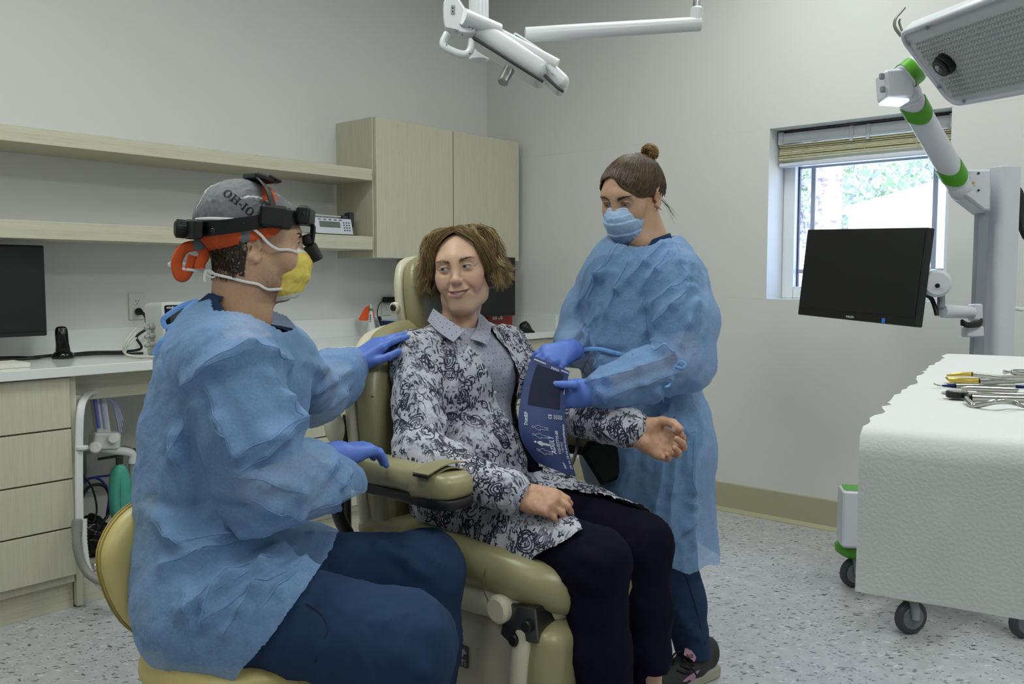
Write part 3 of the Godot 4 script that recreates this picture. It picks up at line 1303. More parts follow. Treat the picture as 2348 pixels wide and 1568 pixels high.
func build_counter() -> void:
	var wv := wood("laminate_upright", false, 31)
	var wh := wood("laminate_flat", true, 32)
	drawer_unit(0.38, 1.318, "pale laminate drawer cabinet beside the open knee space, four plain drawers", false, [0.853, 0.667, 0.484, 0.307, 0.13])
	drawer_unit(2.3, 3.2, "pale laminate drawer cabinet behind the dental chair with bar handles", true, [0.853, 0.667, 0.484, 0.307, 0.13])
	drawer_unit(3.202, 4.112, "pale laminate drawer cabinet in the corner by the window wall", true, [0.853, 0.667, 0.484, 0.307, 0.13])
	# knee space: side, apron and back panels
	var k := thing("knee_space_panel", "pale laminate panels lining the open knee space under the worktop", "panel", Vector3(1.8, 0, -3.5))
	var m := MB.new()
	m.box(Vector3(-0.468, 0.43, 0.0), Vector3(0.022, 0.845, 0.5), 0.001)
	part(k, "side_panel", m, wv)
	m = MB.new()
	m.box(Vector3(0.02, 0.80, 0.16), Vector3(0.95, 0.1, 0.018), 0.001)
	part(k, "apron", m, wh)
	m = MB.new()
	m.box(Vector3(0.02, 0.05, -0.02), Vector3(0.95, 0.1, 0.49), 0.001)
	part(k, "bottom_shelf", m, wh)
	# worktop with upstands
	var wt := thing("worktop", "glossy white worktop with upstand running along the back wall", "worktop", Vector3(2.2, 0.855, -3.5))
	var white := mat("solid_white", Color(0.86, 0.87, 0.865), 0.16)
	m = MB.new()
	m.box(Vector3(0.0, 0.018, (WALL_Z + 3.5 + 0.29) / 2), Vector3(3.83, 0.036, 0.29 - (WALL_Z + 3.5)), 0.003)
	part(wt, "slab", m, white)
	m = MB.new()
	m.box(Vector3(0.0, 0.085, WALL_Z + 3.5 + 0.01), Vector3(3.83, 0.1, 0.02), 0.002)
	part(wt, "upstand", m, white)
	m = MB.new()
	m.box(Vector3(WALL_X - 2.2 - 0.011, 0.085, 0.015), Vector3(0.02, 0.1, 0.55), 0.002)
	part(wt, "side_upstand", m, white)
	# shelves
	var sh := [[1.697, 1.755, "pale laminate wall shelf, the upper of two, running into the wall cabinet"], [1.349, 1.416, "pale laminate wall shelf, the lower of two, with a syringe pump on it"]]
	for s in sh:
		var t := thing("wall_shelf", s[2], "shelf", Vector3(1.6, s[0], WALL_Z), "long wall shelves")
		m = MB.new()
		m.box(Vector3(0.0, (s[1] - s[0]) / 2, 0.155), Vector3(2.64, s[1] - s[0], 0.31), 0.002)
		part(t, "board", m, wh)
	# wall cabinet
	var c := thing("wall_cabinet", "pale laminate wall cabinet with two doors in the corner above the worktop", "cabinet", Vector3(3.5, 1.309, WALL_Z))
	m = MB.new()
	m.box(Vector3(-0.003, 0.355, 0.145), Vector3(1.12, 0.709, 0.29), 0.001)
	part(c, "body", m, wv)
	var nick := mat("brushed_nickel", Color(0.62, 0.6, 0.55), 0.35, {"metallic": 0.9})
	for i in 2:
		m = MB.new()
		var xa := -0.563 + (0.0 if i == 0 else 0.57)
		var xb := 0.0 if i == 0 else 0.563
		xa = -0.555 if i == 0 else 0.004
		m.box(Vector3((xa + xb) / 2, 0.355, 0.3), Vector3(xb - xa - 0.003, 0.709, 0.019), 0.0015)
		var d := part(c, "door", m, wv)
		var h := MB.new()
		var hx := -0.035 if i == 0 else 0.042
		h.tube(smooth_path([Vector3(hx, 0.06, 0.309), Vector3(hx, 0.061, 0.33), Vector3(hx, 0.075, 0.338), Vector3(hx, 0.15, 0.338), Vector3(hx, 0.164, 0.33), Vector3(hx, 0.165, 0.309)], 4), 0.005, 8)
		part(d, "handle", h, nick)
	m = MB.new()
	m.box(Vector3(0.1, -0.011, 0.2), Vector3(0.8, 0.02, 0.06), 0.004)
	part(c, "under_light", m, mat("strip_grey", Color(0.55, 0.56, 0.56), 0.4))
# ---------------------------------------------------------------- dental chair
func vinyl_mat(key: String, c: Color, rough := 0.34) -> StandardMaterial3D:
	var m := mat(key, c, rough)
	if not m.heightmap_enabled:
		m.heightmap_enabled = true
		m.heightmap_texture = noise_tex(0.11, Color(0.35, 0.35, 0.35), Color(0.65, 0.65, 0.65), 6, 256, 2, FastNoiseLite.TYPE_CELLULAR)
		m.heightmap_scale = 0.03
		tri(m, 9.0)
	return m

func mirror(half: Array) -> PackedVector2Array:
	var o := PackedVector2Array()
	for p in half:
		o.append(p)
	for i in range(half.size() - 1, -1, -1):
		var q: Vector2 = half[i]
		if absf(q.x) > 0.0005:
			o.append(Vector2(-q.x, q.y))
	return o

func smooth2(pts: PackedVector2Array, sub := 4) -> PackedVector2Array:
	var o := PackedVector2Array()
	var c := pts.size()
	for i in c:
		for k in sub:
			o.append(pts[i].cubic_interpolate(pts[(i + 1) % c], pts[(i - 1 + c) % c], pts[(i + 2) % c], float(k) / sub))
	return o

func build_chair() -> void:
	var cx := 1.765
	var t := thing("dental_chair", "olive vinyl dental chair with a beige base that the patient sits in", "dental chair", Vector3(cx, 0, -1.55))
	var olive := vinyl_mat("olive_vinyl", Color(0.585, 0.56, 0.42))
	var shell := mat("chair_shell", Color(0.80, 0.78, 0.69), 0.35)
	var black := mat("black_plastic", Color(0.035, 0.035, 0.037), 0.45)
	var seam := mat("olive_thread", Color(0.36, 0.34, 0.24), 0.7)
	# backrest, leaning back a little; local y up along the back, z towards the patient
	var lean := Transform3D(Basis(Vector3.RIGHT, -0.17), Vector3(0, 0.5, -0.27))
	var outline := smooth2(mirror([Vector2(0.0, -0.06), Vector2(0.2, -0.05), Vector2(0.265, 0.03), Vector2(0.272, 0.14), Vector2(0.28, 0.26), Vector2(0.272, 0.38), Vector2(0.235, 0.48), Vector2(0.165, 0.555), Vector2(0.08, 0.585), Vector2(0.0, 0.59)]))
	var bend := func(p: Vector3) -> Vector3:
		return p + Vector3(0, 0, 0.75 * p.x * p.x)
	var m := MB.new()
	m.t = lean
	m.cushion(outline, -0.05, 0.055, 0.055, 0.006, bend)
	var back := part(t, "backrest", m, olive)
	var so := PackedVector2Array()
	for p in outline:
		so.append(p * 0.992 + Vector2(0, 0.0))
	m = MB.new()
	m.t = lean
	m.cushion(so, -0.085, -0.035, 0.02, 0.012, bend)
	part(t, "back_shell", m, shell)
	for y: float in [0.07, 0.33]:
		m = MB.new()
		m.t = lean
		var pts := []
		for i in 21:
			var x := -0.262 + 0.524 * i / 20.0
			pts.append(Vector3(x, y + 0.05 * pow(x / 0.26, 2), 0.0605 + 0.75 * x * x - 0.03 * pow(absf(x) / 0.27, 6)))
		m.tube(pts, 0.0016, 5)
		part(back, "seam", m, seam)
	for s in [-1.0, 1.0]:
		m = MB.new()
		m.t = lean
		m.ball(Vector3(s * 0.295, 0.31, -0.045), Vector3(0.018, 0.048, 0.04))
		part(t, "pivot_cap", m, shell)
	# headrest
	var hl := Transform3D(Basis(Vector3.RIGHT, -0.12) * Basis(Vector3.UP, -0.06), Vector3(0.09, 1.118, -0.375))
	var ho := smooth2(mirror([Vector2(0, -0.135), Vector2(0.085, -0.125), Vector2(0.125, -0.06), Vector2(0.137, 0.02), Vector2(0.128, 0.09), Vector2(0.09, 0.14), Vector2(0.0, 0.155)]))
	var hb := func(p: Vector3) -> Vector3:
		return p + Vector3(0, 0, 2.2 * p.x * p.x)
	m = MB.new()
	m.t = hl
	m.cushion(ho, -0.03, 0.05, 0.045, 0.004, hb)
	part(t, "headrest", m, olive)
	var hs := PackedVector2Array()
	for p in ho:
		hs.append(p * 1.022)
	m = MB.new()
	m.t = hl
	m.cushion(hs, -0.06, -0.018, 0.018, 0.008, hb)
	var hsh := part(t, "headrest_shell", m, shell)
	for s in [-1.0, 1.0]:
		m = MB.new()
		m.t = hl
		m.cyl(Vector3(s * 0.135, 0.0, -0.005), Vector3(s * 0.155, 0.0, 0.0), 0.017, 14, 0.004)
		var bo := part(hsh, "hinge_boss", m, shell)
		m = MB.new()
		m.t = hl
		m.cyl(Vector3(s * 0.152, 0.0, 0.0), Vector3(s * 0.159, 0.0, 0.002), 0.010, 12, 0.002)
		part(hsh, "hinge_plug", m, black)
	m = MB.new()
	m.box(Vector3(0.05, 1.02, -0.43), Vector3(0.09, 0.3, 0.018), 0.004, Basis(Vector3.RIGHT, -0.15))
	part(t, "headrest_bar", m, mat("steel_dark", Color(0.4, 0.4, 0.4), 0.3, {"metallic": 0.9}))
	# seat
	var st := smooth2(mirror([Vector2(0, -0.37), Vector2(0.2, -0.36), Vector2(0.275, -0.27), Vector2(0.285, -0.05), Vector2(0.275, 0.16), Vector2(0.235, 0.32), Vector2(0.14, 0.385), Vector2(0.0, 0.395)]))
	m = MB.new()
	m.t = Transform3D(Basis(Vector3.RIGHT, PI / 2) * Basis(Vector3.RIGHT, 0.03), Vector3(0, 0.5, 0.0))
	m.cushion(st, -0.045, 0.075, 0.06, 0.006, func(p: Vector3) -> Vector3: return p + Vector3(0, 0, -0.35 * p.x * p.x + (0.35 * (p.y - 0.12) * (p.y - 0.12) if p.y > 0.12 else 0.0)))
	var seat := part(t, "seat", m, olive)
	for s: float in [-1.0, 1.0]:
		m = MB.new()
		m.tube([Vector3(s * 0.266, 0.525, 0.17), Vector3(s * 0.281, 0.49, 0.172), Vector3(s * 0.279, 0.46, 0.175), Vector3(s * 0.268, 0.435, 0.178)], 0.0016, 5)
		part(seat, "seam", m, seam)
	# cream pan under the seat with its round knob
	var pan := PackedVector2Array()
	for p in st:
		pan.append(p * 0.955)
	m = MB.new()
	m.t = Transform3D(Basis(Vector3.RIGHT, PI / 2), Vector3(0, 0.5, -0.02))
	m.cushion(pan, 0.02, 0.125, 0.055, 0.004)
	part(t, "seat_pan", m, shell)
	m = MB.new()
	m.cyl(Vector3(-0.23, 0.425, 0.205), Vector3(-0.276, 0.425, 0.205), 0.034, 20, 0.008)
	part(t, "knob", m, shell)
	# hinge between seat and legrest
	m = MB.new()
	m.t = Transform3D(Basis(Vector3(0, 0, 1), Vector3.UP, Vector3(-1, 0, 0)), Vector3.ZERO)
	m.prism(PackedVector2Array([Vector2(0.22, 0.44), Vector2(0.31, 0.45), Vector2(0.32, 0.37), Vector2(0.27, 0.36), Vector2(0.24, 0.34), Vector2(0.2, 0.36)]), -0.255, 0.255, 0.004)
	part(t, "hinge", m, mat("steel_dark", Color(0.4, 0.4, 0.4), 0.3, {"metallic": 0.9}))
	for q in [Vector2(0.25, 0.362), Vector2(0.29, 0.405)]:
		m = MB.new()
		m.cyl(Vector3(-0.25, q.y, q.x), Vector3(-0.268, q.y, q.x), 0.015, 14, 0.003)
		part(t, "hinge_bolt", m, black)
	# legrest hanging down
	var lr := smooth2(mirror([Vector2(0, -0.22), Vector2(0.2, -0.215), Vector2(0.255, -0.16), Vector2(0.262, 0.0), Vector2(0.256, 0.1), Vector2(0.22, 0.155), Vector2(0.0, 0.17)]))
	m = MB.new()
	m.t = Transform3D(Basis(Vector3.RIGHT, 0.06), Vector3(0, 0.245, 0.315))
	m.cushion(lr, -0.055, 0.045, 0.05, 0.004)
	var leg := part(t, "legrest", m, olive)
	var ls := PackedVector2Array()
	for p in lr:
		ls.append(p * 1.025)
	m = MB.new()
	m.t = Transform3D(Basis(Vector3.RIGHT, 0.06), Vector3(0, 0.245, 0.315))
	m.cushion(ls, -0.085, -0.03, 0.022, 0.01)
	var lsh := part(t, "legrest_shell", m, shell)
	m = MB.new()
	m.t = Transform3D(Basis(Vector3.UP, -PI / 2) * Basis(Vector3.RIGHT, 0.0), Vector3(-0.268, 0.19, 0.262))
	m.prism(rect2(0.03, 0.09, 0.012), 0.0, 0.006, 0.002)
	var pad := part(lsh, "foot_switch", m, mat("switch_white", Color(0.86, 0.85, 0.8), 0.35))
	for s: float in [-1.0, 1.0]:
		m = MB.new()
		m.flat_quad(Vector3(-0.2746, 0.19 + s * 0.034, 0.262), Vector3(-0.2746, 0.19 + s * 0.018, 0.27), Vector3(-0.2746, 0.19 + s * 0.018, 0.254), Vector3(-0.2746, 0.19 + s * 0.034, 0.262), Vector3.LEFT)
		part(lsh, "arrow_mark", m, black)
	m = MB.new()
	var sp := []
	for i in 15:
		var x := -0.25 + 0.5 * i / 14.0
		sp.append(Vector3(x, 0.335 - 0.7 * pow(absf(x) - 0.15, 2) * (1 if absf(x) > 0.15 else 0), 0.369 - 0.05 * pow(absf(x) / 0.26, 8)))
	m.tube(sp, 0.0016, 5)
	part(leg, "seam", m, seam)
	# base column
	m = MB.new()
	m.t = Transform3D(Basis(Vector3.RIGHT, -PI / 2), Vector3(0, 0, 0.0))
	m.prism(rect2(0.47, 0.5, 0.12, 8), 0.0, 0.375, 0.02, true)
	part(t, "base_cover", m, mat("base_beige", Color(0.68, 0.66, 0.58), 0.38))
	m = MB.new()
	m.t = Transform3D(Basis(Vector3.RIGHT, -PI / 2), Vector3(0, 0, 0.0))
	m.prism(rect2(0.56, 0.84, 0.06, 5), 0.0, 0.03, 0.01, true)
	part(t, "floor_plate", m, mat("base_beige"  , Color(0.68, 0.66, 0.58), 0.38))
	# maker's plate
	var c := on_x(1058, 1502, cx - 0.2365) - t.position
	m = MB.new()
	var face := Transform3D(Basis(Vector3(0, 0, 1), Vector3.UP, Vector3(-1, 0, 0)), c)
	m.t = face
	m.prism(rect2(0.05, 0.056, 0.004), 0.0, 0.0025, 0.0006)
	var plate := part(t, "maker_plate", m, mat("plate_black", Color(0.03, 0.03, 0.035), 0.3))
	m = MB.new()
	lettering(m, "mTi", 0.015, func(q: Vector2) -> Vector3: return face * Vector3(q.x, q.y - 0.016, 0.0029), true)
	var bear := PackedVector2Array([Vector2(-17, -6), Vector2(-18, 3), Vector2(-14, 9), Vector2(-6, 10.5), Vector2(2, 9), Vector2(7, 7), Vector2(10, 8.5), Vector2(12, 6), Vector2(18, 0.5), Vector2(17.5, -2), Vector2(11, -2.5), Vector2(8, -4), Vector2(8, -10), Vector2(3.5, -10), Vector2(2, -5), Vector2(-6, -5), Vector2(-8, -10), Vector2(-12.5, -10), Vector2(-13, -5)])
	var bo2 := PackedVector2Array()
	for p in bear:
		bo2.append(p * 0.00112 + Vector2(0, 0.0105))
	m.t = face
	m.prism(bo2, 0.0025, 0.0031, 0.0002)
	part(plate, "emblem", m, mat("plate_silver", Color(0.62, 0.62, 0.62), 0.4, {"metallic": 0.5}))
	# armrests
	for s in [-1.0, 1.0]:
		var ax: float = 0.355 * s
		var at := Transform3D(Basis(Vector3.RIGHT, PI / 2), Vector3(ax, 0.725, -0.04))
		var ao := smooth2(PackedVector2Array([Vector2(-0.045, -0.21), Vector2(0.045, -0.21), Vector2(0.052, -0.12), Vector2(0.05, 0.0), Vector2(0.056, 0.12), Vector2(0.055, 0.18), Vector2(0.038, 0.215), Vector2(0, 0.222), Vector2(-0.038, 0.215), Vector2(-0.055, 0.18), Vector2(-0.056, 0.12), Vector2(-0.05, 0.0), Vector2(-0.052, -0.12)]))
		m = MB.new()
		m.t = at
		m.cushion(ao, -0.032, 0.028, 0.026, 0.003)
		var arm := part(t, "armrest", m, olive)
		m = MB.new()
		m.t = at
		m.cushion(ao, 0.022, 0.046, 0.006, 0.0)
		part(arm, "under_tray", m, black)
		if s < 0:
			# hook and loop strap round the pad
			var strap := mat("strap_khaki", Color(0.55, 0.53, 0.40), 0.75)
			var ring := []
			for r in 2:
				var row := []
				for i in 25:
					var a := TAU * i / 24.0
					var rr := Vector2(cos(a) * 0.062, sin(a) * 0.043)
					rr.x = clampf(rr.x, -0.0595, 0.0595)
					row.append(Vector3(ax + rr.x + (0.004 if r else 0.0), 0.719 + rr.y + (0.006 * maxf(0.0, sin(a))), 0.075 + r * 0.062 + 0.012 * cos(a)))
				ring.append(row)
			m = MB.new()
			m.slab(ring, 0.003)
			var sm := part(arm, "strap", m, strap)
			m = MB.new()
			var tail := []
			for i in 7:
				var f := i / 6.0
				tail.append([Vector3(ax + 0.05 - 0.115 * f, 0.77 + 0.006 * sin(f * PI) - 0.012 * f * f, 0.082), Vector3(ax + 0.05 - 0.115 * f, 0.771 + 0.006 * sin(f * PI) - 0.012 * f * f, 0.135)])
			m.slab(tail, 0.003)
			part(sm, "strap_tail", m, strap)
			m = MB.new()
			m.box(Vector3(ax - 0.0655, 0.7545, 0.1085), Vector3(0.004, 0.006, 0.05), 0.001)
			part(sm, "hook_edge", m, black)
		# arm post down behind the backrest
		m = MB.new()
		m.tube(smooth_path([Vector3(ax, 0.70, -0.2), Vector3(ax, 0.66, -0.26), Vector3(ax * 0.95, 0.58, -0.3), Vector3(ax * 0.82, 0.5, -0.31)], 5), 0.018, 10)
		part(t, "arm_post", m, black)
	# black pouch and lead hung under the far armrest
	var far := 0.335
	var pb := thing("black_pouch", "black folded pouch hanging below the dental chair's far armrest", "pouch", P(1385, 1055, 2.5))
	m = MB.new()
	var q := func(x: float, y: float) -> Vector2:
		return Vector2((x - 1385) / FOCAL * 2.5, -(y - 1055) / FOCAL * 2.5)
	m.t = Transform3D(Basis(rgt, upv, -fwd), Vector3.ZERO)
	m.prism(PackedVector2Array([q.call(1348, 1012), q.call(1335, 1030), q.call(1332, 1040), q.call(1370, 1100), q.call(1376, 1111), q.call(1385, 1111), q.call(1420, 1095), q.call(1428, 1082), q.call(1420, 1020), q.call(1395, 1008)]), -0.02, 0.02, 0.012, true)
	part(pb, "pouch_body", m, mat("pouch_black", Color(0.012, 0.012, 0.013), 0.85))

# ---------------------------------------------------------------- saddle stool
func build_stool() -> void:
	var c := P(565, 1450, 1.76)
	var t := thing("operator_stool", "yellow upholstered stool with a curved backrest that the masked man sits on", "stool", Vector3(c.x, 0, c.z))
	var yel := vinyl_mat("yellow_vinyl", Color(0.74, 0.68, 0.44), 0.4)
	var black := mat("black_plastic", Color(0.035, 0.035, 0.037), 0.45)
	var fh := Vector3(fwd.x, 0, fwd.z).normalized()
	var o := t.position
	var m := MB.new()
	var so := PackedVector2Array()
	for i in 28:
		var a := TAU * i / 28.0
		so.append(Vector2(cos(a) * 0.205, sin(a) * 0.19))
	m.t = Transform3D(Basis(rgt, Vector3.UP, fh * -1.0) * Basis(Vector3.RIGHT, PI / 2), Vector3(0, 0.452, 0))
	m.cushion(so, -0.04, 0.045, 0.05, 0.0)
	part(t, "seat", m, yel)
	# backrest pad: front face turned to the right and towards the camera
	var n := (rgt * 0.72 - fh * 0.69).normalized()
	var bx := Vector3.UP.cross(n).normalized()
	var up2 := n.cross(bx)
	var tilt := Basis(bx, up2, n) * Basis(Vector3.RIGHT, -0.1)
	var bc := P(405, 1282, 1.84) - o
	var bo := smooth2(PackedVector2Array([Vector2(-0.17, 0.02), Vector2(-0.15, 0.09), Vector2(-0.08, 0.137), Vector2(0.05, 0.15), Vector2(0.13, 0.11), Vector2(0.17, 0.02), Vector2(0.14, -0.08), Vector2(0.06, -0.14), Vector2(-0.05, -0.155), Vector2(-0.13, -0.09)]))
	m = MB.new()
	m.t = Transform3D(tilt, bc)
	var curve := func(p: Vector3) -> Vector3: return p + Vector3(0, 0, 1.1 * p.x * p.x)
	m.cushion(bo, -0.035, 0.04, 0.04, 0.006, curve)
	var bk := part(t, "backrest", m, yel)
	m = MB.new()
	m.t = Transform3D(tilt, bc)
	for e in [0.006, -0.008]:
		var pts := []
		for p in bo:
			var d := p.normalized() * (-0.0005 if e > 0 else 0.0)
			pts.append(curve.call(Vector3(p.x + d.x, p.y + d.y, 0.0025 + e)))
		pts.append(pts[0])
		m.tube(pts, 0.0022, 5, false)
	part(bk, "piping", m, mat("yellow_piping", Color(0.62, 0.54, 0.27), 0.5))
	# bracket, arms, levers, column
	m = MB.new()
	m.t = Transform3D(Basis(rgt, Vector3.UP, -fh), P(395, 1475, 1.72) - o)
	m.box(Vector3.ZERO, Vector3(0.085, 0.035, 0.05), 0.004)
	part(t, "bracket", m, black)
	for px in [362, 400]:
		m = MB.new()
		var bp := P(px, 1486, 1.69) - o
		m.cyl(bp, bp - fh * 0.008, 0.006, 10, 0.002)
		part(t, "bolt", m, mat("bolt_dark", Color(0.12, 0.12, 0.12), 0.3, {"metallic": 0.6}))
	m = MB.new()
	m.tube([P(345, 1450, 1.74) - o, P(350, 1470, 1.74) - o, P(350, 1490, 1.74) - o], 0.022, 4)
	m.tube(smooth_path([bc - n * 0.05 - Vector3(0, 0.1, 0), P(352, 1440, 1.77) - o, P(355, 1478, 1.74) - o], 5), 0.014, 8)
	part(t, "back_arm", m, black)
	m = MB.new()
	m.tube([P(375, 1490, 1.71) - o, P(398, 1560, 1.72) - o, P(420, 1640, 1.75) - o, Vector3(0, 0.26, 0)], 0.02, 6, true, 0.6, rgt)
	part(t, "support_arm", m, black)
	for l in [[415, 1490, 385, 1600, 1.69], [505, 1520, 470, 1600, 1.66]]:
		m = MB.new()
		var a := P(l[0], l[1], l[4]) - o
		var b := P(l[2], l[3], l[4]) - o
		var pts := []
		var rr := []
		for i in 40:
			pts.append(a.lerp(b, i / 39.0) + rgt * 0.008 * sin(i / 39.0 * PI))
			rr.append(0.0085 if i % 4 < 2 else 0.011)
		m.tube(pts, rr, 10)
		part(t, "bellows_lever", m, black)
	m = MB.new()
	m.cyl(Vector3(0.0, 0.08, 0.0), Vector3(0.0, 0.42, 0.0), 0.014, 16, 0.002)
	m.cyl(Vector3(0.0, 0.08, 0.0), Vector3(0.0, 0.26, 0.0), 0.025, 16, 0.002)
	part(t, "gas_column", m, mat("chrome", Color(0.75, 0.75, 0.76), 0.12, {"metallic": 1.0}))
	m = MB.new()
	for i in 5:
		var a := TAU * i / 5.0 + 0.3
		var d := Vector3(cos(a), 0, sin(a))
		m.tube([Vector3(0, 0.1, 0), d * 0.12 + Vector3(0, 0.085, 0), d * 0.27 + Vector3(0, 0.07, 0)], [0.026, 0.02, 0.014], 8)
	part(t, "star_base", m, mats["chrome"])
	for i in 5:
		var a := TAU * i / 5.0 + 0.3
		var d := Vector3(cos(a), 0, sin(a))
		m = MB.new()
		m.cyl(d * 0.27 + Vector3(0, 0.027, 0) - d.cross(Vector3.UP) * 0.011, d * 0.27 + Vector3(0, 0.027, 0) + d.cross(Vector3.UP) * 0.011, 0.027, 14, 0.004)
		part(t, "caster", m, black)
	# small support cushion that shows between the thighs
	m = MB.new()
	var sc := P(752, 1328, 1.86) - o
	m.tube(smooth_path([sc - rgt * 0.035 + Vector3(0, 0.004, 0), sc, sc + rgt * 0.025 - Vector3(0, 0.022, 0)], 4), [0.007, 0.0085, 0.0095, 0.0095, 0.0095, 0.0095, 0.0095, 0.009, 0.008], 8)
	part(t, "support_bar", m, yel)
# ---------------------------------------------------------------- people: shared parts
func srgb(r: float, g: float, b: float) -> Color:
	return Color(r / 255.0, g / 255.0, b / 255.0).srgb_to_linear()

func bump(p: Vector3, c: Vector3, r: float) -> float:
	var d := (p - c).length_squared() / (r * r)
	return exp(-d)

# head in its own axes: x to the person's left, y up, z out of the face, origin between the ears
func head_field(f: Field, smile := false, male := false) -> void:
	var j := 1.06 if male else 1.0
	f.ell(Vector3(0, 0.032, -0.016), Vector3(0.0745, 0.0795, 0.095), Basis(), 0.02)
	f.ell(Vector3(0, 0.012, 0.028), Vector3(0.0635, 0.078, 0.062), Basis(), 0.03)
	f.ell(Vector3(0, -0.05, 0.032), Vector3(0.049 * j, 0.06, 0.055), Basis(), 0.03)
	f.ell(Vector3(0, -0.098, 0.066), Vector3(0.022 * j, 0.0165, 0.019), Basis(), 0.03)
	for s: float in [-1.0, 1.0]:
		f.cap(Vector3(s * 0.052 * j, -0.04, -0.004), Vector3(s * 0.044 * j, -0.072, 0.016), 0.017, 0.015, 0.03)
		f.cap(Vector3(s * 0.044 * j, -0.072, 0.016), Vector3(s * 0.017, -0.1, 0.06), 0.015, 0.013, 0.03)
		f.ell(Vector3(s * 0.043, -0.012, 0.055), Vector3(0.022, 0.016, 0.02), Basis(), 0.025)
		f.ell(Vector3(s * 0.038, -0.036, 0.062), Vector3(0.022, 0.022, 0.02), Basis(), 0.025)
	f.cap(Vector3(-0.038, 0.031, 0.071), Vector3(0.038, 0.031, 0.071), 0.0125, 0.0125, 0.025)
	f.cap(Vector3(0, 0.034, 0.079), Vector3(0, 0.02, 0.083), 0.011, 0.009, 0.02)
	for s: float in [-1.0, 1.0]:
		f.ell(Vector3(s * 0.0315, 0.011, 0.093), Vector3(0.021, 0.0145, 0.015), Basis(), 0.014, 1)
	# nose
	f.cap(Vector3(0, 0.024, 0.082), Vector3(0, -0.02, 0.1025), 0.0078, 0.0095, 0.014)
	f.ell(Vector3(0, -0.0255, 0.1055), Vector3(0.0118, 0.0098, 0.0108), Basis(), 0.008)
	for s: float in [-1.0, 1.0]:
		f.ell(Vector3(s * 0.0122, -0.0285, 0.0955), Vector3(0.0072, 0.0075, 0.0095), Basis(), 0.006)
		f.ell(Vector3(s * 0.0062, -0.0375, 0.1005), Vector3(0.0036, 0.0032, 0.0052), Basis(), 0.002, 1)
	# round of the mouth
	f.ell(Vector3(0, -0.06, 0.066), Vector3(0.034, 0.028, 0.026), Basis(), 0.02)
	# lids over the eyeballs
	for s: float in [-1.0, 1.0]:
		f.ell(Vector3(s * 0.0315, 0.0105, 0.0735), Vector3(0.0155, 0.0142, 0.0145), Basis(), 0.006)

func lips(f: Field, open: float, up: float) -> void:
	# mouth slot, then the two lips
	var n := 9
	var mid := -0.0605
	for i in n - 1:
		var x0 := lerpf(-0.0315, 0.0315, float(i) / (n - 1))
		var x1 := lerpf(-0.0315, 0.0315, float(i + 1) / (n - 1))
		var z := func(x: float) -> float: return 0.0925 - 11.0 * x * x
		var e := func(x: float) -> float: return up * x * x / 0.00076
		var w0 := 1.0 - pow(absf(x0) / 0.034, 2.0)
		var w1 := 1.0 - pow(absf(x1) / 0.034, 2.0)
		f.cap(Vector3(x0, mid + e.call(x0) + 0.0038 + open * 0.5 * w0, z.call(x0)), Vector3(x1, mid + e.call(x1) + 0.0038 + open * 0.5 * w1, z.call(x1)), 0.0018 + 0.0017 * w0, 0.0018 + 0.0017 * w1, 0.004)
		f.cap(Vector3(x0, mid + e.call(x0) - 0.0045 - open * 0.5 * w0, z.call(x0) - 0.001), Vector3(x1, mid + e.call(x1) - 0.0045 - open * 0.5 * w1, z.call(x1) - 0.001), 0.0022 + 0.003 * w0, 0.0022 + 0.003 * w1, 0.004)
	for i in n - 1:
		var x0 := lerpf(-0.0305, 0.0305, float(i) / (n - 1))
		var x1 := lerpf(-0.0305, 0.0305, float(i + 1) / (n - 1))
		var w0 := 1.0 - pow(absf(x0) / 0.032, 2.0)
		var w1 := 1.0 - pow(absf(x1) / 0.032, 2.0)
		f.cap(Vector3(x0, mid + up * x0 * x0 / 0.00076, 0.096 - 11.0 * x0 * x0), Vector3(x1, mid + up * x1 * x1 / 0.00076, 0.096 - 11.0 * x1 * x1), open * 0.55 * w0 + 0.0008, open * 0.55 * w1 + 0.0008, 0.001, 1, Vector3.BACK, 2.2)

# almond opening between the lids
func lid_opening(f: Field, s: float, height: float, drop := 0.0) -> void:
	for k: float in [-0.6, 0.0, 0.6]:
		f.ell(Vector3(s * 0.0315 + k * 0.008, 0.0105 + drop - absf(k) * 0.0006, 0.09), Vector3(0.0068, height * (1.0 - 0.35 * absf(k)), 0.016), Basis(), 0.0015, 1)

func eyeball(parent: Node3D, c: Vector3, gaze: Vector3, r: float, iris: Color) -> void:
	var m := MB.new()
	var z := gaze.normalized()
	var x := z.cross(Vector3.UP).normalized()
	var y := x.cross(z)
	var rows := []
	for a: float in [0.0, 11.0, 12.0, 22.0, 29.0, 30.5, 42.0, 60.0, 85.0, 120.0, 180.0]:
		var th := deg_to_rad(a)
		var cc := Color(0.012, 0.011, 0.01)
		if a > 11.5:
			cc = iris.lerp(Color(0.02, 0.025, 0.03), clampf((a - 20.0) / 9.0, 0, 1))
		if a > 30:
			cc = Color(0.50, 0.48, 0.46)
		var row := []
		for k in 25:
			var b := TAU * k / 24.0
			var d := (x * cos(b) + y * sin(b)) * sin(th) + z * cos(th)
			row.append(m.vert(c + d * r, d))
			m.col.append(cc)
		rows.append(row)
	for i in rows.size() - 1:
		for k in 24:
			m.quad(rows[i][k], rows[i][k + 1], rows[i + 1][k + 1], rows[i + 1][k])
	part(parent, "eye", m, mat("eye", Color(1, 1, 1), 0.08, {"vertex_color_use_as_albedo": true}))

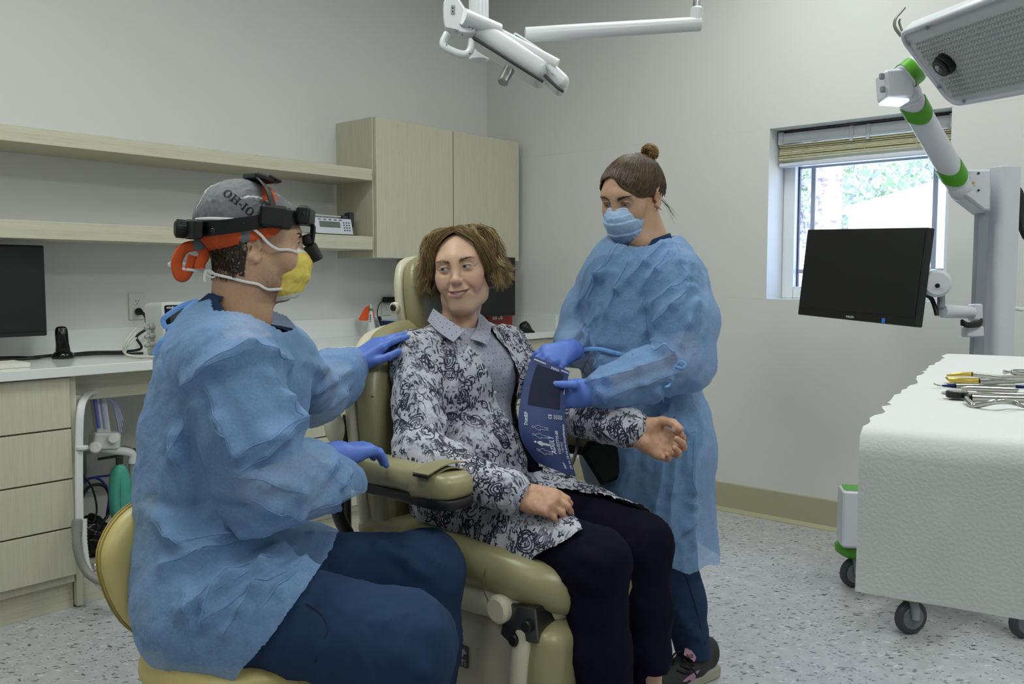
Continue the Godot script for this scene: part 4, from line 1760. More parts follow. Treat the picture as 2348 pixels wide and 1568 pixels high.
func ear(f: Field, s: float, at := Vector3(0.074, -0.002, -0.012), sc := 1.0) -> void:
	var b := Basis(Vector3.UP, s * 0.35) * Basis(Vector3.RIGHT, -0.18)
	var o := Vector3(s * at.x, at.y, at.z)
	var q := func(x: float, y: float, z: float) -> Vector3: return o + b * (Vector3(s * x, y, z) * sc)
	var pts := [q.call(0.0, -0.002, 0.012), q.call(0.008, 0.018, 0.009), q.call(0.011, 0.03, -0.004), q.call(0.013, 0.028, -0.018), q.call(0.013, 0.014, -0.026), q.call(0.011, -0.004, -0.023), q.call(0.008, -0.02, -0.01), q.call(0.005, -0.029, 0.001), q.call(0.001, -0.022, 0.008)]
	for i in pts.size() - 1:
		f.cap(pts[i], pts[i + 1], 0.0042 * sc, 0.0042 * sc if i < 5 else 0.005 * sc, 0.004)
	f.ell(q.call(0.003, 0.0, -0.006), Vector3(0.005, 0.026, 0.017) * sc, b, 0.006)
	f.cap(q.call(0.009, 0.016, -0.008), q.call(0.009, -0.008, -0.014), 0.0038 * sc, 0.0038 * sc, 0.004)
	f.ell(q.call(0.009, -0.003, 0.0), Vector3(0.006, 0.009, 0.0075) * sc, b, 0.003, 1)

func skin_mat(key: String) -> StandardMaterial3D:
	var m := mat(key, Color(1, 1, 1), 0.48, {"vertex_color_use_as_albedo": true, "subsurf_scatter_enabled": true, "subsurf_scatter_strength": 0.12})
	if not m.heightmap_enabled:
		m.heightmap_enabled = true
		m.heightmap_texture = noise_tex(0.06, Color(0.3, 0.3, 0.3), Color(0.7, 0.7, 0.7), 12, 256, 4)
		m.heightmap_scale = 0.035
		tri(m, 14.0)
	return m

# one strand of hair as a thin three sided tube with its own colour
func strand(m: MB, pts: Array, r: float, c: Color) -> void:
	var cnt := pts.size()
	var base := m.v.size()
	for i in cnt:
		var d: Vector3 = (pts[mini(i + 1, cnt - 1)] - pts[maxi(i - 1, 0)]).normalized()
		var x := d.cross(Vector3(0.31, 0.9, 0.27)).normalized()
		var y := d.cross(x)
		var rr := r * (1.0 - 0.75 * pow(float(i) / (cnt - 1), 3.0))
		for k in 3:
			var a := TAU * k / 3.0
			var o := x * cos(a) + y * sin(a)
			m.v.append(m.t * (pts[i] + o * rr))
			m.n.append((m.t.basis * o).normalized())
			m.uv.append(Vector2.ZERO)
			m.col.append(c)
	for i in cnt - 1:
		for k in 3:
			var a := base + i * 3 + k
			var b := base + i * 3 + (k + 1) % 3
			m.quad(a, b, b + 3, a + 3)

func hair_mat() -> StandardMaterial3D:
	return mat("hair", Color(1, 1, 1), 0.42, {"vertex_color_use_as_albedo": true})

# front of a head along z at (x, y) in the head's axes
func face_z(f: Field, ids: PackedInt32Array, x: float, y: float) -> float:
	var z := 0.13
	for i in 40:
		var d := f.dist(Vector3(x, y, z), ids)
		if d < 0.0003:
			break
		z -= d
	return z

func eyebrows(t: Node3D, H: Transform3D, f: Field, c: Color, lift := 0.0) -> void:
	var r := RandomNumberGenerator.new()
	r.seed = 4
	var eb := MB.new()
	eb.t = H
	var ids := f.all_ids()
	for s: float in [-1.0, 1.0]:
		for i in 150:
			var fr := r.randf()
			var x := s * lerpf(0.013, 0.05, fr)
			var y := 0.026 + lift + 0.008 * sin(fr * PI * 0.72) + r.randfn() * 0.0019 * (1.15 - fr)
			var pts := []
			for k in 3:
				var xx := x + s * 0.0032 * k
				var yy: float = y + [0.0, 0.0016, 0.0016][k] * (1.0 - fr)
				pts.append(Vector3(xx, yy, face_z(f, ids, xx, yy) + 0.0003))
			strand(eb, pts, 0.00042, c)
		# lash line along the upper lid
		for i in 26:
			var fr := i / 25.0
			var x := s * (0.0315 + lerpf(-0.0125, 0.0135, fr))
			var y := 0.0105 + 0.0046 * sqrt(maxf(0.0, 1.0 - pow((fr - 0.5) * 2.0, 2.0)))
			var z := 0.0745 + sqrt(maxf(0.00001, 0.0148 * 0.0148 - pow(x - s * 0.0315, 2) - pow(y - 0.0105, 2)))
			strand(eb, [Vector3(x, y, z - 0.0012), Vector3(x, y - 0.0004, z + 0.0012), Vector3(x, y + 0.001, z + 0.003)], 0.0005, c * 0.4)
	part(t, "eyebrows", eb, hair_mat())
# ---------------------------------------------------------------- the patient
var pt_head := Transform3D()

func damask_image() -> ImageTexture:
	var s := 1024
	var im := Image.create(s, s, false, Image.FORMAT_RGB8)
	var r := RandomNumberGenerator.new()
	r.seed = 44
	var a := FastNoiseLite.new()
	a.seed = 8
	a.frequency = 0.012
	a.fractal_octaves = 3
	var light := Color(0.70, 0.70, 0.74)
	var dark := Color(0.105, 0.105, 0.185)
	# brushed ground: streaky dark marks inside soft patches
	for x in s:
		for y in s:
			var k := a.get_noise_2d(x, y)
			var st := a.get_noise_2d(x * 5.0 + 40.0, y * 1.1) + 0.5 * a.get_noise_2d(x * 14.0, y * 3.0)
			var c := light
			if k > 0.0 and st > 0.16 - k * 0.35:
				c = light.lerp(dark, 0.86)
			im.set_pixel(x, y, c)
	var dot := func(p: Vector2, w: float, c: Color) -> void:
		var i := int(ceil(w))
		for dx in range(-i, i + 1):
			for dy in range(-i, i + 1):
				if dx * dx + dy * dy <= w * w:
					im.set_pixel(posmod(int(p.x) + dx, s), posmod(int(p.y) + dy, s), c)
	var blob := func(p: Vector2, rx: float, ry: float, rot: float, c: Color) -> void:
		var i := int(maxf(rx, ry)) + 1
		for dx in range(-i, i + 1):
			for dy in range(-i, i + 1):
				var q := Vector2(dx, dy).rotated(-rot)
				if q.x * q.x / (rx * rx) + q.y * q.y / (ry * ry) <= 1.0:
					im.set_pixel(posmod(int(p.x) + dx, s), posmod(int(p.y) + dy, s), c)
	# paisley drops, scrolls and leaves
	for k in 34:
		var c := Vector2(r.randf() * s, r.randf() * s)
		var rot := r.randf() * TAU
		var sz := r.randf_range(38.0, 74.0)
		var flip := 1.0 if r.randf() < 0.5 else -1.0
		blob.call(c, sz * 0.75, sz * 0.62, rot, light)
		for ring in 3:
			var f := 1.0 - ring * 0.3
			for i in 170:
				var t := i / 169.0 * TAU
				var rad := sz * f * (0.55 + 0.45 * pow(sin(t * 0.5), 1.6))
				var q := Vector2(cos(t) * rad * 0.75, sin(t) * rad) + Vector2(flip * sz * 0.28 * pow(cos(t * 0.5), 6.0), 0)
				dot.call(c + q.rotated(rot), (3.4 if ring == 0 else 2.2) + 1.4 * absf(sin(t * 4.0)), dark)
		for i in 9:
			var t := i / 9.0 * TAU
			blob.call(c + Vector2(cos(t), sin(t)).rotated(rot) * sz * 1.05, 9.0, 4.5, t + rot, dark)
		# scroll tail
		var p := c + Vector2(0, sz).rotated(rot)
		var an := rot + PI * 0.5
		for i in 120:
			an += flip * (0.012 + i * 0.0009)
			p += Vector2(cos(an), sin(an)) * 2.2
			dot.call(p, 4.2 - i * 0.024, dark)
			if i % 24 == 12:
				blob.call(p + Vector2(cos(an + flip * 1.4), sin(an + flip * 1.4)) * 12.0, 12.0, 5.0, an + flip * 0.9, dark)
	for k in 90:
		var p := Vector2(r.randf() * s, r.randf() * s)
		var an := r.randf() * TAU
		var flip := 1.0 if r.randf() < 0.5 else -1.0
		var n := r.randi_range(40, 80)
		for i in n:
			an += flip * (0.02 + i * 0.0022)
			p += Vector2(cos(an), sin(an)) * 2.0
			dot.call(p, 3.6 - i * 0.025, dark)
	for k in 70:
		var p := Vector2(r.randf() * s, r.randf() * s)
		for i in 5:
			var an := TAU * i / 5.0 + r.randf()
			blob.call(p + Vector2(cos(an), sin(an)) * 10.0, 9.0, 5.0, an, dark)
		blob.call(p, 4.0, 4.0, 0.0, light)
	return ImageTexture.create_from_image(im)

func shirt_image() -> ImageTexture:
	var s := 512
	var im := Image.create(s, s, false, Image.FORMAT_RGB8)
	for x in s:
		var c := Color(0.72, 0.73, 0.78) if x % 8 < 4 else Color(0.36, 0.37, 0.47)
		for y in s:
			im.set_pixel(x, y, c)
	for i in 8:
		for j in 8:
			var cx := i * 64 + (32 if j % 2 else 0)
			var cy := j * 64 + 20
			for dx in range(-5, 6):
				for dy in range(-5, 6):
					if dx * dx + dy * dy <= 26:
						im.set_pixel(posmod(cx + dx, s), cy + dy, Color(0.09, 0.09, 0.15))
	return ImageTexture.create_from_image(im)

func build_patient() -> void:
	var t := thing("person", "seated woman with short wavy hair in a navy and white paisley cardigan", "person", Vector3(1.765, 0, -1.6))
	t.position = Vector3.ZERO
	var fh := Vector3(fwd.x, 0, fwd.z).normalized()
	# head: turned a little to the left of the camera, tipped to her right
	var zf := (-fh * cos(0.16) - rgt * sin(0.16) + Vector3(0, -0.02, 0)).normalized()
	var xf := Vector3.UP.cross(zf).normalized()
	var yf := zf.cross(xf)
	var hb := Basis(xf, yf, zf) * Basis(Vector3(0, 0, 1), 0.13)
	pt_head = Transform3D(hb, P(1061, 622, 2.5))
	var H := pt_head
	var skin := skin_mat("skin_patient")
	var base := srgb(203, 167, 142)
	var tint := func(p: Vector3, _n: Vector3) -> Color:
		var c := base
		var nn := nz.get_noise_3d(p.x * 160.0, p.y * 160.0, p.z * 160.0)
		c = c.lerp(srgb(178, 128, 104), clampf(nn * 0.5, 0, 0.35))
		for s: float in [-1.0, 1.0]:
			c = c.lerp(srgb(190, 120, 104), 0.5 * bump(p, Vector3(s * 0.045, -0.028, 0.065), 0.026))
			c = c.lerp(srgb(158, 112, 100), 0.35 * bump(p, Vector3(s * 0.031, 0.002, 0.083), 0.011))
		c = c.lerp(srgb(192, 128, 114), 0.45 * bump(p, Vector3(0, -0.027, 0.11), 0.014))
		var e := p.x * p.x / 0.00076 * 0.007
		var ly := p.y + 0.0605 - e
		if p.z > 0.07 and absf(p.x) < 0.033 and ly < 0.0078 * (1.0 - pow(absf(p.x) / 0.0345, 2.0)) and ly > -0.0112 * (1.0 - pow(absf(p.x) / 0.0345, 2.0)):
			c = srgb(168, 116, 108)
		return c
	var body := MB.new()
	# trunk and limbs under the clothes
	var f := Field.new()
	f.k_default = 0.04
	var rsh := P(950, 815, 2.42)
	var lsh := P(1160, 800, 2.6)
	var relb := P(962, 1050, 2.22)
	var rwr := P(1196, 1138, 2.1)
	var lelb := P(1285, 944, 2.5)
	var lwr := P(1456, 985, 2.3)
	var hipr := Vector3(1.67, 0.59, -1.66)
	var hipl := Vector3(1.86, 0.59, -1.66)
	var rkn := P(1365, 1290, 2.05)
	var lkn := P(1468, 1248, 2.22)
	var rank := Vector3(1.66, 0.12, -1.13)
	var lank := P(1478, 1600, 2.2)
	var chest := Vector3(1.795, 0.93, -1.745)
	var belly := Vector3(1.775, 0.70, -1.70)
	f.cap(chest, belly, 0.135, 0.125, -1, 0, Vector3(0, 0, 1), 0.7)
	f.cap(rsh, lsh, 0.045, 0.045)
	f.chain([rsh, relb, rwr], [0.036, 0.03, 0.024])
	f.chain([lsh, lelb, lwr], [0.036, 0.03, 0.024])
	f.chain([hipr, rkn, rank], [0.08, 0.055, 0.033])
	f.chain([hipl, lkn, lank], [0.08, 0.055, 0.033])
	f.cap(belly, (hipr + hipl) / 2, 0.12, 0.12, -1, 0, Vector3(0, 0, 1), 0.75)
	var neck0 := Vector3(1.795, 1.03, -1.775)
	f.build(body, 0.013, null, func(_p: Vector3, _n: Vector3) -> Color: return base)
	# ankle and foot
	f = Field.new()
	f.k_default = 0.02
	f.cap(P(1478, 1500, 2.2), lank, 0.047, 0.04)
	f.cap(lank, lank + Vector3(0.0, -0.05, 0.09), 0.036, 0.03)
	f.build(body, 0.006, null, func(_p: Vector3, _n: Vector3) -> Color: return srgb(196, 160, 136))
	# head and neck in the head's axes
	f = Field.new()
	head_field(f, true)
	var hf := f
	lips(f, 0.0062, 0.007)
	for s: float in [-1.0, 1.0]:
		lid_opening(f, s, 0.0044)
		# smile folds, bags under the eyes
		f.cap(Vector3(s * 0.019, -0.03, 0.094), Vector3(s * 0.036, -0.052, 0.083), 0.003, 0.0032, 0.009, 1)
		f.cap(Vector3(s * 0.036, -0.052, 0.083), Vector3(s * 0.042, -0.068, 0.072), 0.0028, 0.0015, 0.009, 1)
		f.cap(Vector3(s * 0.02, -0.003, 0.0895), Vector3(s * 0.04, -0.0035, 0.083), 0.0012, 0.0012, 0.004, 1)
		for k in 3:
			f.cap(Vector3(s * 0.05, 0.008 - k * 0.006, 0.0735 - k * 0.001), Vector3(s * 0.06, 0.013 - k * 0.011, 0.062), 0.0009, 0.0006, 0.003, 1)
			f.cap(Vector3(s * (0.048 + k * 0.005), -0.035 - k * 0.004, 0.072 - k * 0.006), Vector3(s * (0.052 + k * 0.004), -0.06, 0.056 - k * 0.007), 0.0008, 0.0006, 0.004, 1)
		f.cap(Vector3(s * 0.02, 0.021, 0.0895), Vector3(s * 0.042, 0.0205, 0.0825), 0.001, 0.001, 0.003, 1)
	var inv := H.affine_inverse()
	var n0: Vector3 = inv * neck0
	f.cap(Vector3(0, -0.05, -0.025), n0 + Vector3(0, 0, 0), 0.05, 0.058, 0.03)
	# cords of the neck
	f.cap(Vector3(0.008, -0.1, 0.03), n0 + (inv.basis * Vector3(0.02, 0.02, 0.05)), 0.012, 0.01, 0.015)
	f.cap(Vector3(-0.028, -0.09, 0.01), n0 + (inv.basis * Vector3(-0.01, 0.02, 0.055)), 0.012, 0.01, 0.015)
	body.t = H
	f.build(body, 0.0019, null, tint, func(p: Vector3) -> float: return minf(p.z, p.y + 0.2))
	f.build(body, 0.005, null, tint, func(p: Vector3) -> float: return maxf(0.008 - p.z, -0.19 - p.y))
	body.t = Transform3D()
	# hands
	var hs := srgb(188, 146, 120)
	var htint := func(p: Vector3, _n: Vector3) -> Color:
		return hs.lerp(srgb(150, 98, 76), clampf(nz.get_noise_3d(p.x * 60.0, p.y * 60.0, p.z * 60.0) * 0.7 + 0.1, 0, 0.5))
	f = Field.new()
	f.k_default = 0.01
	# right hand resting in the lap, back of the hand to the camera
	var al := (P(1290, 1158, 2.06) - rwr).normalized()
	hand(f, rwr, al, (-upv * 0.75 + fh * 0.75 + rgt * 0.1).normalized(), false, [[0.05, 0.5, 0.75, 0.5], [0.0, 0.55, 0.8, 0.5], [-0.05, 0.6, 0.85, 0.5], [-0.1, 0.6, 0.8, 0.5]], [Vector3(0.5, 0.8, 0.35), Vector3(0.15, 0.95, 0.35), Vector3(-0.05, 0.9, 0.45)], 0.92)
	f.build(body, 0.003, null, htint)
	f = Field.new()
	f.k_default = 0.01
	# left hand open on the armrest, palm up
	al = (P(1545, 1030, 2.27) - lwr).normalized()
	hand(f, lwr, al, (upv * 0.4 - fh * 0.9).normalized(), true, [[0.06, 0.75, 1.15, 0.7], [0.02, 0.65, 1.1, 0.7], [-0.04, 0.55, 1.0, 0.6], [-0.1, 0.5, 0.95, 0.5]], [Vector3(0.5, 0.75, 0.45), Vector3(0.0, 0.8, 0.6), Vector3(-0.35, 0.75, 0.5)], 1.1)
	f.build(body, 0.003, null, htint)
	var bp := part(t, "body", body, skin)
	# eyes look towards the man at her right
	var gz := (H.basis * Vector3(-0.52, 0.03, 0.85))
	for s: float in [-1.0, 1.0]:
		eyeball(bp, H * Vector3(s * 0.0315, 0.0105, 0.0745), gz, 0.0125, Color(0.10, 0.14, 0.15))
	var tm := MB.new()
	tm.t = H
	var rows := []
	for j in 3:
		var row := []
		for i in 25:
			var x := lerpf(-0.026, 0.026, i / 24.0)
			row.append(Vector3(x, -0.0575 + x * x * 8.0 - j * 0.004, 0.0895 - 13.0 * x * x + 0.0005 * absf(sin(i * PI / 3.0))))
		rows.append(row)
	tm.grid(rows)
	part(bp, "teeth", tm, mat("teeth", Color(0.86, 0.83, 0.76), 0.2))
	eyebrows(t, H, hf, srgb(132, 98, 68))
	patient_hair(t, H)
	# --- clothes
	var navy := mat("trouser_navy", Color(0.07, 0.062, 0.125), 0.9, {"metallic_specular": 0.2})
	f = Field.new()
	f.k_default = 0.05
	f.cap(hipr, rkn, 0.1, 0.078)
	f.chain([rkn, (rkn + rank) / 2 + Vector3(0, 0, -0.01), rank], [0.077, 0.069, 0.068], 0.03)
	f.cap(hipl, lkn, 0.1, 0.076)
	f.chain([lkn, P(1480, 1400, 2.2), P(1482, 1490, 2.18)], [0.075, 0.064, 0.055], 0.03)
	f.cap(P(1482, 1490, 2.18), P(1482, 1600, 2.17), 0.054, 0.05, 0.03)
	f.cap(hipr + Vector3(0.03, 0.05, 0), hipl + Vector3(-0.03, 0.05, 0), 0.13, 0.13)
	var cut := P(1480, 1538, 2.15)
	var tfold := [[P(1290, 1260, 1.98), P(1395, 1300, 1.95), 0.02, 0.006], [P(1290, 1300, 1.98), P(1380, 1360, 1.96), 0.016, 0.006], [P(1300, 1385, 1.98), P(1330, 1370, 1.98), 0.012, -0.01], [P(1400, 1240, 2.14), P(1480, 1290, 2.12), 0.018, 0.006], [P(1360, 1230, 2.1), P(1450, 1300, 2.1), 0.016, 0.005]]
	fpart(t, "trousers", f, 0.0075, navy, func(p: Vector3, _n: Vector3) -> float: return crumple(p, 0.002, 0.004) + fold_at(p, tfold), null, func(p: Vector3) -> float: return (p - cut).dot(Vector3(0.05, 1, 0.1)) if p.x > 1.77 and p.z > -1.3 else 1.0)
	var shirt := mat("shirt_stripe", Color(1, 1, 1), 0.8)
	shirt.albedo_texture = shirt_image()
	tri(shirt, 7.0, 6.0)
	# shirt front
	f = Field.new()
	f.k_default = 0.05
	f.cap(chest + Vector3(0, 0.0, 0.0), belly, 0.152, 0.148, -1, 0, Vector3(0, 0, 1), 0.72)
	f.cap(rsh.lerp(chest, 0.35), lsh.lerp(chest, 0.35), 0.045, 0.045)
	f.cap(chest + Vector3(-0.06, 0.0, 0.06), chest + Vector3(0.07, 0.0, 0.06), 0.06, 0.06, 0.05)
	f.cap(belly + Vector3(0, -0.02, 0.05), belly + Vector3(0, 0.05, 0.05), 0.09, 0.08, 0.05)
	f.cap(neck0 + Vector3(0, -0.03, 0.01), neck0 + Vector3(0, 0.012, 0.006), 0.075, 0.066, 0.03)
	fpart(t, "shirt", f, 0.0075, shirt, func(p: Vector3, _n: Vector3) -> float: return crumple(p + Vector3(5, 0, 0), 0.0015, 0.006), null, func(p: Vector3) -> float: return 1.015 - (p.z + 1.72) * 0.75 - p.y if Vector2(p.x - neck0.x, p.z - neck0.z).length() < 0.085 else 1.0)
	# collar leaves
	var cl := MB.new()
	cl.slab([[P(994, 708, 2.475), P(1012, 722, 2.44), P(1040, 742, 2.405), P(1066, 758, 2.395)], [P(987, 722, 2.455), P(1003, 740, 2.41), P(1026, 760, 2.38), P(1052, 772, 2.37)], [P(981, 736, 2.44), P(998, 755, 2.39), P(1020, 772, 2.365), P(1040, 785, 2.36)]], 0.002)
	part(t, "collar", cl, shirt)
	cl = MB.new()
	cl.slab([[P(1098, 716, 2.53), P(1097, 738, 2.49), P(1090, 758, 2.44), P(1078, 776, 2.405)], [P(1110, 726, 2.525), P(1112, 745, 2.485), P(1108, 765, 2.44), P(1098, 782, 2.41)], [P(1119, 735, 2.52), P(1126, 752, 2.485), P(1124, 772, 2.45), P(1116, 790, 2.425)]], 0.002)
	part(t, "collar", cl, shirt)
	for b in [[1086, 806, 2.375], [1112, 850, 2.37], [1135, 900, 2.365]]:
		cl = MB.new()
		var c := P(b[0], b[1], b[2])
		cl.cyl(c, c - fh * 0.002, 0.0045, 10, 0.001)
		part(t, "button", cl, mat("button_pearl", Color(0.72, 0.72, 0.76), 0.3))
	# cardigan
	var knit := mat("damask_knit", Color(1, 1, 1), 0.9, {"rim_enabled": true, "rim": 0.2})
	knit.albedo_texture = damask_image()
	knit.heightmap_enabled = true
	knit.heightmap_texture = noise_tex(0.2, Color(0.2, 0.2, 0.2), Color(0.8, 0.8, 0.8), 15, 256, 2)
	knit.heightmap_scale = 0.06
	tri(knit, 2.1, 6.0)
	f = Field.new()
	f.k_default = 0.045
	f.cap(chest, belly, 0.166, 0.166, -1, 0, Vector3(0, 0, 1), 0.72)
	f.cap(chest + Vector3(-0.06, 0.0, 0.06), chest + Vector3(0.07, 0.0, 0.06), 0.068, 0.068, 0.05)
	f.cap(belly + Vector3(0, -0.02, 0.03), (hipr + hipl) / 2 + Vector3(0, 0.03, 0.02), 0.165, 0.155)
	f.cap(rsh, neck0 + Vector3(-0.05, -0.02, 0), 0.055, 0.05)
	f.cap(lsh, neck0 + Vector3(0.05, -0.02, 0), 0.055, 0.05)
	f.chain([rsh, relb, rwr.lerp(relb, 0.12)], [0.065, 0.062, 0.05], 0.03)
	f.chain([lsh, lelb, lwr.lerp(lelb, 0.06)], [0.062, 0.052, 0.051], 0.03)
	f.cap(hipr, hipr.lerp(rkn, 1.04), 0.114, 0.091, 0.03)
	f.cap(hipl, hipl.lerp(lkn, 1.05), 0.112, 0.089, 0.03)
	f.cap(hipr + Vector3(-0.05, -0.03, 0.02), hipr.lerp(rkn, 0.75) + Vector3(-0.055, -0.045, 0), 0.06, 0.04, 0.04)
	# front opening, hem and cuffs
	var opl := [Vector2(1.06, 1.71), Vector2(1.02, 1.722), Vector2(0.947, 1.752), Vector2(0.868, 1.785), Vector2(0.79, 1.80), Vector2(0.71, 1.80), Vector2(0.60, 1.775), Vector2(0.4, 1.76)]
	var opr := [Vector2(1.06, 1.85), Vector2(1.0, 1.87), Vector2(0.91, 1.885), Vector2(0.80, 1.885), Vector2(0.7, 1.87), Vector2(0.6, 1.82), Vector2(0.4, 1.80)]
	var at := func(a: Array, y: float) -> float:
		for i in a.size() - 1:
			if y <= a[i].x and y >= a[i + 1].x:
				return lerpf(a[i].y, a[i + 1].y, (a[i].x - y) / (a[i].x - a[i + 1].x))
		return a[0].y if y > a[0].x else a[-1].y
	var clip := func(p: Vector3) -> float:
		var g := 1.0
		if p.z > -1.72 and p.y > 0.5:
			g = maxf(at.call(opl, p.y) - p.x, p.x - at.call(opr, p.y))
		g = minf(g, maxf(1.055 - p.y, Vector2(p.x - neck0.x, p.z - neck0.z).length() - 0.072))
		if p.y < 0.68 and p.z > -1.5:
			# near panel slants back from the knee to a point beside the seat; far panel lies over the other thigh
			if p.x < 1.785:
				g = minf(-1.185 + (minf(p.y, 0.63) - 0.615) * 1.45 - p.z, 1.735 - (p.z + 1.35) * 0.75 - p.x)
			else:
				g = minf(-1.19 - p.z, p.x - 1.80 - (p.z + 1.45) * 0.3)
		return g
	var cfold := [[P(985, 1085, 2.15), P(1120, 1110, 2.1), 0.02, 0.008], [P(960, 1010, 2.2), P(1060, 1040, 2.2), 0.018, 0.01], [P(1000, 1150, 2.15), P(1180, 1190, 2.0), 0.022, 0.01], [P(990, 1180, 2.15), P(1120, 1250, 2.0), 0.02, 0.008], [P(1010, 960, 2.3), P(1110, 1020, 2.25), 0.02, 0.008], [P(1050, 1000, 2.28), P(1170, 1090, 2.2), 0.02, 0.01], [P(940, 880, 2.3), P(960, 980, 2.25), 0.02, 0.006]]
	fpart(t, "cardigan", f, 0.0065, knit, func(p: Vector3, _n: Vector3) -> float: return crumple(p + Vector3(9, 2, 0), 0.0025, 0.009) + fold_at(p, cfold), null, clip)
	# shirt cuffs at the wrists
	for w in [[rwr, relb, 0.043], [lwr, lelb, 0.044]]:
		var a: Vector3 = w[0]
		var d: Vector3 = ((w[1] as Vector3) - a).normalized()
		cl = MB.new()
		var pts := []
		var rr := []
		for i in 6:
			pts.append(a + d * (-0.012 + 0.013 * i))
			rr.append(w[2] * (0.98 + 0.015 * i))
		cl.tube(pts, rr, 22, false, 0.85)
		part(t, "shirt_cuff", cl, shirt)

func patient_hair(t: Node3D, H: Transform3D) -> void:
	var hm := MB.new()
	hm.t = H
	var r := RandomNumberGenerator.new()
	r.seed = 77
	# underlayer close to the skull, its colour darkened as shade under the locks
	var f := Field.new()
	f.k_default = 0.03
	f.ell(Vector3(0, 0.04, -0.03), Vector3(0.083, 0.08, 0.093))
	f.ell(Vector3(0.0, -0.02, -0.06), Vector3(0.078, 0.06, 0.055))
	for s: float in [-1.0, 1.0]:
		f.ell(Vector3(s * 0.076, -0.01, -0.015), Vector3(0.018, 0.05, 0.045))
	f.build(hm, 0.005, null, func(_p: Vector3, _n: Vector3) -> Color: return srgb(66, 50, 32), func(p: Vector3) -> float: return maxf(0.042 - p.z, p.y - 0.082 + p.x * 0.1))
	# locks: sweep from the parting over the shell and flick outward at the ends
	var yy := PackedFloat32Array([0.124, 0.119, 0.103, 0.072, 0.036, 0.0, -0.028, -0.045])
	var rr := PackedFloat32Array([0.012, 0.058, 0.087, 0.1, 0.104, 0.107, 0.114, 0.126])
	var shell := func(phi: float, v: float, k: float) -> Vector3:
		var x := clampf(v, 0, 1) * 7.0
		var i := mini(int(x), 6)
		var fr := x - i
		var y := lerpf(yy[i], yy[i + 1], fr)
		var rad := lerpf(rr[i], rr[i + 1], fr) + k
		return Vector3(sin(phi) * rad * 0.95, y + k * 0.4, cos(phi) * rad - 0.018)
	for l in 300:
		var side := -1.0 if r.randf() < 0.5 else 1.0
		var clear := deg_to_rad(56.0) if side < 0 else deg_to_rad(66.0)
		var start := r.randf_range(0.0, 0.55)
		var ph0 := side * (r.randf() * PI * 0.98 + 0.02)
		if start > 0.26 and absf(ph0) < clear:
			ph0 = side * (clear + r.randf() * 0.5)
		var ph1 := side * maxf(absf(ph0) * 0.98 + 0.1, clear + 0.04 + r.randf() * 0.5)
		var endv := clampf(r.randf_range(start + 0.32, 1.12), 0, 1.0)
		var curl := r.randf_range(-0.18, 0.22) * side
		var tone := r.randf()
		var lock_col := srgb(104, 80, 48).lerp(srgb(205, 176, 118), tone * 0.9)
		var off := r.randf_range(-0.012, 0.012)
		var wave := r.randf_range(0.0, TAU)
		var wamp := r.randf_range(0.04, 0.2)
		var flick := r.randf_range(-0.02, 0.022)
		var puff := r.randf_range(-0.014, 0.024)
		var freq := r.randf_range(6.0, 13.0)
		for sidx in 24:
			var pts := []
			var dj := r.randfn() * 0.065
			var kj := off + r.randfn() * 0.0035
			var sj := r.randf_range(-0.05, 0.05)
			var ej := endv + r.randf_range(-0.12, 0.04)
			for i in 11:
				var fr := i / 10.0
				var v := lerpf(maxf(0.0, start + sj), ej, fr)
				var sweep := smoothstep(0.1, 0.36, v)
				var ph := lerpf(ph0, ph1, sweep) + dj * (1.0 - 0.3 * fr) + curl * fr * fr + wamp * sin(wave + v * freq) * smoothstep(0.2, 0.8, v)
				if v > 0.34 and absf(ph) < clear - 0.15 * absf(dj) * 10.0:
					ph = side * clear
				var p: Vector3 = shell.call(ph, v, kj + 0.009 * sin(wave * 2.0 + v * freq) * v + puff * fr * fr)
				p.y += flick * fr * fr * fr + 0.006 * sin(wave + v * 13.0) * v
				pts.append(p)
			strand(hm, pts, r.randf_range(0.00045, 0.0009), lock_col.lerp(srgb(70, 52, 30), r.randf() * 0.4))
	# fringe: combed forward from the crown, then away to both sides over the temples
	for l in 110:
		var side := -1.0 if r.randf() < 0.55 else 1.0
		var x0 := r.randf_range(-0.035, 0.035) + side * 0.015
		var low := r.randf_range(0.0, 1.0)
		var tone := r.randf()
		var lc := srgb(92, 70, 42).lerp(srgb(196, 166, 108), tone * 0.85)
		var wv := r.randf() * TAU
		var lift := r.randf_range(0.0, 0.012)
		for sidx in 16:
			var j := Vector3(r.randfn() * 0.004, r.randfn() * 0.002, r.randfn() * 0.003)
			var e := r.randf_range(0.85, 1.1)
			var pts := smooth_path([Vector3(x0, 0.119 + lift * 0.3, -0.02) + j, Vector3(x0 + side * 0.006, 0.119 + lift * 0.6, 0.022) + j, Vector3(x0 * 0.5 + side * 0.034, 0.104 + lift * 0.6, 0.056) + j, Vector3(side * (0.068 + 0.004 * sin(wv)), 0.078 - 0.01 * low, 0.055) + j * 1.3, Vector3(side * (0.08 * e), 0.05 - 0.024 * low, 0.045 + 0.006 * sin(wv)) + j * 1.6, Vector3(side * (0.09 * e), 0.03 - 0.045 * low, 0.03 + 0.008 * sin(wv)) + j * 2.0], 3)
			strand(hm, pts, r.randf_range(0.0004, 0.0008), lc.lerp(srgb(70, 52, 30), r.randf() * 0.4))
	# flyaways
	for i in 46:
		var ph := r.randf_range(0.9, TAU - 0.9)
		var p: Vector3 = shell.call(ph, r.randf_range(0.05, 0.8), 0.0)
		if p.z > 0.03 and p.y < 0.1:
			continue
		var d := Vector3(p.x, p.y * 0.7 + 0.03, p.z).normalized()
		var q := d.cross(Vector3(r.randfn(), r.randfn(), r.randfn())).normalized()
		strand(hm, [p, p + d * 0.008 + q * 0.006, p + d * 0.013 + q * 0.02, p + d * 0.011 + q * 0.033, p + d * 0.004 + q * 0.042], 0.0003, srgb(120, 95, 58))
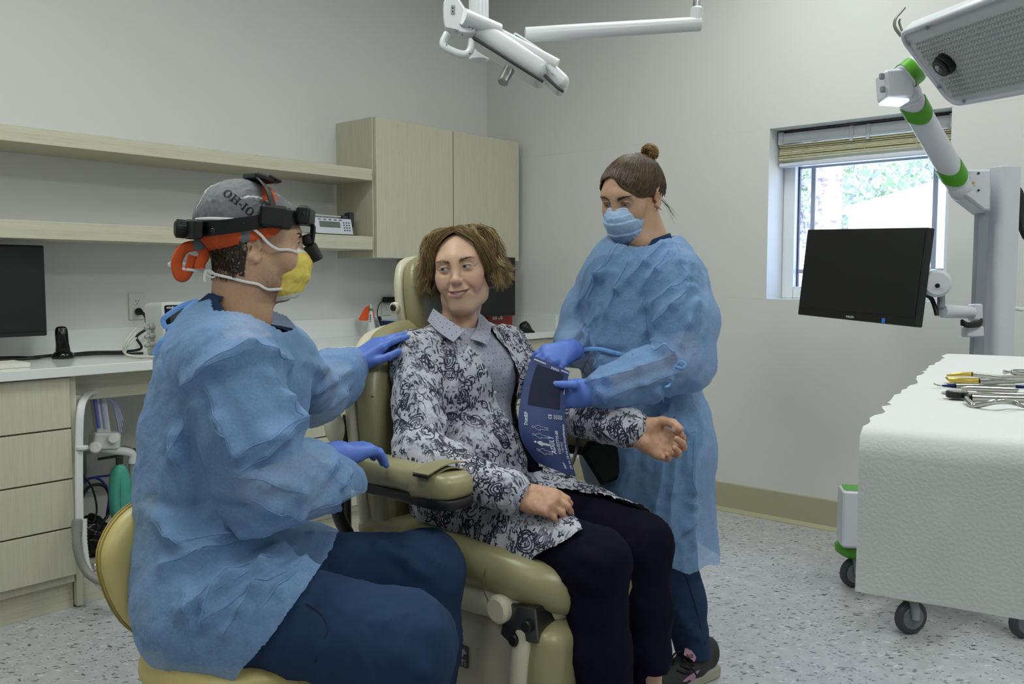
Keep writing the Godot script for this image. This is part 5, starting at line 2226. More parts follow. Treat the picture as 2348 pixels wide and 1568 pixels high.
	part(t, "hair", hm, hair_mat())
# ---------------------------------------------------------------- gown cloth shared by the two members of staff
func gown_mat(key: String) -> StandardMaterial3D:
	if mats.has(key):
		return mats[key]
	var m := mat(key, Color(0.55, 0.70, 0.87, 0.70), 0.85, {"transparency": BaseMaterial3D.TRANSPARENCY_ALPHA, "rim_enabled": true, "rim": 0.35, "backlight_enabled": true, "backlight": Color(0.28, 0.4, 0.55)})
	m.albedo_texture = noise_tex(0.05, Color(0.86, 0.88, 0.92), Color(1, 1, 1), 33, 512, 5)
	m.heightmap_enabled = true
	m.heightmap_texture = noise_tex(0.012, Color(0, 0, 0), Color(1, 1, 1), 35, 512, 4)
	m.heightmap_scale = 0.12
	tri(m, 5.0)
	return m

# the gown itself, with the creases that were pressed into the cloth standing out as fine ridges
func gown_part(t: Node3D, f: Field, px_folds: Array, clip, shift: Vector3) -> void:
	var lf := laid(f, px_folds)
	var disp := func(p: Vector3, _n: Vector3) -> float: return crumple(p + shift, 0.0015, 0.006) + fold_at(p, lf)
	var g := fpart(t, "gown", f, 0.0072, gown_mat("gown_blue"), disp, null, clip)
	var ids := f.all_ids()
	var m := MB.new()
	for q in px_folds:
		if q[5] < 0:
			continue
		var pts := []
		for i in 11:
			var fr := i / 10.0
			var wob := sin(fr * 9.0 + q[0]) * 3.0 * sin(fr * PI)
			var p := seen(f, ids, lerpf(q[0], q[2], fr) + wob, lerpf(q[1], q[3], fr) - wob)
			if clip.call(p) < 0.004 or (pts.size() > 0 and (p - pts[-1]).length() > 0.06):
				break
			var n := f.grad(p, ids)
			pts.append(p + n * (disp.call(p, n) + 0.0004))
		if pts.size() > 3:
			var rr := []
			for i in pts.size():
				rr.append(0.0003 + 0.0007 * sin(PI * (i + 0.5) / pts.size()))
			m.tube(pts, rr, 5)
	var c := part(g, "pressed_creases", m, gown_mat("gown_blue"))
	c.set_meta("kind", "stuff")

func glove_mat() -> StandardMaterial3D:
	return mat("nitrile", Color(0.345, 0.47, 0.80), 0.5)

func build_surgeon() -> void:
	var t := thing("person", "masked man in a blue gown and grey cap seated on the yellow stool", "person")
	var fh := Vector3(fwd.x, 0, fwd.z).normalized()
	# facing to the right of the picture and a little away from the camera
	var zf := (rgt * cos(0.42) + fh * sin(0.42) + Vector3(0, -0.08, 0)).normalized()
	var xf := Vector3.UP.cross(zf).normalized()
	var yf := zf.cross(xf)
	var H := Transform3D(Basis(xf, yf, zf) * Basis(Vector3(0, 0, 1), 0.03) * Basis().scaled(Vector3.ONE * 0.95), P(588, 562, 1.85))
	var inv := H.affine_inverse()
	var neck0 := P(545, 745, 1.84)
	var rsh := P(525, 835, 1.69)     # near shoulder
	var lsh := P(640, 832, 2.02)
	var relb := P(605, 1110, 1.67)
	var rwr := P(772, 1044, 1.95)
	var lelb := P(715, 905, 2.2)
	var lwr := P(812, 832, 2.36)
	var hipr := P(520, 1395, 1.72)
	var hipl := P(560, 1330, 1.98)
	var rkn := P(925, 1478, 1.60)
	var lkn := P(978, 1305, 2.04)
	var rank := P(900, 1830, 1.62)
	var lank := P(975, 1640, 2.08)
	var chest := P(540, 900, 1.86)
	var pelv := P(500, 1330, 1.84)
	var base := srgb(188, 151, 123)
	var tint := func(p: Vector3, _n: Vector3) -> Color:
		var c := base
		var nn := nz.get_noise_3d(p.x * 150.0, p.y * 150.0, p.z * 150.0)
		c = c.lerp(srgb(150, 106, 82), clampf(nn * 0.5, 0, 0.3))
		# stubble along the jaw
		if p.y < -0.03 and p.z > -0.01:
			var k := clampf((-0.028 - p.y) / 0.03, 0, 1) * clampf((p.z + 0.01) / 0.03, 0, 1) * (0.35 + 0.4 * clampf(nz.get_noise_3d(p.x * 400.0, p.y * 400.0, p.z * 400.0) * 2.0, 0, 1))
			if p.y > -0.125:
				c = c.lerp(srgb(112, 92, 80), k)
		# short dark hair below the cap
		if p.z < -0.03 and p.y > -0.072 - 0.25 * (p.z + 0.03) and p.y < 0.02 and nz.get_noise_3d(p.x * 300.0, p.y * 60.0, p.z * 300.0) > -0.35:
			c = srgb(48, 38, 28)
		return c
	var body := MB.new()
	var f := Field.new()
	f.k_default = 0.05
	f.cap(chest, pelv, 0.15, 0.14, -1, 0, rgt, 0.72)
	f.chain([rsh, relb, rwr], [0.048, 0.04, 0.028])
	f.chain([lsh, lelb, lwr], [0.048, 0.04, 0.028])
	f.cap(rsh, lsh, 0.05, 0.05)
	f.chain([hipr, rkn, rank], [0.08, 0.06, 0.04])
	f.chain([hipl, lkn, lank], [0.08, 0.06, 0.04])
	f.build(body, 0.014, null, func(_p: Vector3, _n: Vector3) -> Color: return base)
	f = Field.new()
	head_field(f, false, true)
	for s: float in [-1.0, 1.0]:
		lid_opening(f, s, 0.005)
		ear(f, s, Vector3(0.071, -0.006, -0.012), 1.0)
	lips(f, 0.0008, 0.0)
	var n0: Vector3 = inv * neck0
	f.cap(Vector3(0, -0.045, -0.03), n0, 0.058, 0.06, 0.03)
	f.cap(Vector3(0, -0.1, 0.01), n0 + Vector3(0, 0.02, 0.035), 0.03, 0.03, 0.03)
	f.cap(Vector3(-0.055, -0.03, -0.04), n0 + Vector3(-0.02, 0.02, 0.045), 0.016, 0.016, 0.03)
	body.t = H
	f.build(body, 0.003, null, tint, func(p: Vector3) -> float: return p.y + 0.25)
	body.t = Transform3D()
	var bp := part(t, "body", body, skin_mat("skin_surgeon"))
	for s: float in [-1.0, 1.0]:
		eyeball(bp, H * Vector3(s * 0.0315, 0.0105, 0.0745), H.basis * Vector3(0.0, 0.0, 1.0), 0.0125, Color(0.09, 0.06, 0.04))
	eyebrows(t, H, f, srgb(52, 40, 30))
	# nape hair
	var hm := MB.new()
	hm.t = H
	var r := RandomNumberGenerator.new()
	r.seed = 19
	var ids := f.all_ids()
	for i in 1500:
		var ph := r.randf_range(-1.75, 1.75)
		var y := r.randf_range(-0.075, 0.0)
		if absf(ph) > 1.2 and y < -0.045 + (absf(ph) - 1.2) * 0.11:
			continue
		var d := Vector3(sin(ph), 0, -cos(ph))
		var o := Vector3(0, y, -0.02)
		var k := 0.14
		for q in 12:
			k -= f.dist(o + d * k, ids) * 0.9
		var p := o + d * k
		strand(hm, [p - d * 0.001, p + d * 0.0025 + Vector3(0, -0.005, 0), p + d * 0.0022 + Vector3(0, -0.012, 0)], 0.0005, srgb(44, 34, 25).lerp(srgb(70, 56, 42), r.randf()))
	part(t, "hair", hm, hair_mat())
	surgeon_headwear(t, H, f)
	# --- scrubs
	var scrub := mat("scrub_navy", Color(0.125, 0.205, 0.325), 0.9, {"metallic_specular": 0.35})
	f = Field.new()
	f.k_default = 0.06
	f.cap(chest + Vector3(0, 0.0, 0), pelv, 0.168, 0.165, -1, 0, rgt, 0.74)
	f.cap(rsh, lsh, 0.068, 0.068)
	f.cap(rsh, rsh.lerp(relb, 0.7), 0.07, 0.064)
	f.cap(lsh, lsh.lerp(lelb, 0.6), 0.07, 0.064)
	f.cap(neck0 + Vector3(0, -0.06, 0), neck0 + Vector3(0, 0.0, 0.0), 0.095, 0.08)
	fpart(t, "scrub_top", f, 0.01, scrub, func(p: Vector3, _n: Vector3) -> float: return crumple(p, 0.0, 0.005), null, func(p: Vector3) -> float: return neck0.y + 0.034 - minf((p - neck0).dot(rgt), 0.05) * 1.0 - p.y)
	f = Field.new()
	f.k_default = 0.05
	f.cap(hipr, rkn, 0.108, 0.088)
	f.chain([rkn, rkn.lerp(rank, 0.5), rank], [0.088, 0.078, 0.07], 0.04)
	f.cap(hipl, lkn, 0.105, 0.083)
	f.chain([lkn, lkn.lerp(lank, 0.5), lank], [0.082, 0.074, 0.068], 0.04)
	f.cap(hipr, hipl, 0.125, 0.125)
	var tf := [[P(745, 1330, 1.72), P(870, 1385, 1.62), 0.012, 0.004], [P(935, 1250, 1.98), P(1030, 1310, 1.95), 0.014, 0.009], [P(870, 1250, 1.98), P(1000, 1330, 1.94), 0.014, 0.008], [P(900, 1390, 1.6), P(985, 1450, 1.55), 0.016, 0.007], [P(760, 1545, 1.6), P(930, 1500, 1.52), 0.016, 0.008], [P(820, 1560, 1.58), P(960, 1530, 1.52), 0.014, 0.008], [P(790, 1240, 1.95), P(930, 1280, 1.95), 0.014, 0.006]]
	var trm := fpart(t, "scrub_trousers", f, 0.0085, scrub, func(p: Vector3, _n: Vector3) -> float: return crumple(p + Vector3(3, 0, 1), 0.0015, 0.006) + fold_at(p, tf))
	# seam lines of the thigh pocket
	var sm := MB.new()
	var ids2 := f.all_ids()
	var lift := func(px: float, py: float, d: float) -> Vector3:
		var o := P(px, py, d - 0.25)
		var dir := (P(px, py, d) - o).normalized()
		for q in 30:
			var dd := f.dist(o, ids2)
			if dd < 0.001:
				break
			o += dir * dd
		return o - dir * 0.004
	var line := []
	for q in [[700, 1382], [735, 1405], [752, 1440], [735, 1480], [722, 1520]]:
		line.append(lift.call(q[0], q[1], 1.62))
	sm.tube(smooth_path(line, 4), 0.0014, 5)
	part(trm, "pocket_seam", sm, mat("scrub_seam", Color(0.07, 0.13, 0.23), 0.9))
	# --- gown
	f = Field.new()
	f.k_default = 0.06
	var shc := (rsh + lsh) / 2
	f.cap(P(537, 890, 1.86), P(508, 1140, 1.85), 0.2, 0.19, -1, 0, rgt, 0.78)
	f.cap(P(505, 1180, 1.85), P(500, 1330, 1.83), 0.18, 0.2, 0.05, 0, rgt, 0.8)
	f.cap(P(428, 1000, 1.82), P(420, 1110, 1.82), 0.085, 0.075, 0.06)
	f.cap(rsh, neck0 + Vector3(0, -0.05, 0), 0.085, 0.075)
	f.cap(lsh, neck0 + Vector3(0, -0.06, 0), 0.078, 0.07)
	f.chain([rsh, P(570, 985, 1.66), relb], [0.088, 0.09, 0.086], 0.022)
	f.chain([relb, P(700, 1100, 1.76), P(765, 1106, 1.84), P(797, 1112, 1.87)], [0.086, 0.076, 0.055, 0.04], 0.025)
	f.chain([lsh, lelb, P(765, 868, 2.28), P(803, 842, 2.34)], [0.085, 0.075, 0.072, 0.05], 0.03)
	# skirt over lap and thighs
	f.cap(hipr, hipr.lerp(rkn, 0.45), 0.132, 0.115, 0.05)
	f.cap(hipl, hipl.lerp(lkn, 0.35), 0.13, 0.12, 0.06)
	f.cap(P(450, 1290, 1.76), P(452, 1420, 1.72), 0.088, 0.085, 0.06)
	f.cap(P(470, 1400, 1.7), P(560, 1440, 1.66), 0.1, 0.085, 0.06)
	# hem: a line in the picture plane turned into slanting planes
	var clip := func(p: Vector3) -> float:
		var g: float = neck0.y + 0.026 - minf((p - neck0).dot(rgt), 0.055) * 0.7 - p.y
		if Vector2(p.x - neck0.x, p.z - neck0.z).length() > 0.12:
			g = 1.0
		if p.y > 0.75:
			return g
		var e := p - Vector3(0, CAM_H, 0)
		var w := e.dot(fwd)
		var px := 1174.0 + FOCAL * e.dot(rgt) / w
		var py := 784.0 - FOCAL * e.dot(upv) / w
		# front edge slants back from the lap to the seat; the hem is wavy
		var lim := 782.0
		if py > 1190.0:
			lim -= pow((py - 1190.0) / 310.0, 1.35) * 195.0
		g = minf(g, (lim - px) * w / FOCAL)
		g = minf(g, p.y - 0.437 - 0.012 * sin(px * 0.04) - 0.008 * sin(px * 0.1))
		return g
	var gf := [
		[470, 850, 560, 790, 0.02, 0.01], [570, 790, 660, 830, 0.016, 0.009], [430, 880, 560, 810, 0.018, 0.01],
		[640, 1000, 720, 930, 0.014, 0.01], [540, 1040, 680, 960, 0.016, 0.012], [545, 1030, 500, 960, 0.014, 0.010],
		[545, 1040, 480, 890, 0.012, 0.008], [545, 1085, 690, 1130, 0.016, 0.010], [560, 1075, 650, 1000, 0.014, 0.010],
		[580, 1140, 690, 1190, 0.016, 0.010], [340, 1150, 560, 1170, 0.016, -0.007], [380, 1165, 720, 1175, 0.014, -0.006],
		[360, 1190, 430, 1260, 0.014, 0.010], [420, 1240, 620, 1205, 0.016, 0.012], [380, 1300, 560, 1240, 0.016, 0.012],
		[420, 1400, 640, 1260, 0.014, 0.013], [480, 1380, 720, 1230, 0.014, 0.013], [480, 1420, 700, 1290, 0.012, 0.012],
		[470, 1440, 500, 1350, 0.01, 0.008], [520, 1450, 590, 1350, 0.012, 0.010], [430, 1360, 440, 1440, 0.01, 0.008],
		[600, 1400, 680, 1320, 0.014, 0.008], [400, 1000, 430, 1100, 0.016, 0.009], [450, 930, 400, 1060, 0.016, 0.010],
		[740, 1100, 770, 1050, 0.01, 0.007], [760, 1130, 800, 1080, 0.01, 0.008], [720, 1160, 800, 1130, 0.012, 0.008],
		[690, 830, 790, 860, 0.014, 0.008], [720, 900, 800, 850, 0.012, 0.008], [760, 930, 800, 880, 0.012, 0.007], [620, 860, 690, 980, 0.016, 0.010]]
	gown_part(t, f, gf, clip, Vector3.ZERO)
	# ties at the neck and back
	var tm := MB.new()
	var tie := func(pts: Array, w: float) -> void:
		tm.tube(smooth_path(pts, 6), w, 6, true, 0.18, fh)
	tie.call([P(455, 690, 1.80), P(420, 700, 1.79), P(385, 722, 1.78), P(374, 735, 1.78), P(382, 750, 1.78), P(405, 740, 1.78), P(425, 715, 1.79)], 0.006)
	tie.call([P(455, 690, 1.80), P(425, 715, 1.78), P(400, 760, 1.77), P(382, 800, 1.76), P(375, 860, 1.75), P(370, 880, 1.75)], 0.008)
	tie.call([P(392, 768, 1.76), P(372, 782, 1.75), P(360, 800, 1.75), P(355, 815, 1.75)], 0.007)
	part(t, "gown_ties", tm, mat("gown_tie", Color(0.45, 0.64, 0.88), 0.8))
	tm = MB.new()
	var row0 := []
	var row1 := []
	for q in [[478, 672, 1.80], [455, 690, 1.79], [430, 720, 1.78], [408, 760, 1.77], [390, 810, 1.76], [378, 870, 1.76]]:
		row0.append(P(q[0], q[1], q[2]))
		row1.append(P(q[0] + 34, q[1] + 8, q[2] - 0.02))
	tm.slab([row0, row1], 0.002)
	part(t, "scrub_back", tm, scrub)
	# --- gloves
	var gl := glove_mat()
	f = Field.new()
	f.k_default = 0.01
	hand(f, lwr, (P(905, 765, 2.38) - lwr).normalized(), (P(905, 830, 2.42) - P(850, 760, 2.36)).normalized(), true, [[0.05, 0.12, 0.15, 0.1], [0.0, 0.2, 0.2, 0.15], [-0.04, 0.3, 0.25, 0.2], [-0.1, 0.4, 0.3, 0.2]], [Vector3(0.5, 0.8, 0.2), Vector3(0.25, 0.95, 0.2), Vector3(0.1, 1.0, 0.1)], 1.02)
	f.cap(lwr, lwr.lerp(lelb, 0.2), 0.031, 0.034, 0.02)
	fpart(t, "glove", f, 0.0032, gl)
	f = Field.new()
	f.k_default = 0.01
	hand(f, rwr, (P(866, 1024, 2.06) - rwr).normalized(), Vector3(0.1, -1.0, 0.05), false, [[0.06, 0.25, 0.35, 0.2], [0.0, 0.3, 0.5, 0.3], [-0.05, 0.35, 0.55, 0.3], [-0.12, 0.4, 0.55, 0.3]], [Vector3(0.8, 0.6, 0.2), Vector3(0.45, 0.85, 0.3), Vector3(0.2, 0.95, 0.35)], 1.05)
	f.cap(rwr, rwr.lerp(relb, 0.2), 0.031, 0.034, 0.02)
	fpart(t, "glove", f, 0.0032, gl)

func surgeon_headwear(t: Node3D, H: Transform3D, hf: Field) -> void:
	var grey := srgb(112, 114, 118)
	var orange := srgb(205, 84, 34)
	# cap: the skull swollen a little, cut along a slanting rim
	var f := Field.new()
	f.k_default = 0.04
	f.ell(Vector3(0, 0.045, -0.024), Vector3(0.086, 0.083, 0.106), Basis(Vector3.RIGHT, -0.15))
	f.ell(Vector3(0, 0.02, 0.02), Vector3(0.075, 0.066, 0.075))
	f.ell(Vector3(0, 0.065, -0.045), Vector3(0.075, 0.065, 0.078))
	var rim := func(p: Vector3) -> float:      # height above the rim
		return p.y - (0.014 + p.z * 0.36 + (0.02 if p.z > 0.03 else 0.0) * clampf((p.z - 0.03) / 0.03, 0, 1))
	var cc := func(p: Vector3, _n: Vector3) -> Color:
		var c := grey
		if rim.call(p) < 0.036:
			c = orange if p.z < 0.035 else grey
			if p.z < -0.025 and p.z > -0.045:
				c = grey
		# white piping arches and orange patches
		var arch := Vector2(p.z + 0.02, p.y - 0.045).length()
		if p.y > 0.04 and absf(arch - 0.056) < 0.0012 and p.z > -0.05 and p.x < 0:
			c = srgb(215, 215, 215)
		if (p.z > -0.005 and p.z < 0.028 and p.y > 0.095) or (p.z < -0.085 and p.z > -0.1 and p.y > 0.0 and p.y < 0.045):
			c = orange
		if absf(p.x + 0.012 + 0.01 * sin(p.z * 30.0)) < 0.0016 and p.y > 0.06:
			c = srgb(215, 215, 215)
		return c
	var cap := fpart(t, "cap", f, 0.0036, mat("cap_cloth", Color(1, 1, 1), 0.85, {"vertex_color_use_as_albedo": true}), func(p: Vector3, _n: Vector3) -> float: return (crumple(p * 1.7, 0.0015, 0.0035)), cc, func(p: Vector3) -> float: return rim.call(p))
	cap.transform = H
	var ids := f.all_ids()
	# lettering on the near side of the cap
	var on_cap := func(q: Vector2) -> Vector3:
		var o := Vector3(-0.2, 0.083 + q.y, -0.052 + q.x)
		for i in 40:
			var d := f.dist(o, ids)
			if d < 0.0006:
				break
			o.x += d
		var n := f.grad(o, ids)
		return o + n * (crumple(o * 1.7, 0.0015, 0.0035) + 0.0012)
	var lm := MB.new()
	lettering(lm, "OH-IO", 0.0165, func(q: Vector2) -> Vector3: return on_cap.call(q.rotated(-0.62)), true, true, "Droid Serif")
	var lp := part(cap, "lettering", lm, mat("print_black", Color(0.03, 0.03, 0.03), 0.8))
	# knot and tails at the back
	var km := MB.new()
	km.ball(Vector3(0, -0.01, -0.118), Vector3(0.014, 0.017, 0.016))
	part(cap, "knot", km, mat("cap_grey", Color(0.40, 0.41, 0.43), 0.85))
	for tl in [[[Vector3(0.0, -0.012, -0.125), Vector3(-0.004, -0.022, -0.15), Vector3(-0.006, -0.05, -0.163), Vector3(-0.004, -0.078, -0.158), Vector3(0, -0.082, -0.146), Vector3(0, -0.062, -0.136), Vector3(0, -0.035, -0.13)], true], [[Vector3(-0.004, -0.016, -0.118), Vector3(-0.008, -0.03, -0.108), Vector3(-0.006, -0.05, -0.116), Vector3(-0.006, -0.062, -0.116)], false]]:
		km = MB.new()
		km.tube(smooth_path(tl[0], 5), 0.0115, 8, true, 0.3, Vector3.RIGHT)
		part(cap, "tie_tail", km, mat("cap_orange", Color(0.80, 0.33, 0.13), 0.85))
	# mask with its ties
	var mf := Field.new()
	mf.k_default = 0.02
	mf.ell(Vector3(0, -0.05, 0.062), Vector3(0.056, 0.062, 0.058))
	mf.ell(Vector3(0, -0.03, 0.098), Vector3(0.02, 0.022, 0.022))
	mf.ell(Vector3(0, -0.095, 0.058), Vector3(0.043, 0.032, 0.04))
	var inm := func(p: Vector3) -> float: return minf(p.z - 0.022 - maxf(0.0, p.y + 0.025) * 0.8, minf(0.006 + p.z * 0.02 - p.y, p.y + 0.125 - (p.z - 0.02) * 0.25))
	var ym := mat("mask_yellow", Color(1, 1, 1), 0.8, {"vertex_color_use_as_albedo": true, "backlight_enabled": true, "backlight": Color(0.25, 0.22, 0.08)})
	var mk := fpart(t, "face_mask", mf, 0.0032, ym, func(p: Vector3, _n: Vector3) -> float:
		var fold := absf(fposmod((p.y + 0.11) * 30.0, 1.0) - 0.5)
		return 0.004 * (0.5 - fold) + crumple(p * 2.0, 0.001, 0.003), func(p: Vector3, _n: Vector3) -> Color:
		if p.z < 0.032 + maxf(0.0, (p.y + 0.012)) * 0.9 or p.y > -0.006 or p.y < -0.116 + (p.z - 0.02) * 0.25:
			return srgb(222, 222, 216)
		return srgb(218, 196, 96), inm)
	mk.transform = H
	var sm := MB.new()
	var white := mat("tie_white", Color(0.86, 0.86, 0.86), 0.8)
	for s: float in [-1.0, 1.0]:
		# lower tie goes round the neck, upper tie up over the ear to the back of the cap
		sm.tube(hug(smooth_path([Vector3(s * 0.04, -0.09, 0.055), Vector3(s * 0.05, -0.086, 0.03), Vector3(s * 0.06, -0.083, 0.0), Vector3(s * 0.0645, -0.078, -0.04), Vector3(s * 0.05, -0.072, -0.08), Vector3(s * 0.004, -0.066, -0.105)], 6), [hf], 0.0025), 0.0034, 6, true, 0.3, Vector3.RIGHT)
		sm.tube(hug(smooth_path([Vector3(s * 0.05, -0.012, 0.072), Vector3(s * 0.06, -0.007, 0.045), Vector3(s * 0.071, 0.006, 0.016), Vector3(s * 0.0785, 0.028, -0.012), Vector3(s * 0.088, 0.046, -0.045), Vector3(s * 0.072, 0.046, -0.1), Vector3(s * 0.03, 0.042, -0.128)], 6), [hf, f], 0.004), 0.0034, 6, true, 0.3, Vector3.RIGHT)
	sm.tube(smooth_path([Vector3(0, -0.066, -0.107), Vector3(-0.004, -0.066, -0.14), Vector3(-0.004, -0.062, -0.172), Vector3(-0.004, -0.057, -0.178), Vector3(-0.003, -0.053, -0.165), Vector3(0, -0.056, -0.13)], 6), 0.0034, 6, true, 0.3, Vector3.RIGHT)
	sm.tube(smooth_path([Vector3(-0.01, -0.068, -0.105), Vector3(-0.02, -0.078, -0.095), Vector3(-0.026, -0.075, -0.085), Vector3(-0.022, -0.066, -0.092), Vector3(-0.012, -0.066, -0.104), Vector3(-0.014, -0.082, -0.106), Vector3(-0.016, -0.09, -0.104)], 6), 0.003, 6, true, 0.3, Vector3.RIGHT)
	part(mk, "ties", sm, white)
	# headlamp: band, rear dial, near pod, top strap, lamp
	var black := mat("black_plastic", Color(0.035, 0.035, 0.037), 0.45)
	var hl := Node3D.new()
	hl.name = "headlamp"
	t.add_child(hl)
	hl.set_meta("label", "black surgical headlamp on a padded band")
	hl.transform = H
	var ring := [[], []]
	for i in 41:
		var a := TAU * i / 40.0
		var d := Vector3(sin(a), 0, cos(a))
		for k in 2:
			var y := 0.046 + cos(a) * 0.026 + (0.014 if k else -0.016)
			var o := Vector3(0, y, -0.02)
			var rad := 0.2
			for q in 20:
				rad -= f.dist(o + d * rad, ids) * 0.9
			ring[k].append(o + d * (rad + 0.007))
	var bm := MB.new()
	bm.slab(ring, 0.005)
	part(hl, "band", bm, black)
	bm = MB.new()
	bm.box(Vector3(-0.035, 0.02, -0.136), Vector3(0.075, 0.042, 0.022), 0.006, Basis(Vector3.UP, 0.25))
	part(hl, "rear_housing", bm, black)
	bm = MB.new()
	var prof := [Vector2(0, 0), Vector2(0.016, 0), Vector2(0.019, 0.003), Vector2(0.019, 0.022), Vector2(0.015, 0.026), Vector2(0, 0.026)]
	bm.lathe(Vector3(-0.01, 0.02, -0.146), prof, 22, Vector3(-0.1, -0.05, -1))
	for i in 22:
		var a := TAU * i / 22.0
		bm.box(Vector3(-0.0115 + 0.019 * cos(a), 0.0195 + 0.019 * sin(a), -0.16), Vector3(0.002, 0.002, 0.018), 0.0005)
	part(hl, "dial", bm, black)
	bm = MB.new()
	bm.box(Vector3(-0.0985, 0.062, 0.018), Vector3(0.024, 0.048, 0.058), 0.007, Basis(Vector3.UP, 0.08))
	bm.box(Vector3(-0.098, 0.06, 0.042), Vector3(0.02, 0.046, 0.03), 0.006, Basis(Vector3.UP, 0.4))
	part(hl, "side_pod", bm, black)
	bm = MB.new()
	bm.box(Vector3(0.098, 0.062, 0.025), Vector3(0.022, 0.046, 0.07), 0.007)
	part(hl, "side_pod", bm, black)
	bm = MB.new()
	for sg: float in [-1.0, 1.0]:
		bm.cyl(Vector3(sg * 0.09, 0.02, -0.10), Vector3(sg * 0.1, 0.02, -0.103), 0.005, 10, 0.001)
	bm.cyl(Vector3(-0.068, 0.077, 0.088), Vector3(-0.074, 0.077, 0.089), 0.006, 12, 0.001)
	part(hl, "rivets", bm, mat("rivet", Color(0.1, 0.1, 0.1), 0.25))
	bm = MB.new()
	bm.tube(smooth_path([Vector3(-0.093, 0.08, 0.018), Vector3(-0.083, 0.115, 0.006), Vector3(-0.05, 0.136, -0.006), Vector3(0.0, 0.142, -0.01), Vector3(0.05, 0.136, -0.006), Vector3(0.083, 0.115, 0.006), Vector3(0.093, 0.08, 0.018)], 6), 0.017, 8, true, 0.2, Vector3.UP)
	part(hl, "top_strap", bm, black)
	bm = MB.new()
	bm.box(Vector3(-0.02, 0.145, -0.006), Vector3(0.07, 0.014, 0.05), 0.005, Basis(Vector3.UP, 0.3) * Basis(Vector3.RIGHT, 0.15))
	bm.box(Vector3(-0.02, 0.146, 0.024), Vector3(0.06, 0.008, 0.03), 0.003, Basis(Vector3.RIGHT, 0.35))
	part(hl, "top_clip", bm, black)
	bm = MB.new()
	bm.box(Vector3(-0.03, 0.074, 0.098), Vector3(0.09, 0.042, 0.03), 0.008, Basis(Vector3.UP, -0.35))
	bm.box(Vector3(0.03, 0.074, 0.1), Vector3(0.07, 0.04, 0.026), 0.008, Basis(Vector3.UP, 0.35))
	part(hl, "front_pad", bm, black)
	bm = MB.new()
	for sg: float in [-1.0, 1.0]:
		bm.tube([Vector3(sg * 0.009, 0.068, 0.112), Vector3(sg * 0.009, 0.052, 0.122), Vector3(sg * 0.009, 0.02, 0.121)], 0.0045, 6)
	part(hl, "yoke", bm, black)
	bm = MB.new()
	bm.cyl(Vector3(0, 0.034, 0.106), Vector3(0, 0.012, 0.116), 0.013, 18, 0.003)
	bm.cyl(Vector3(0, 0.012, 0.116), Vector3(0, -0.022, 0.137), 0.0155, 18, 0.003)
	part(hl, "lamp_barrel", bm, black)
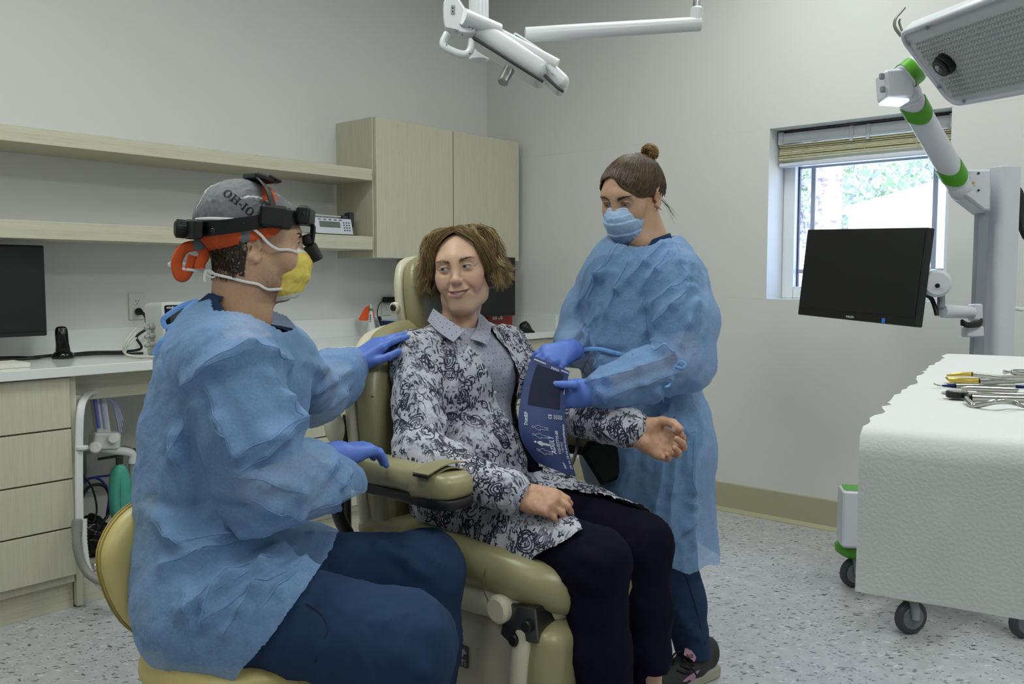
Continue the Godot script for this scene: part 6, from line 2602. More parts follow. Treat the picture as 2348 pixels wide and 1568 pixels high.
# ---------------------------------------------------------------- the nurse
func build_nurse() -> void:
	var t := thing("person", "standing masked woman in a blue gown holding a blood pressure cuff", "person")
	var fh := Vector3(fwd.x, 0, fwd.z).normalized()
	var zf := (-fh * cos(0.72) - rgt * sin(0.72)).normalized()
	zf = (zf * cos(0.42) - Vector3.UP * sin(0.42)).normalized()
	var xf := Vector3.UP.cross(zf).normalized()
	var yf := zf.cross(xf)
	var H := Transform3D(Basis(xf, yf, zf) * Basis(Vector3(0, 0, 1), -0.05), P(1448, 452, 2.6))
	var inv := H.affine_inverse()
	var neck0 := P(1492, 560, 2.62)
	var rsh := P(1392, 640, 2.74)
	var lsh := P(1552, 645, 2.50)
	var lelb := P(1572, 832, 2.42)
	var lwr := P(1350, 902, 2.33)
	var relb := P(1322, 790, 2.78)
	var rwr := P(1302, 806, 2.50)
	var hipl := P(1515, 985, 2.56)
	var hipr := P(1430, 985, 2.72)
	var lkn := P(1535, 1260, 2.54)
	var rkn := P(1455, 1260, 2.66)
	var lank := P(1592, 1500, 2.62)
	var rank := P(1470, 1520, 2.75)
	var base := srgb(190, 152, 126)
	var tint := func(p: Vector3, _n: Vector3) -> Color:
		var c := base.lerp(srgb(160, 112, 90), clampf(nz.get_noise_3d(p.x * 150.0, p.y * 150.0, p.z * 150.0) * 0.5, 0, 0.3))
		for s: float in [-1.0, 1.0]:
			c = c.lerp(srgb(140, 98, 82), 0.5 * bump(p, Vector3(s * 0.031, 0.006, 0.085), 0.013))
			c = c.lerp(srgb(176, 112, 92), 0.4 * bump(p, Vector3(s * 0.08, 0.0, -0.015), 0.03))
		return c
	var body := MB.new()
	var f := Field.new()
	f.k_default = 0.05
	var chest := P(1475, 700, 2.63)
	var pelv := P(1470, 960, 2.64)
	f.cap(chest, pelv, 0.14, 0.14, -1, 0, -fh * 0.66 - rgt * 0.75, 0.75)
	f.chain([rsh, relb, rwr], [0.042, 0.036, 0.026])
	f.chain([lsh, lelb, lwr], [0.042, 0.036, 0.026])
	f.cap(rsh, lsh, 0.045, 0.045)
	f.chain([hipl, lkn, lank], [0.08, 0.052, 0.036])
	f.chain([hipr, rkn, rank], [0.08, 0.052, 0.036])
	f.build(body, 0.014, null, func(_p: Vector3, _n: Vector3) -> Color: return base)
	f = Field.new()
	head_field(f)
	for s: float in [-1.0, 1.0]:
		lid_opening(f, s, 0.0026, -0.004)
		ear(f, s, Vector3(0.0725, -0.008, -0.014), 0.95)
	lips(f, 0.0008, 0.0)
	var n0: Vector3 = inv * neck0
	f.cap(Vector3(0, -0.045, -0.03), n0, 0.05, 0.058, 0.03)
	f.cap(Vector3(0.02, -0.08, 0.0), n0 + inv.basis * (-fh * 0.04 - rgt * 0.03), 0.03, 0.03, 0.03)
	body.t = H
	f.build(body, 0.0026, null, tint, func(p: Vector3) -> float: return p.y + 0.26)
	body.t = Transform3D()
	var bp := part(t, "body", body, skin_mat("skin_nurse"))
	for s: float in [-1.0, 1.0]:
		eyeball(bp, H * Vector3(s * 0.0315, 0.0105, 0.0742), H.basis * Vector3(-0.1, -0.5, 0.8), 0.0125, Color(0.05, 0.035, 0.025))
	eyebrows(t, H, f, srgb(70, 52, 38), -0.002)
	nurse_hair(t, H, f)
	# earring
	var em := MB.new()
	em.ball(H * Vector3(0.0845, -0.04, -0.012), Vector3.ONE * 0.0052)
	part(t, "earring", em, mat("pearl", Color(0.8, 0.79, 0.74), 0.15, {"clearcoat_enabled": true}))
	# mask
	var mf := Field.new()
	mf.k_default = 0.02
	mf.ell(Vector3(0, -0.05, 0.06), Vector3(0.058, 0.064, 0.056))
	mf.ell(Vector3(0, -0.03, 0.1), Vector3(0.017, 0.02, 0.016))
	mf.ell(Vector3(0, -0.095, 0.058), Vector3(0.042, 0.03, 0.038))
	var bm := mat("mask_blue", Color(1, 1, 1), 0.7, {"vertex_color_use_as_albedo": true, "backlight_enabled": true, "backlight": Color(0.2, 0.22, 0.25)})
	var mk := fpart(t, "face_mask", mf, 0.0028, bm, func(p: Vector3, _n: Vector3) -> float:
		var q := (p.y + 0.115) * 26.0
		var fr := fposmod(q, 1.0)
		return (0.0035 * fr if p.y < -0.02 else 0.0) + crumple(p * 2.5, 0.0006, 0.0016), func(_p: Vector3, _n: Vector3) -> Color:
		return srgb(160, 188, 223), func(p: Vector3) -> float: return minf(p.z - 0.032 - maxf(0.0, p.y + 0.03) * 0.5, minf(-0.004 - p.y + p.z * 0.05, p.y + 0.123 - (p.z - 0.02) * 0.2)))
	mk.transform = H
	var sm := MB.new()
	for s: float in [-1.0, 1.0]:
		sm.tube(smooth_path([Vector3(s * 0.056, -0.012, 0.05), Vector3(s * 0.068, 0.006, 0.03), Vector3(s * 0.079, 0.022, 0.0), Vector3(s * 0.082, 0.016, -0.018)], 5), 0.0014, 6)
		sm.tube(smooth_path([Vector3(s * 0.05, -0.075, 0.045), Vector3(s * 0.064, -0.055, 0.02), Vector3(s * 0.075, -0.03, -0.01), Vector3(s * 0.08, -0.018, -0.022)], 5), 0.0014, 6)
	var edge := []
	for i in 17:
		var x := lerpf(-0.05, 0.05, i / 16.0)
		var y := -0.005 + 0.004 * (1.0 - absf(x) / 0.05)
		edge.append(Vector3(x, y, maxf(0.03, face_z(mf, mf.all_ids(), x, y)) + 0.001))
	sm.tube(edge, 0.0016, 6)
	part(mk, "ear_loops", sm, mat("loop_white", Color(0.88, 0.88, 0.88), 0.6))
	# scrubs
	var scrub := mat("scrub_navy", Color(0.125, 0.205, 0.325), 0.9, {"metallic_specular": 0.35})
	var face_dir := (-fh * 0.66 - rgt * 0.75).normalized()
	f = Field.new()
	f.k_default = 0.05
	f.cap(chest, pelv, 0.158, 0.165, -1, 0, face_dir, 0.76)
	f.cap(rsh, lsh, 0.062, 0.062)
	f.cap(lsh, lsh.lerp(lelb, 0.5), 0.064, 0.058)
	f.cap(rsh, rsh.lerp(relb, 0.5), 0.064, 0.058)
	f.cap(neck0 + Vector3(0, -0.06, 0), neck0, 0.085, 0.066)
	fpart(t, "scrub_top", f, 0.01, scrub, null, null, func(p: Vector3) -> float: return neck0.y + 0.014 + maxf((p - neck0).dot(rgt), -0.04) * 0.35 - p.y)
	f = Field.new()
	f.k_default = 0.05
	f.cap(hipr, hipl, 0.12, 0.12)
	f.chain([hipl, lkn, lkn.lerp(lank, 0.5), lank], [0.1, 0.072, 0.066, 0.05], 0.03)
	f.chain([hipr, rkn, rkn.lerp(rank, 0.5), rank], [0.1, 0.072, 0.06, 0.048], 0.03)
	var kf := laid(f, [[1550, 1420, 1600, 1450, 0.01, 0.004], [1555, 1440, 1610, 1465, 0.01, 0.005], [1548, 1395, 1580, 1430, 0.01, 0.003]])
	var tr := fpart(t, "scrub_trousers", f, 0.0085, scrub, func(p: Vector3, _n: Vector3) -> float: return crumple(p, 0.001, 0.003) + fold_at(p, kf), null, func(p: Vector3) -> float: return p.y - lank.y + 0.0)
	var cm := MB.new()
	var ids2 := f.all_ids()
	var sl := []
	for q in [[1556, 1278], [1580, 1340], [1598, 1400], [1608, 1445], [1618, 1478]]:
		sl.append(seen(f, ids2, q[0], q[1]) - fh * 0.001)
	cm.tube(smooth_path(sl, 5), 0.0016, 5)
	part(tr, "side_seam", cm, mat("scrub_seam", Color(0.07, 0.13, 0.23), 0.9))
	# gown
	f = Field.new()
	f.k_default = 0.05
	f.cap(P(1470, 660, 2.64), P(1462, 790, 2.64), 0.195, 0.185, -1, 0, face_dir, 0.8)
	f.cap(P(1465, 850, 2.64), P(1480, 1010, 2.64), 0.178, 0.2, 0.04, 0, face_dir, 0.85)
	f.cap(P(1480, 1010, 2.64), P(1503, 1300, 2.64), 0.2, 0.2, 0.06, 0, face_dir, 0.86)
	f.cap(rsh, neck0 + Vector3(0, -0.05, 0), 0.075, 0.07)
	f.cap(lsh, neck0 + Vector3(0, -0.05, 0), 0.075, 0.07)
	f.chain([lsh, P(1572, 735, 2.44), lelb], [0.082, 0.088, 0.078], 0.025)
	f.chain([lelb, P(1470, 862, 2.36), P(1405, 886, 2.34), P(1377, 896, 2.335)], [0.075, 0.066, 0.056, 0.046], 0.025)
	f.chain([rsh, P(1345, 720, 2.78), relb, P(1308, 795, 2.58)], [0.078, 0.08, 0.068, 0.052], 0.025)
	f.cap(P(1597, 700, 2.55), P(1590, 800, 2.56), 0.035, 0.03, 0.04)
	var clip := func(p: Vector3) -> float:
		var g := 1.0
		if (p - neck0).length() < 0.13:
			g = neck0.y - 0.002 + maxf((p - neck0).dot(rgt), -0.04) * 0.33 - p.y
		if p.y < 0.6:
			var e := p - Vector3(0, CAM_H, 0)
			g = minf(g, p.y - 0.385 - 0.008 * sin(e.dot(rgt) * 60.0))
		return g
	var folds := [[1425, 560, 1330, 700, 0.014, 0.008], [1410, 570, 1350, 690, 0.012, 0.006], [1440, 600, 1390, 720, 0.012, 0.007], [1520, 560, 1440, 640, 0.012, 0.006], [1535, 580, 1480, 660, 0.012, 0.006], [1545, 560, 1575, 640, 0.01, 0.006], [1580, 600, 1570, 720, 0.01, 0.006],
		[1490, 640, 1482, 760, 0.014, 0.009], [1580, 640, 1500, 690, 0.01, 0.006], [1590, 660, 1500, 740, 0.012, 0.008], [1600, 690, 1560, 790, 0.012, 0.008], [1500, 780, 1545, 830, 0.014, 0.010], [1485, 800, 1540, 820, 0.012, 0.008],
		[1390, 870, 1540, 820, 0.012, 0.009], [1400, 905, 1560, 850, 0.012, 0.008], [1360, 880, 1390, 920, 0.01, 0.007], [1340, 880, 1400, 870, 0.01, 0.006], [1345, 740, 1300, 790, 0.01, 0.007], [1370, 720, 1330, 800, 0.01, 0.006],
		[1320, 805, 1420, 808, 0.012, -0.006], [1345, 820, 1340, 880, 0.01, 0.006], [1375, 815, 1360, 870, 0.01, 0.006], [1510, 900, 1520, 1010, 0.012, 0.008], [1535, 870, 1530, 1000, 0.01, 0.007], [1495, 920, 1480, 1060, 0.012, 0.008],
		[1440, 1060, 1410, 1180, 0.014, 0.010], [1450, 1080, 1425, 1200, 0.012, 0.009], [1520, 1060, 1490, 1250, 0.012, 0.008], [1545, 1050, 1535, 1200, 0.012, 0.008], [1575, 1150, 1600, 1165, 0.01, 0.006], [1545, 1240, 1600, 1180, 0.012, 0.009], [1585, 1000, 1590, 1250, 0.012, 0.008], [1560, 900, 1575, 1080, 0.01, 0.006], [1540, 1000, 1595, 990, 0.01, 0.004]]
	gown_part(t, f, folds, clip, Vector3(4, 1, 2))
	# waist tie and its bow
	var ids := f.all_ids()
	var tm := MB.new()
	var pts := []
	for q in [[1318, 806], [1345, 800], [1375, 800], [1400, 806], [1425, 812], [1450, 815]]:
		pts.append(seen(f, ids, q[0], q[1]) - fh * 0.004)
	tm.tube(smooth_path(pts, 5), 0.007, 6, true, 0.3, fh)
	var k0 := seen(f, ids, 1545, 838) - fh * 0.006
	tm.tube(smooth_path([k0, k0 + rgt * 0.015 + upv * 0.012, k0 + rgt * 0.03 + upv * 0.004, k0 + rgt * 0.02 - upv * 0.006, k0], 5), 0.004, 6, true, 0.4, fh)
	var tail := [k0]
	for q in [[1535, 880], [1522, 890], [1520, 920], [1528, 960], [1532, 1010]]:
		tail.append(seen(f, ids, q[0], q[1]) - fh * 0.004)
	tm.tube(smooth_path(tail, 5), 0.004, 6, true, 0.35, fh)
	part(t, "gown_ties", tm, mat("gown_tie", Color(0.45, 0.64, 0.88), 0.8))
	# gloves on the cuff
	var gl := glove_mat()
	f = Field.new()
	f.k_default = 0.01
	hand(f, lwr, (-rgt * 0.95 + fh * 0.16 - upv * 0.05).normalized(), (fh + rgt * 0.2).normalized(), true, [[0.05, 0.35, 0.4, 0.3], [0.0, 0.4, 0.45, 0.3], [-0.05, 0.45, 0.5, 0.3], [-0.1, 0.5, 0.5, 0.3]], [-rgt * 0.6 - fh * 0.75 + upv * 0.15, -rgt * 0.95 - fh * 0.25 + upv * 0.05, -rgt + upv * 0.05], 0.95, 0.007, true)
	f.cap(lwr, lwr.lerp(lelb, 0.15), 0.029, 0.033, 0.02)
	fpart(t, "glove", f, 0.0032, gl)
	f = Field.new()
	f.k_default = 0.01
	hand(f, rwr, (-rgt * 0.7 - fh * 0.55 - upv * 0.1).normalized(), (fh * 0.6 - rgt * 0.35 - upv * 0.65).normalized(), false, [[0.05, 0.7, 0.6, 0.4], [0.0, 0.7, 0.6, 0.4], [-0.05, 0.7, 0.6, 0.4], [-0.1, 0.7, 0.6, 0.4]], [-rgt * 0.35 - fh * 0.8 - upv * 0.35, -rgt * 0.5 - fh * 0.3 - upv * 0.7, -rgt * 0.55 - upv * 0.8], 0.92, 0.007, true)
	f.cap(rwr, rwr.lerp(relb, 0.15), 0.029, 0.033, 0.02)
	fpart(t, "glove", f, 0.0032, gl)
	# ankle sock and trainer
	nurse_shoe(t, lank, fh)

func nurse_shoe(t: Node3D, ank: Vector3, fh: Vector3) -> void:
	var dir := (P(1530, 1590, 2.5) - P(1632, 1545, 2.62))
	dir.y = 0
	dir = dir.normalized()
	var b := Basis(Vector3.UP.cross(dir).normalized(), Vector3.UP, dir)
	var o := Vector3(ank.x, 0.0, ank.z) - dir * 0.01
	var q := func(x: float, y: float, z: float) -> Vector3: return o + b * Vector3(x, y, z)
	var f := Field.new()
	f.k_default = 0.03
	f.cap(q.call(0, 0.06, -0.045), q.call(0, 0.055, 0.02), 0.036, 0.036)
	f.cap(q.call(0, 0.055, 0.02), q.call(0, 0.045, 0.13), 0.038, 0.03)
	f.cap(q.call(0, 0.04, 0.09), q.call(0.005, 0.036, 0.165), 0.04, 0.03)
	f.cap(q.call(0, 0.09, -0.045), q.call(0, 0.085, 0.0), 0.034, 0.034)
	f.cap(q.call(0, 0.115, -0.03), q.call(0, 0.2, -0.02), 0.03, 0.03, 0.01, 1)
	var sh := fpart(t, "trainer", f, 0.005, mat("trainer_grey", Color(0.17, 0.17, 0.18), 0.8), null, null, func(p: Vector3) -> float: return p.y - 0.03, "dark grey running shoe with a pink side mark")
	var s := MB.new()
	s.t = Transform3D(b * Basis(Vector3.RIGHT, -PI / 2), o)
	var sole := PackedVector2Array()
	for k in [Vector2(0, 0.09), Vector2(0.028, 0.08), Vector2(0.037, 0.04), Vector2(0.035, -0.03), Vector2(0.042, -0.1), Vector2(0.035, -0.17), Vector2(0.005, -0.2), Vector2(-0.028, -0.175), Vector2(-0.04, -0.1), Vector2(-0.033, -0.03), Vector2(-0.036, 0.04), Vector2(-0.028, 0.08)]:
		sole.append(k)
	s.prism(smooth2(sole, 3), 0.0, 0.034, 0.006, true)
	part(sh, "sole", s, mat("sole_cream", Color(0.62, 0.61, 0.56), 0.7))
	var ids := f.all_ids()
	var put := func(x: float, y: float) -> Vector3:
		var r := seen(f, ids, x, y)
		return r - fh * 0.003
	var pk := MB.new()
	pk.slab([[put.call(1566, 1562), put.call(1590, 1560), put.call(1604, 1563)], [put.call(1580, 1549), put.call(1597, 1547), put.call(1613, 1556)], [put.call(1594, 1539), put.call(1604, 1535), put.call(1622, 1550)]], 0.002)
	part(sh, "side_mark", pk, mat("pink", Color(0.74, 0.55, 0.70), 0.7))
	pk = MB.new()
	var tp := put.call(1578, 1500)
	pk.slab([[P(1570, 1486, 2.56), P(1585, 1488, 2.56), P(1598, 1498, 2.57)], [P(1567, 1502, 2.55), P(1580, 1508, 2.55), P(1590, 1517, 2.56)]], 0.004)
	var tg := part(sh, "tongue_tab", pk, mat("pink_pale", Color(0.68, 0.52, 0.60), 0.7))
	pk = MB.new()
	lettering(pk, "NB", 0.011, func(k: Vector2) -> Vector3: return P(1582, 1504, 2.545) + rgt * k.x + upv * k.y - rgt.rotated(fwd, 0.4) * 0.0, true)
	part(tg, "emblem", pk, mat("print_grey", Color(0.25, 0.22, 0.24), 0.7))
	pk = MB.new()
	for i in 4:
		var a := put.call(1552 + i * 8, 1535 - i * 11)
		var c := put.call(1580 + i * 6, 1542 - i * 9)
		pk.tube([a, (a + c) / 2 - fh * 0.006, c], 0.003, 6)
	pk.tube(smooth_path([P(1560, 1492, 2.55), P(1548, 1498, 2.54), P(1540, 1510, 2.54), P(1543, 1522, 2.54), P(1552, 1502, 2.54)], 4), 0.003, 6)
	pk.tube(smooth_path([P(1565, 1510, 2.55), P(1585, 1530, 2.54), P(1600, 1552, 2.53)], 4), 0.003, 6)
	part(sh, "laces", pk, mat("lace_black", Color(0.04, 0.04, 0.045), 0.8))
	# the other shoe, behind the patient's legs
	var o2 := P(1470, 1520, 2.75)
	f = Field.new()
	f.k_default = 0.03
	o = Vector3(o2.x, 0, o2.z)
	f.cap(q.call(0, 0.06, -0.045), q.call(0, 0.055, 0.02), 0.036, 0.036)
	f.cap(q.call(0, 0.055, 0.02), q.call(0, 0.04, 0.13), 0.038, 0.032)
	f.cap(q.call(0, 0.09, -0.045), q.call(0, 0.085, 0.0), 0.034, 0.034)
	fpart(t, "trainer", f, 0.008, mats["trainer_grey"], null, null, func(p: Vector3) -> float: return p.y - 0.002)

func nurse_hair(t: Node3D, H: Transform3D, hf: Field) -> void:
	var hm := MB.new()
	hm.t = H
	var r := RandomNumberGenerator.new()
	r.seed = 61
	var dark := srgb(58, 44, 31)
	var f := Field.new()
	f.k_default = 0.025
	f.ell(Vector3(0, 0.036, -0.022), Vector3(0.082, 0.084, 0.099))
	f.ell(Vector3(0, 0.045, 0.03), Vector3(0.068, 0.062, 0.052))
	f.ell(Vector3(0, 0.0, -0.06), Vector3(0.074, 0.066, 0.058))
	# hairline: low at the temples, swept across the brow to her left ear
	var tab := [Vector2(-0.08, 0.0), Vector2(-0.06, 0.04), Vector2(-0.04, 0.078), Vector2(-0.015, 0.092), Vector2(0.005, 0.088), Vector2(0.03, 0.062), Vector2(0.05, 0.036), Vector2(0.066, 0.022), Vector2(0.08, 0.018)]
	var lim := func(x: float, z: float) -> float:
		var y := 0.0
		for i in tab.size() - 1:
			if x >= tab[i].x and x <= tab[i + 1].x:
				y = lerpf(tab[i].y, tab[i + 1].y, (x - tab[i].x) / (tab[i + 1].x - tab[i].x))
		return y - maxf(0.0, 0.045 - z) * 0.5
	var line := func(p: Vector3) -> float:
		if p.z < -0.005:
			return p.y + 0.035 + (p.z + 0.005) * 0.35
		return p.y - lim.call(p.x, p.z) - 0.006
	f.build(hm, 0.0035, func(p: Vector3, _n: Vector3) -> float: return 0.0012 * sin(p.y * 500.0 + p.x * 300.0 + nz.get_noise_3d(p.x * 30.0, p.y * 30.0, p.z * 30.0) * 6.0), func(p: Vector3, _n: Vector3) -> Color:
		return dark.lerp(srgb(80, 62, 44), clampf(nz.get_noise_3d(p.x * 50.0, p.y * 160.0, p.z * 50.0) + 0.3, 0, 0.8)), line)
	var bun := Vector3(0.015, 0.088, -0.085)
	var ids := f.all_ids()
	for i in 1300:
		# start on the hairline and run over the shell to the bun
		var ph := r.randf_range(-1.35, 1.35) if i % 2 else r.randf_range(-2.4, 2.4)
		var s := Vector3(sin(ph) * 0.08, 0, cos(ph) * 0.085 - 0.01)
		s.y = lim.call(s.x, s.z) - r.randf() * 0.004 if s.z > 0 else -0.02 + r.randf() * 0.05
		var pts := []
		var e := r.randf_range(0.0, 0.2) * r.randf()
		for k in 9:
			var fr := lerpf(e, 1.0, k / 8.0)
			var p := s.lerp(bun, fr) + Vector3(0, 0.035 * sin(fr * PI) * 0.4, 0)
			for q in 3:
				p -= f.grad(p, ids) * (f.dist(p, ids) - 0.0015)
			pts.append(p + Vector3(r.randfn(), r.randfn(), r.randfn()) * 0.0006)
		strand(hm, pts, r.randf_range(0.0006, 0.0012), dark.lerp(srgb(112, 88, 58), r.randf() * r.randf()))
	# bun: loops of lighter hair
	for i in 260:
		var a := r.randf() * TAU
		var lean := r.randfn() * 0.3
		var rad := r.randf_range(0.012, 0.027)
		var c := bun + Vector3(0.012, 0.016, -0.012)
		var u := Vector3(cos(a), sin(a) * 0.8, lean).normalized()
		var w := u.cross(Vector3(0.3, 0.5, -0.8)).normalized()
		var pts := []
		for k in 9:
			var th := k / 8.0 * PI * 1.3 - 0.3
			pts.append(c + (u * cos(th) + w * sin(th)) * rad + Vector3(r.randfn(), r.randfn(), r.randfn()) * 0.001)
		strand(hm, pts, r.randf_range(0.0006, 0.0011), srgb(92, 68, 38).lerp(srgb(196, 158, 92), r.randf()))
	# loose strand across the brow to the ear, wisps at the nape
	for i in 34:
		var j := Vector3(r.randfn(), r.randfn(), r.randfn()) * 0.0018
		strand(hm, hug(smooth_path([Vector3(0.006, 0.085, 0.075) + j, Vector3(0.03, 0.055, 0.077) + j, Vector3(0.052, 0.028, 0.06) + j, Vector3(0.067, 0.014, 0.035) + j, Vector3(0.077, 0.016, 0.008) + j, Vector3(0.084, 0.03, -0.02) + j], 3), [hf, f], 0.002), 0.0008, dark.lerp(srgb(110, 88, 60), r.randf() * 0.5))
	for i in 12:
		var j := Vector3(r.randfn(), r.randfn(), r.randfn()) * 0.004
		strand(hm, smooth_path([Vector3(0.06, -0.03, -0.06) + j, Vector3(0.068, -0.055, -0.075) + j, Vector3(0.06, -0.08, -0.088 - 0.002 * i) + j * 1.6, Vector3(0.064, -0.105, -0.09 - 0.003 * i) + j * 2.0], 3), 0.0004, srgb(70, 54, 38))
	part(t, "hair", hm, hair_mat())

# ---------------------------------------------------------------- blood pressure cuff
func build_cuff() -> void:
	var t := thing("blood_pressure_cuff", "navy blood pressure cuff marked ADULT held against the patient's arm", "cuff")
	var left := [[1223, 815, 2.30], [1205, 862, 2.27], [1195, 905, 2.25], [1189, 950, 2.23], [1190, 985, 2.22], [1200, 1018, 2.22], [1228, 1058, 2.23]]
	var right := [[1306, 851, 2.34], [1298, 890, 2.31], [1296, 925, 2.29], [1297, 965, 2.27], [1300, 1005, 2.26], [1307, 1045, 2.26], [1321, 1092, 2.27]]
	var edge := func(a: Array, v: float) -> Vector3:
		var x := clampf(v, 0, 0.9999) * (a.size() - 1)
		var i := int(x)
		var g := func(k: int) -> Vector3:
			var q: Array = a[clampi(k, 0, a.size() - 1)]
			return P(q[0], q[1], q[2])
		return (g.call(i) as Vector3).cubic_interpolate(g.call(i + 1), g.call(i - 1), g.call(i + 2), x - i)
	var surf := func(u: float, v: float) -> Vector3:
		var a: Vector3 = edge.call(left, v)
		var b: Vector3 = edge.call(right, v)
		return a.lerp(b, u) - fwd * (0.018 * sin(u * PI) * (0.4 + v))
	var rows := []
	for j in 25:
		var row := []
		for i in 13:
			row.append(surf.call(i / 12.0, j / 24.0))
		rows.append(row)
	var m := MB.new()
	m.slab(rows, -0.005)
	var cloth := mat("cuff_navy", Color(0.135, 0.20, 0.40), 0.6)
	part(t, "sleeve", m, cloth)
	# loop field, a darker rectangle
	rows = []
	for j in 9:
		var row := []
		for i in 7:
			row.append(surf.call(lerpf(0.17, 0.88, i / 6.0), lerpf(0.06, 0.40, j / 8.0)) - fwd * 0.0012)
		rows.append(row)
	m = MB.new()
	m.slab(rows, -0.001)
	part(t, "loop_patch", m, mat("cuff_loop", Color(0.095, 0.115, 0.215), 0.95))
	var white := mat("cuff_print", Color(0.80, 0.82, 0.88), 0.6)
	var pr := MB.new()
	var lu := 0.117
	var lv := 0.30
	var put := func(u0: float, v0: float) -> Callable:
		return func(q: Vector2) -> Vector3: return surf.call(u0 - q.y / lu, v0 - q.x / lv) - fwd * 0.0012
	# print runs up the cuff
	lettering(pr, "ADULT", 0.012, put.call(0.655, 0.755), true)
	lettering(pr, "115-027715-00", 0.0074, put.call(0.785, 0.72), true)
	lettering(pr, "CM1303", 0.006, put.call(0.865, 0.76), false)
	lettering(pr, "25 to 35 cm arm circumference", 0.0058, put.call(0.94, 0.735), true)
	lettering(pr, "TrueBP", 0.0085, put.call(0.155, 0.53), true)
	lettering(pr, "REF", 0.006, put.call(0.79, 0.92), true)
	lettering(pr, "CE", 0.008, put.call(0.66, 0.475), true)
	var up := func(u0: float, v0: float) -> Callable:
		return func(q: Vector2) -> Vector3: return surf.call(u0 + q.x / lu, v0 - q.y / lv) - fwd * 0.0014
	var on := func(u: float, v: float) -> Vector3: return surf.call(u, v) - fwd * 0.0014
	# white index line along the top edge and a mark on the right edge
	for seg in [[0.05, 0.36, 0.035], [0.78, 0.98, 0.035]]:
		var line := []
		for i in 6:
			line.append(on.call(lerpf(seg[0], seg[1], i / 5.0), seg[2]))
		pr.tube(line, 0.0022, 5, true, 0.3, fwd)
	lettering(pr, "INDEX", 0.006, up.call(0.62, 0.045), true)
	pr.tube([on.call(0.97, 0.13), on.call(0.965, 0.19), on.call(0.96, 0.24)], 0.0012, 5)
	# crossed boxes
	for c in [Vector2(0.78, 0.475), Vector2(0.88, 0.475)]:
		var w := 0.036
		var hh := 0.016
		for l in [[-1, -1, 1, -1], [1, -1, 1, 1], [1, 1, -1, 1], [-1, 1, -1, -1], [-1, -1, 1, 1], [-1, 1, 1, -1]]:
			pr.tube([on.call(c.x + l[0] * w, c.y + l[1] * hh), on.call(c.x + l[2] * w, c.y + l[3] * hh)], 0.0005, 4)
	# figures showing where the cuff goes: lying along the cuff, the third one filled
	for k in 4:
		var v0 := [0.60, 0.685, 0.765, 0.845][k] as float
		var outline := [Vector2(0, 0.010), Vector2(0.003, 0.009), Vector2(0.008, 0.001), Vector2(0.007, -0.004), Vector2(0.004, -0.002), Vector2(0.004, -0.008), Vector2(0.0035, -0.022), Vector2(0.0005, -0.022), Vector2(0, -0.011), Vector2(-0.0005, -0.022), Vector2(-0.0035, -0.022), Vector2(-0.004, -0.008), Vector2(-0.004, -0.002), Vector2(-0.007, -0.004), Vector2(-0.008, 0.001), Vector2(-0.003, 0.009)]
		var pt := func(q: Vector2) -> Vector3: return on.call(0.42 - q.y / lu, v0 - q.x / lv)
		if k == 2:
			var base := pr.v.size()
			var pl := PackedVector2Array(outline)
			var tris := Geometry2D.triangulate_polygon(pl)
			for q in pl:
				pr.v.append(pt.call(q))
				pr.n.append(-fwd)
				pr.uv.append(Vector2.ZERO)
			for i in tris:
				pr.ix.append(base + i)
			pr.ball(pt.call(Vector2(0, 0.0145)), Vector3.ONE * 0.003, Basis(), 8)
		else:
			var line := []
			for q in outline:
				line.append(pt.call(q))
			line.append(line[0])
			pr.tube(line, 0.00045, 4)
			var ring := []
			for i in 13:
				ring.append(pt.call(Vector2(0, 0.0142) + Vector2(cos(TAU * i / 12.0), sin(TAU * i / 12.0)) * 0.0032))
			pr.tube(ring, 0.00045, 4)
	var pp := part(t, "print", pr, white)
	# grey air hose hanging behind
	m = MB.new()
	m.tube(smooth_path([P(1325, 1005, 2.46), P(1322, 1030, 2.44), P(1315, 1055, 2.42), P(1306, 1075, 2.40), P(1300, 1095, 2.36)], 6), 0.005, 8)
	part(t, "air_hose", m, mat("hose_grey", Color(0.2, 0.22, 0.24), 0.5))
# ---------------------------------------------------------------- things on the worktop and shelf
func desk_monitor(x0: float, x1: float, z: float, label: String) -> void:
	var cx := (x0 + x1) / 2
	var w := x1 - x0
	var t := thing("computer_monitor", label, "monitor", Vector3(cx, 0.891, z), "switched-off monitors on the worktop")
	var body := mat("monitor_black", Color(0.045, 0.045, 0.05), 0.5)
	var m := MB.new()
	m.box(Vector3(0, 0.265, -0.015), Vector3(w, 0.345, 0.03), 0.004)
	var b := part(t, "housing", m, body)
	m = MB.new()
	m.box(Vector3(0, 0.27, 0.0015), Vector3(w - 0.016, 0.32, 0.003), 0.0008)
	part(b, "screen", m, mat("screen_off", Color(0.055, 0.057, 0.062), 0.45))
	m = MB.new()
	m.box(Vector3(0, 0.13, -0.055), Vector3(0.06, 0.25, 0.025), 0.005)
	part(t, "stand_neck", m, body)
	m = MB.new()
	m.box(Vector3(0, 0.006, -0.06), Vector3(0.22, 0.012, 0.17), 0.004)
	part(t, "stand_foot", m, body)

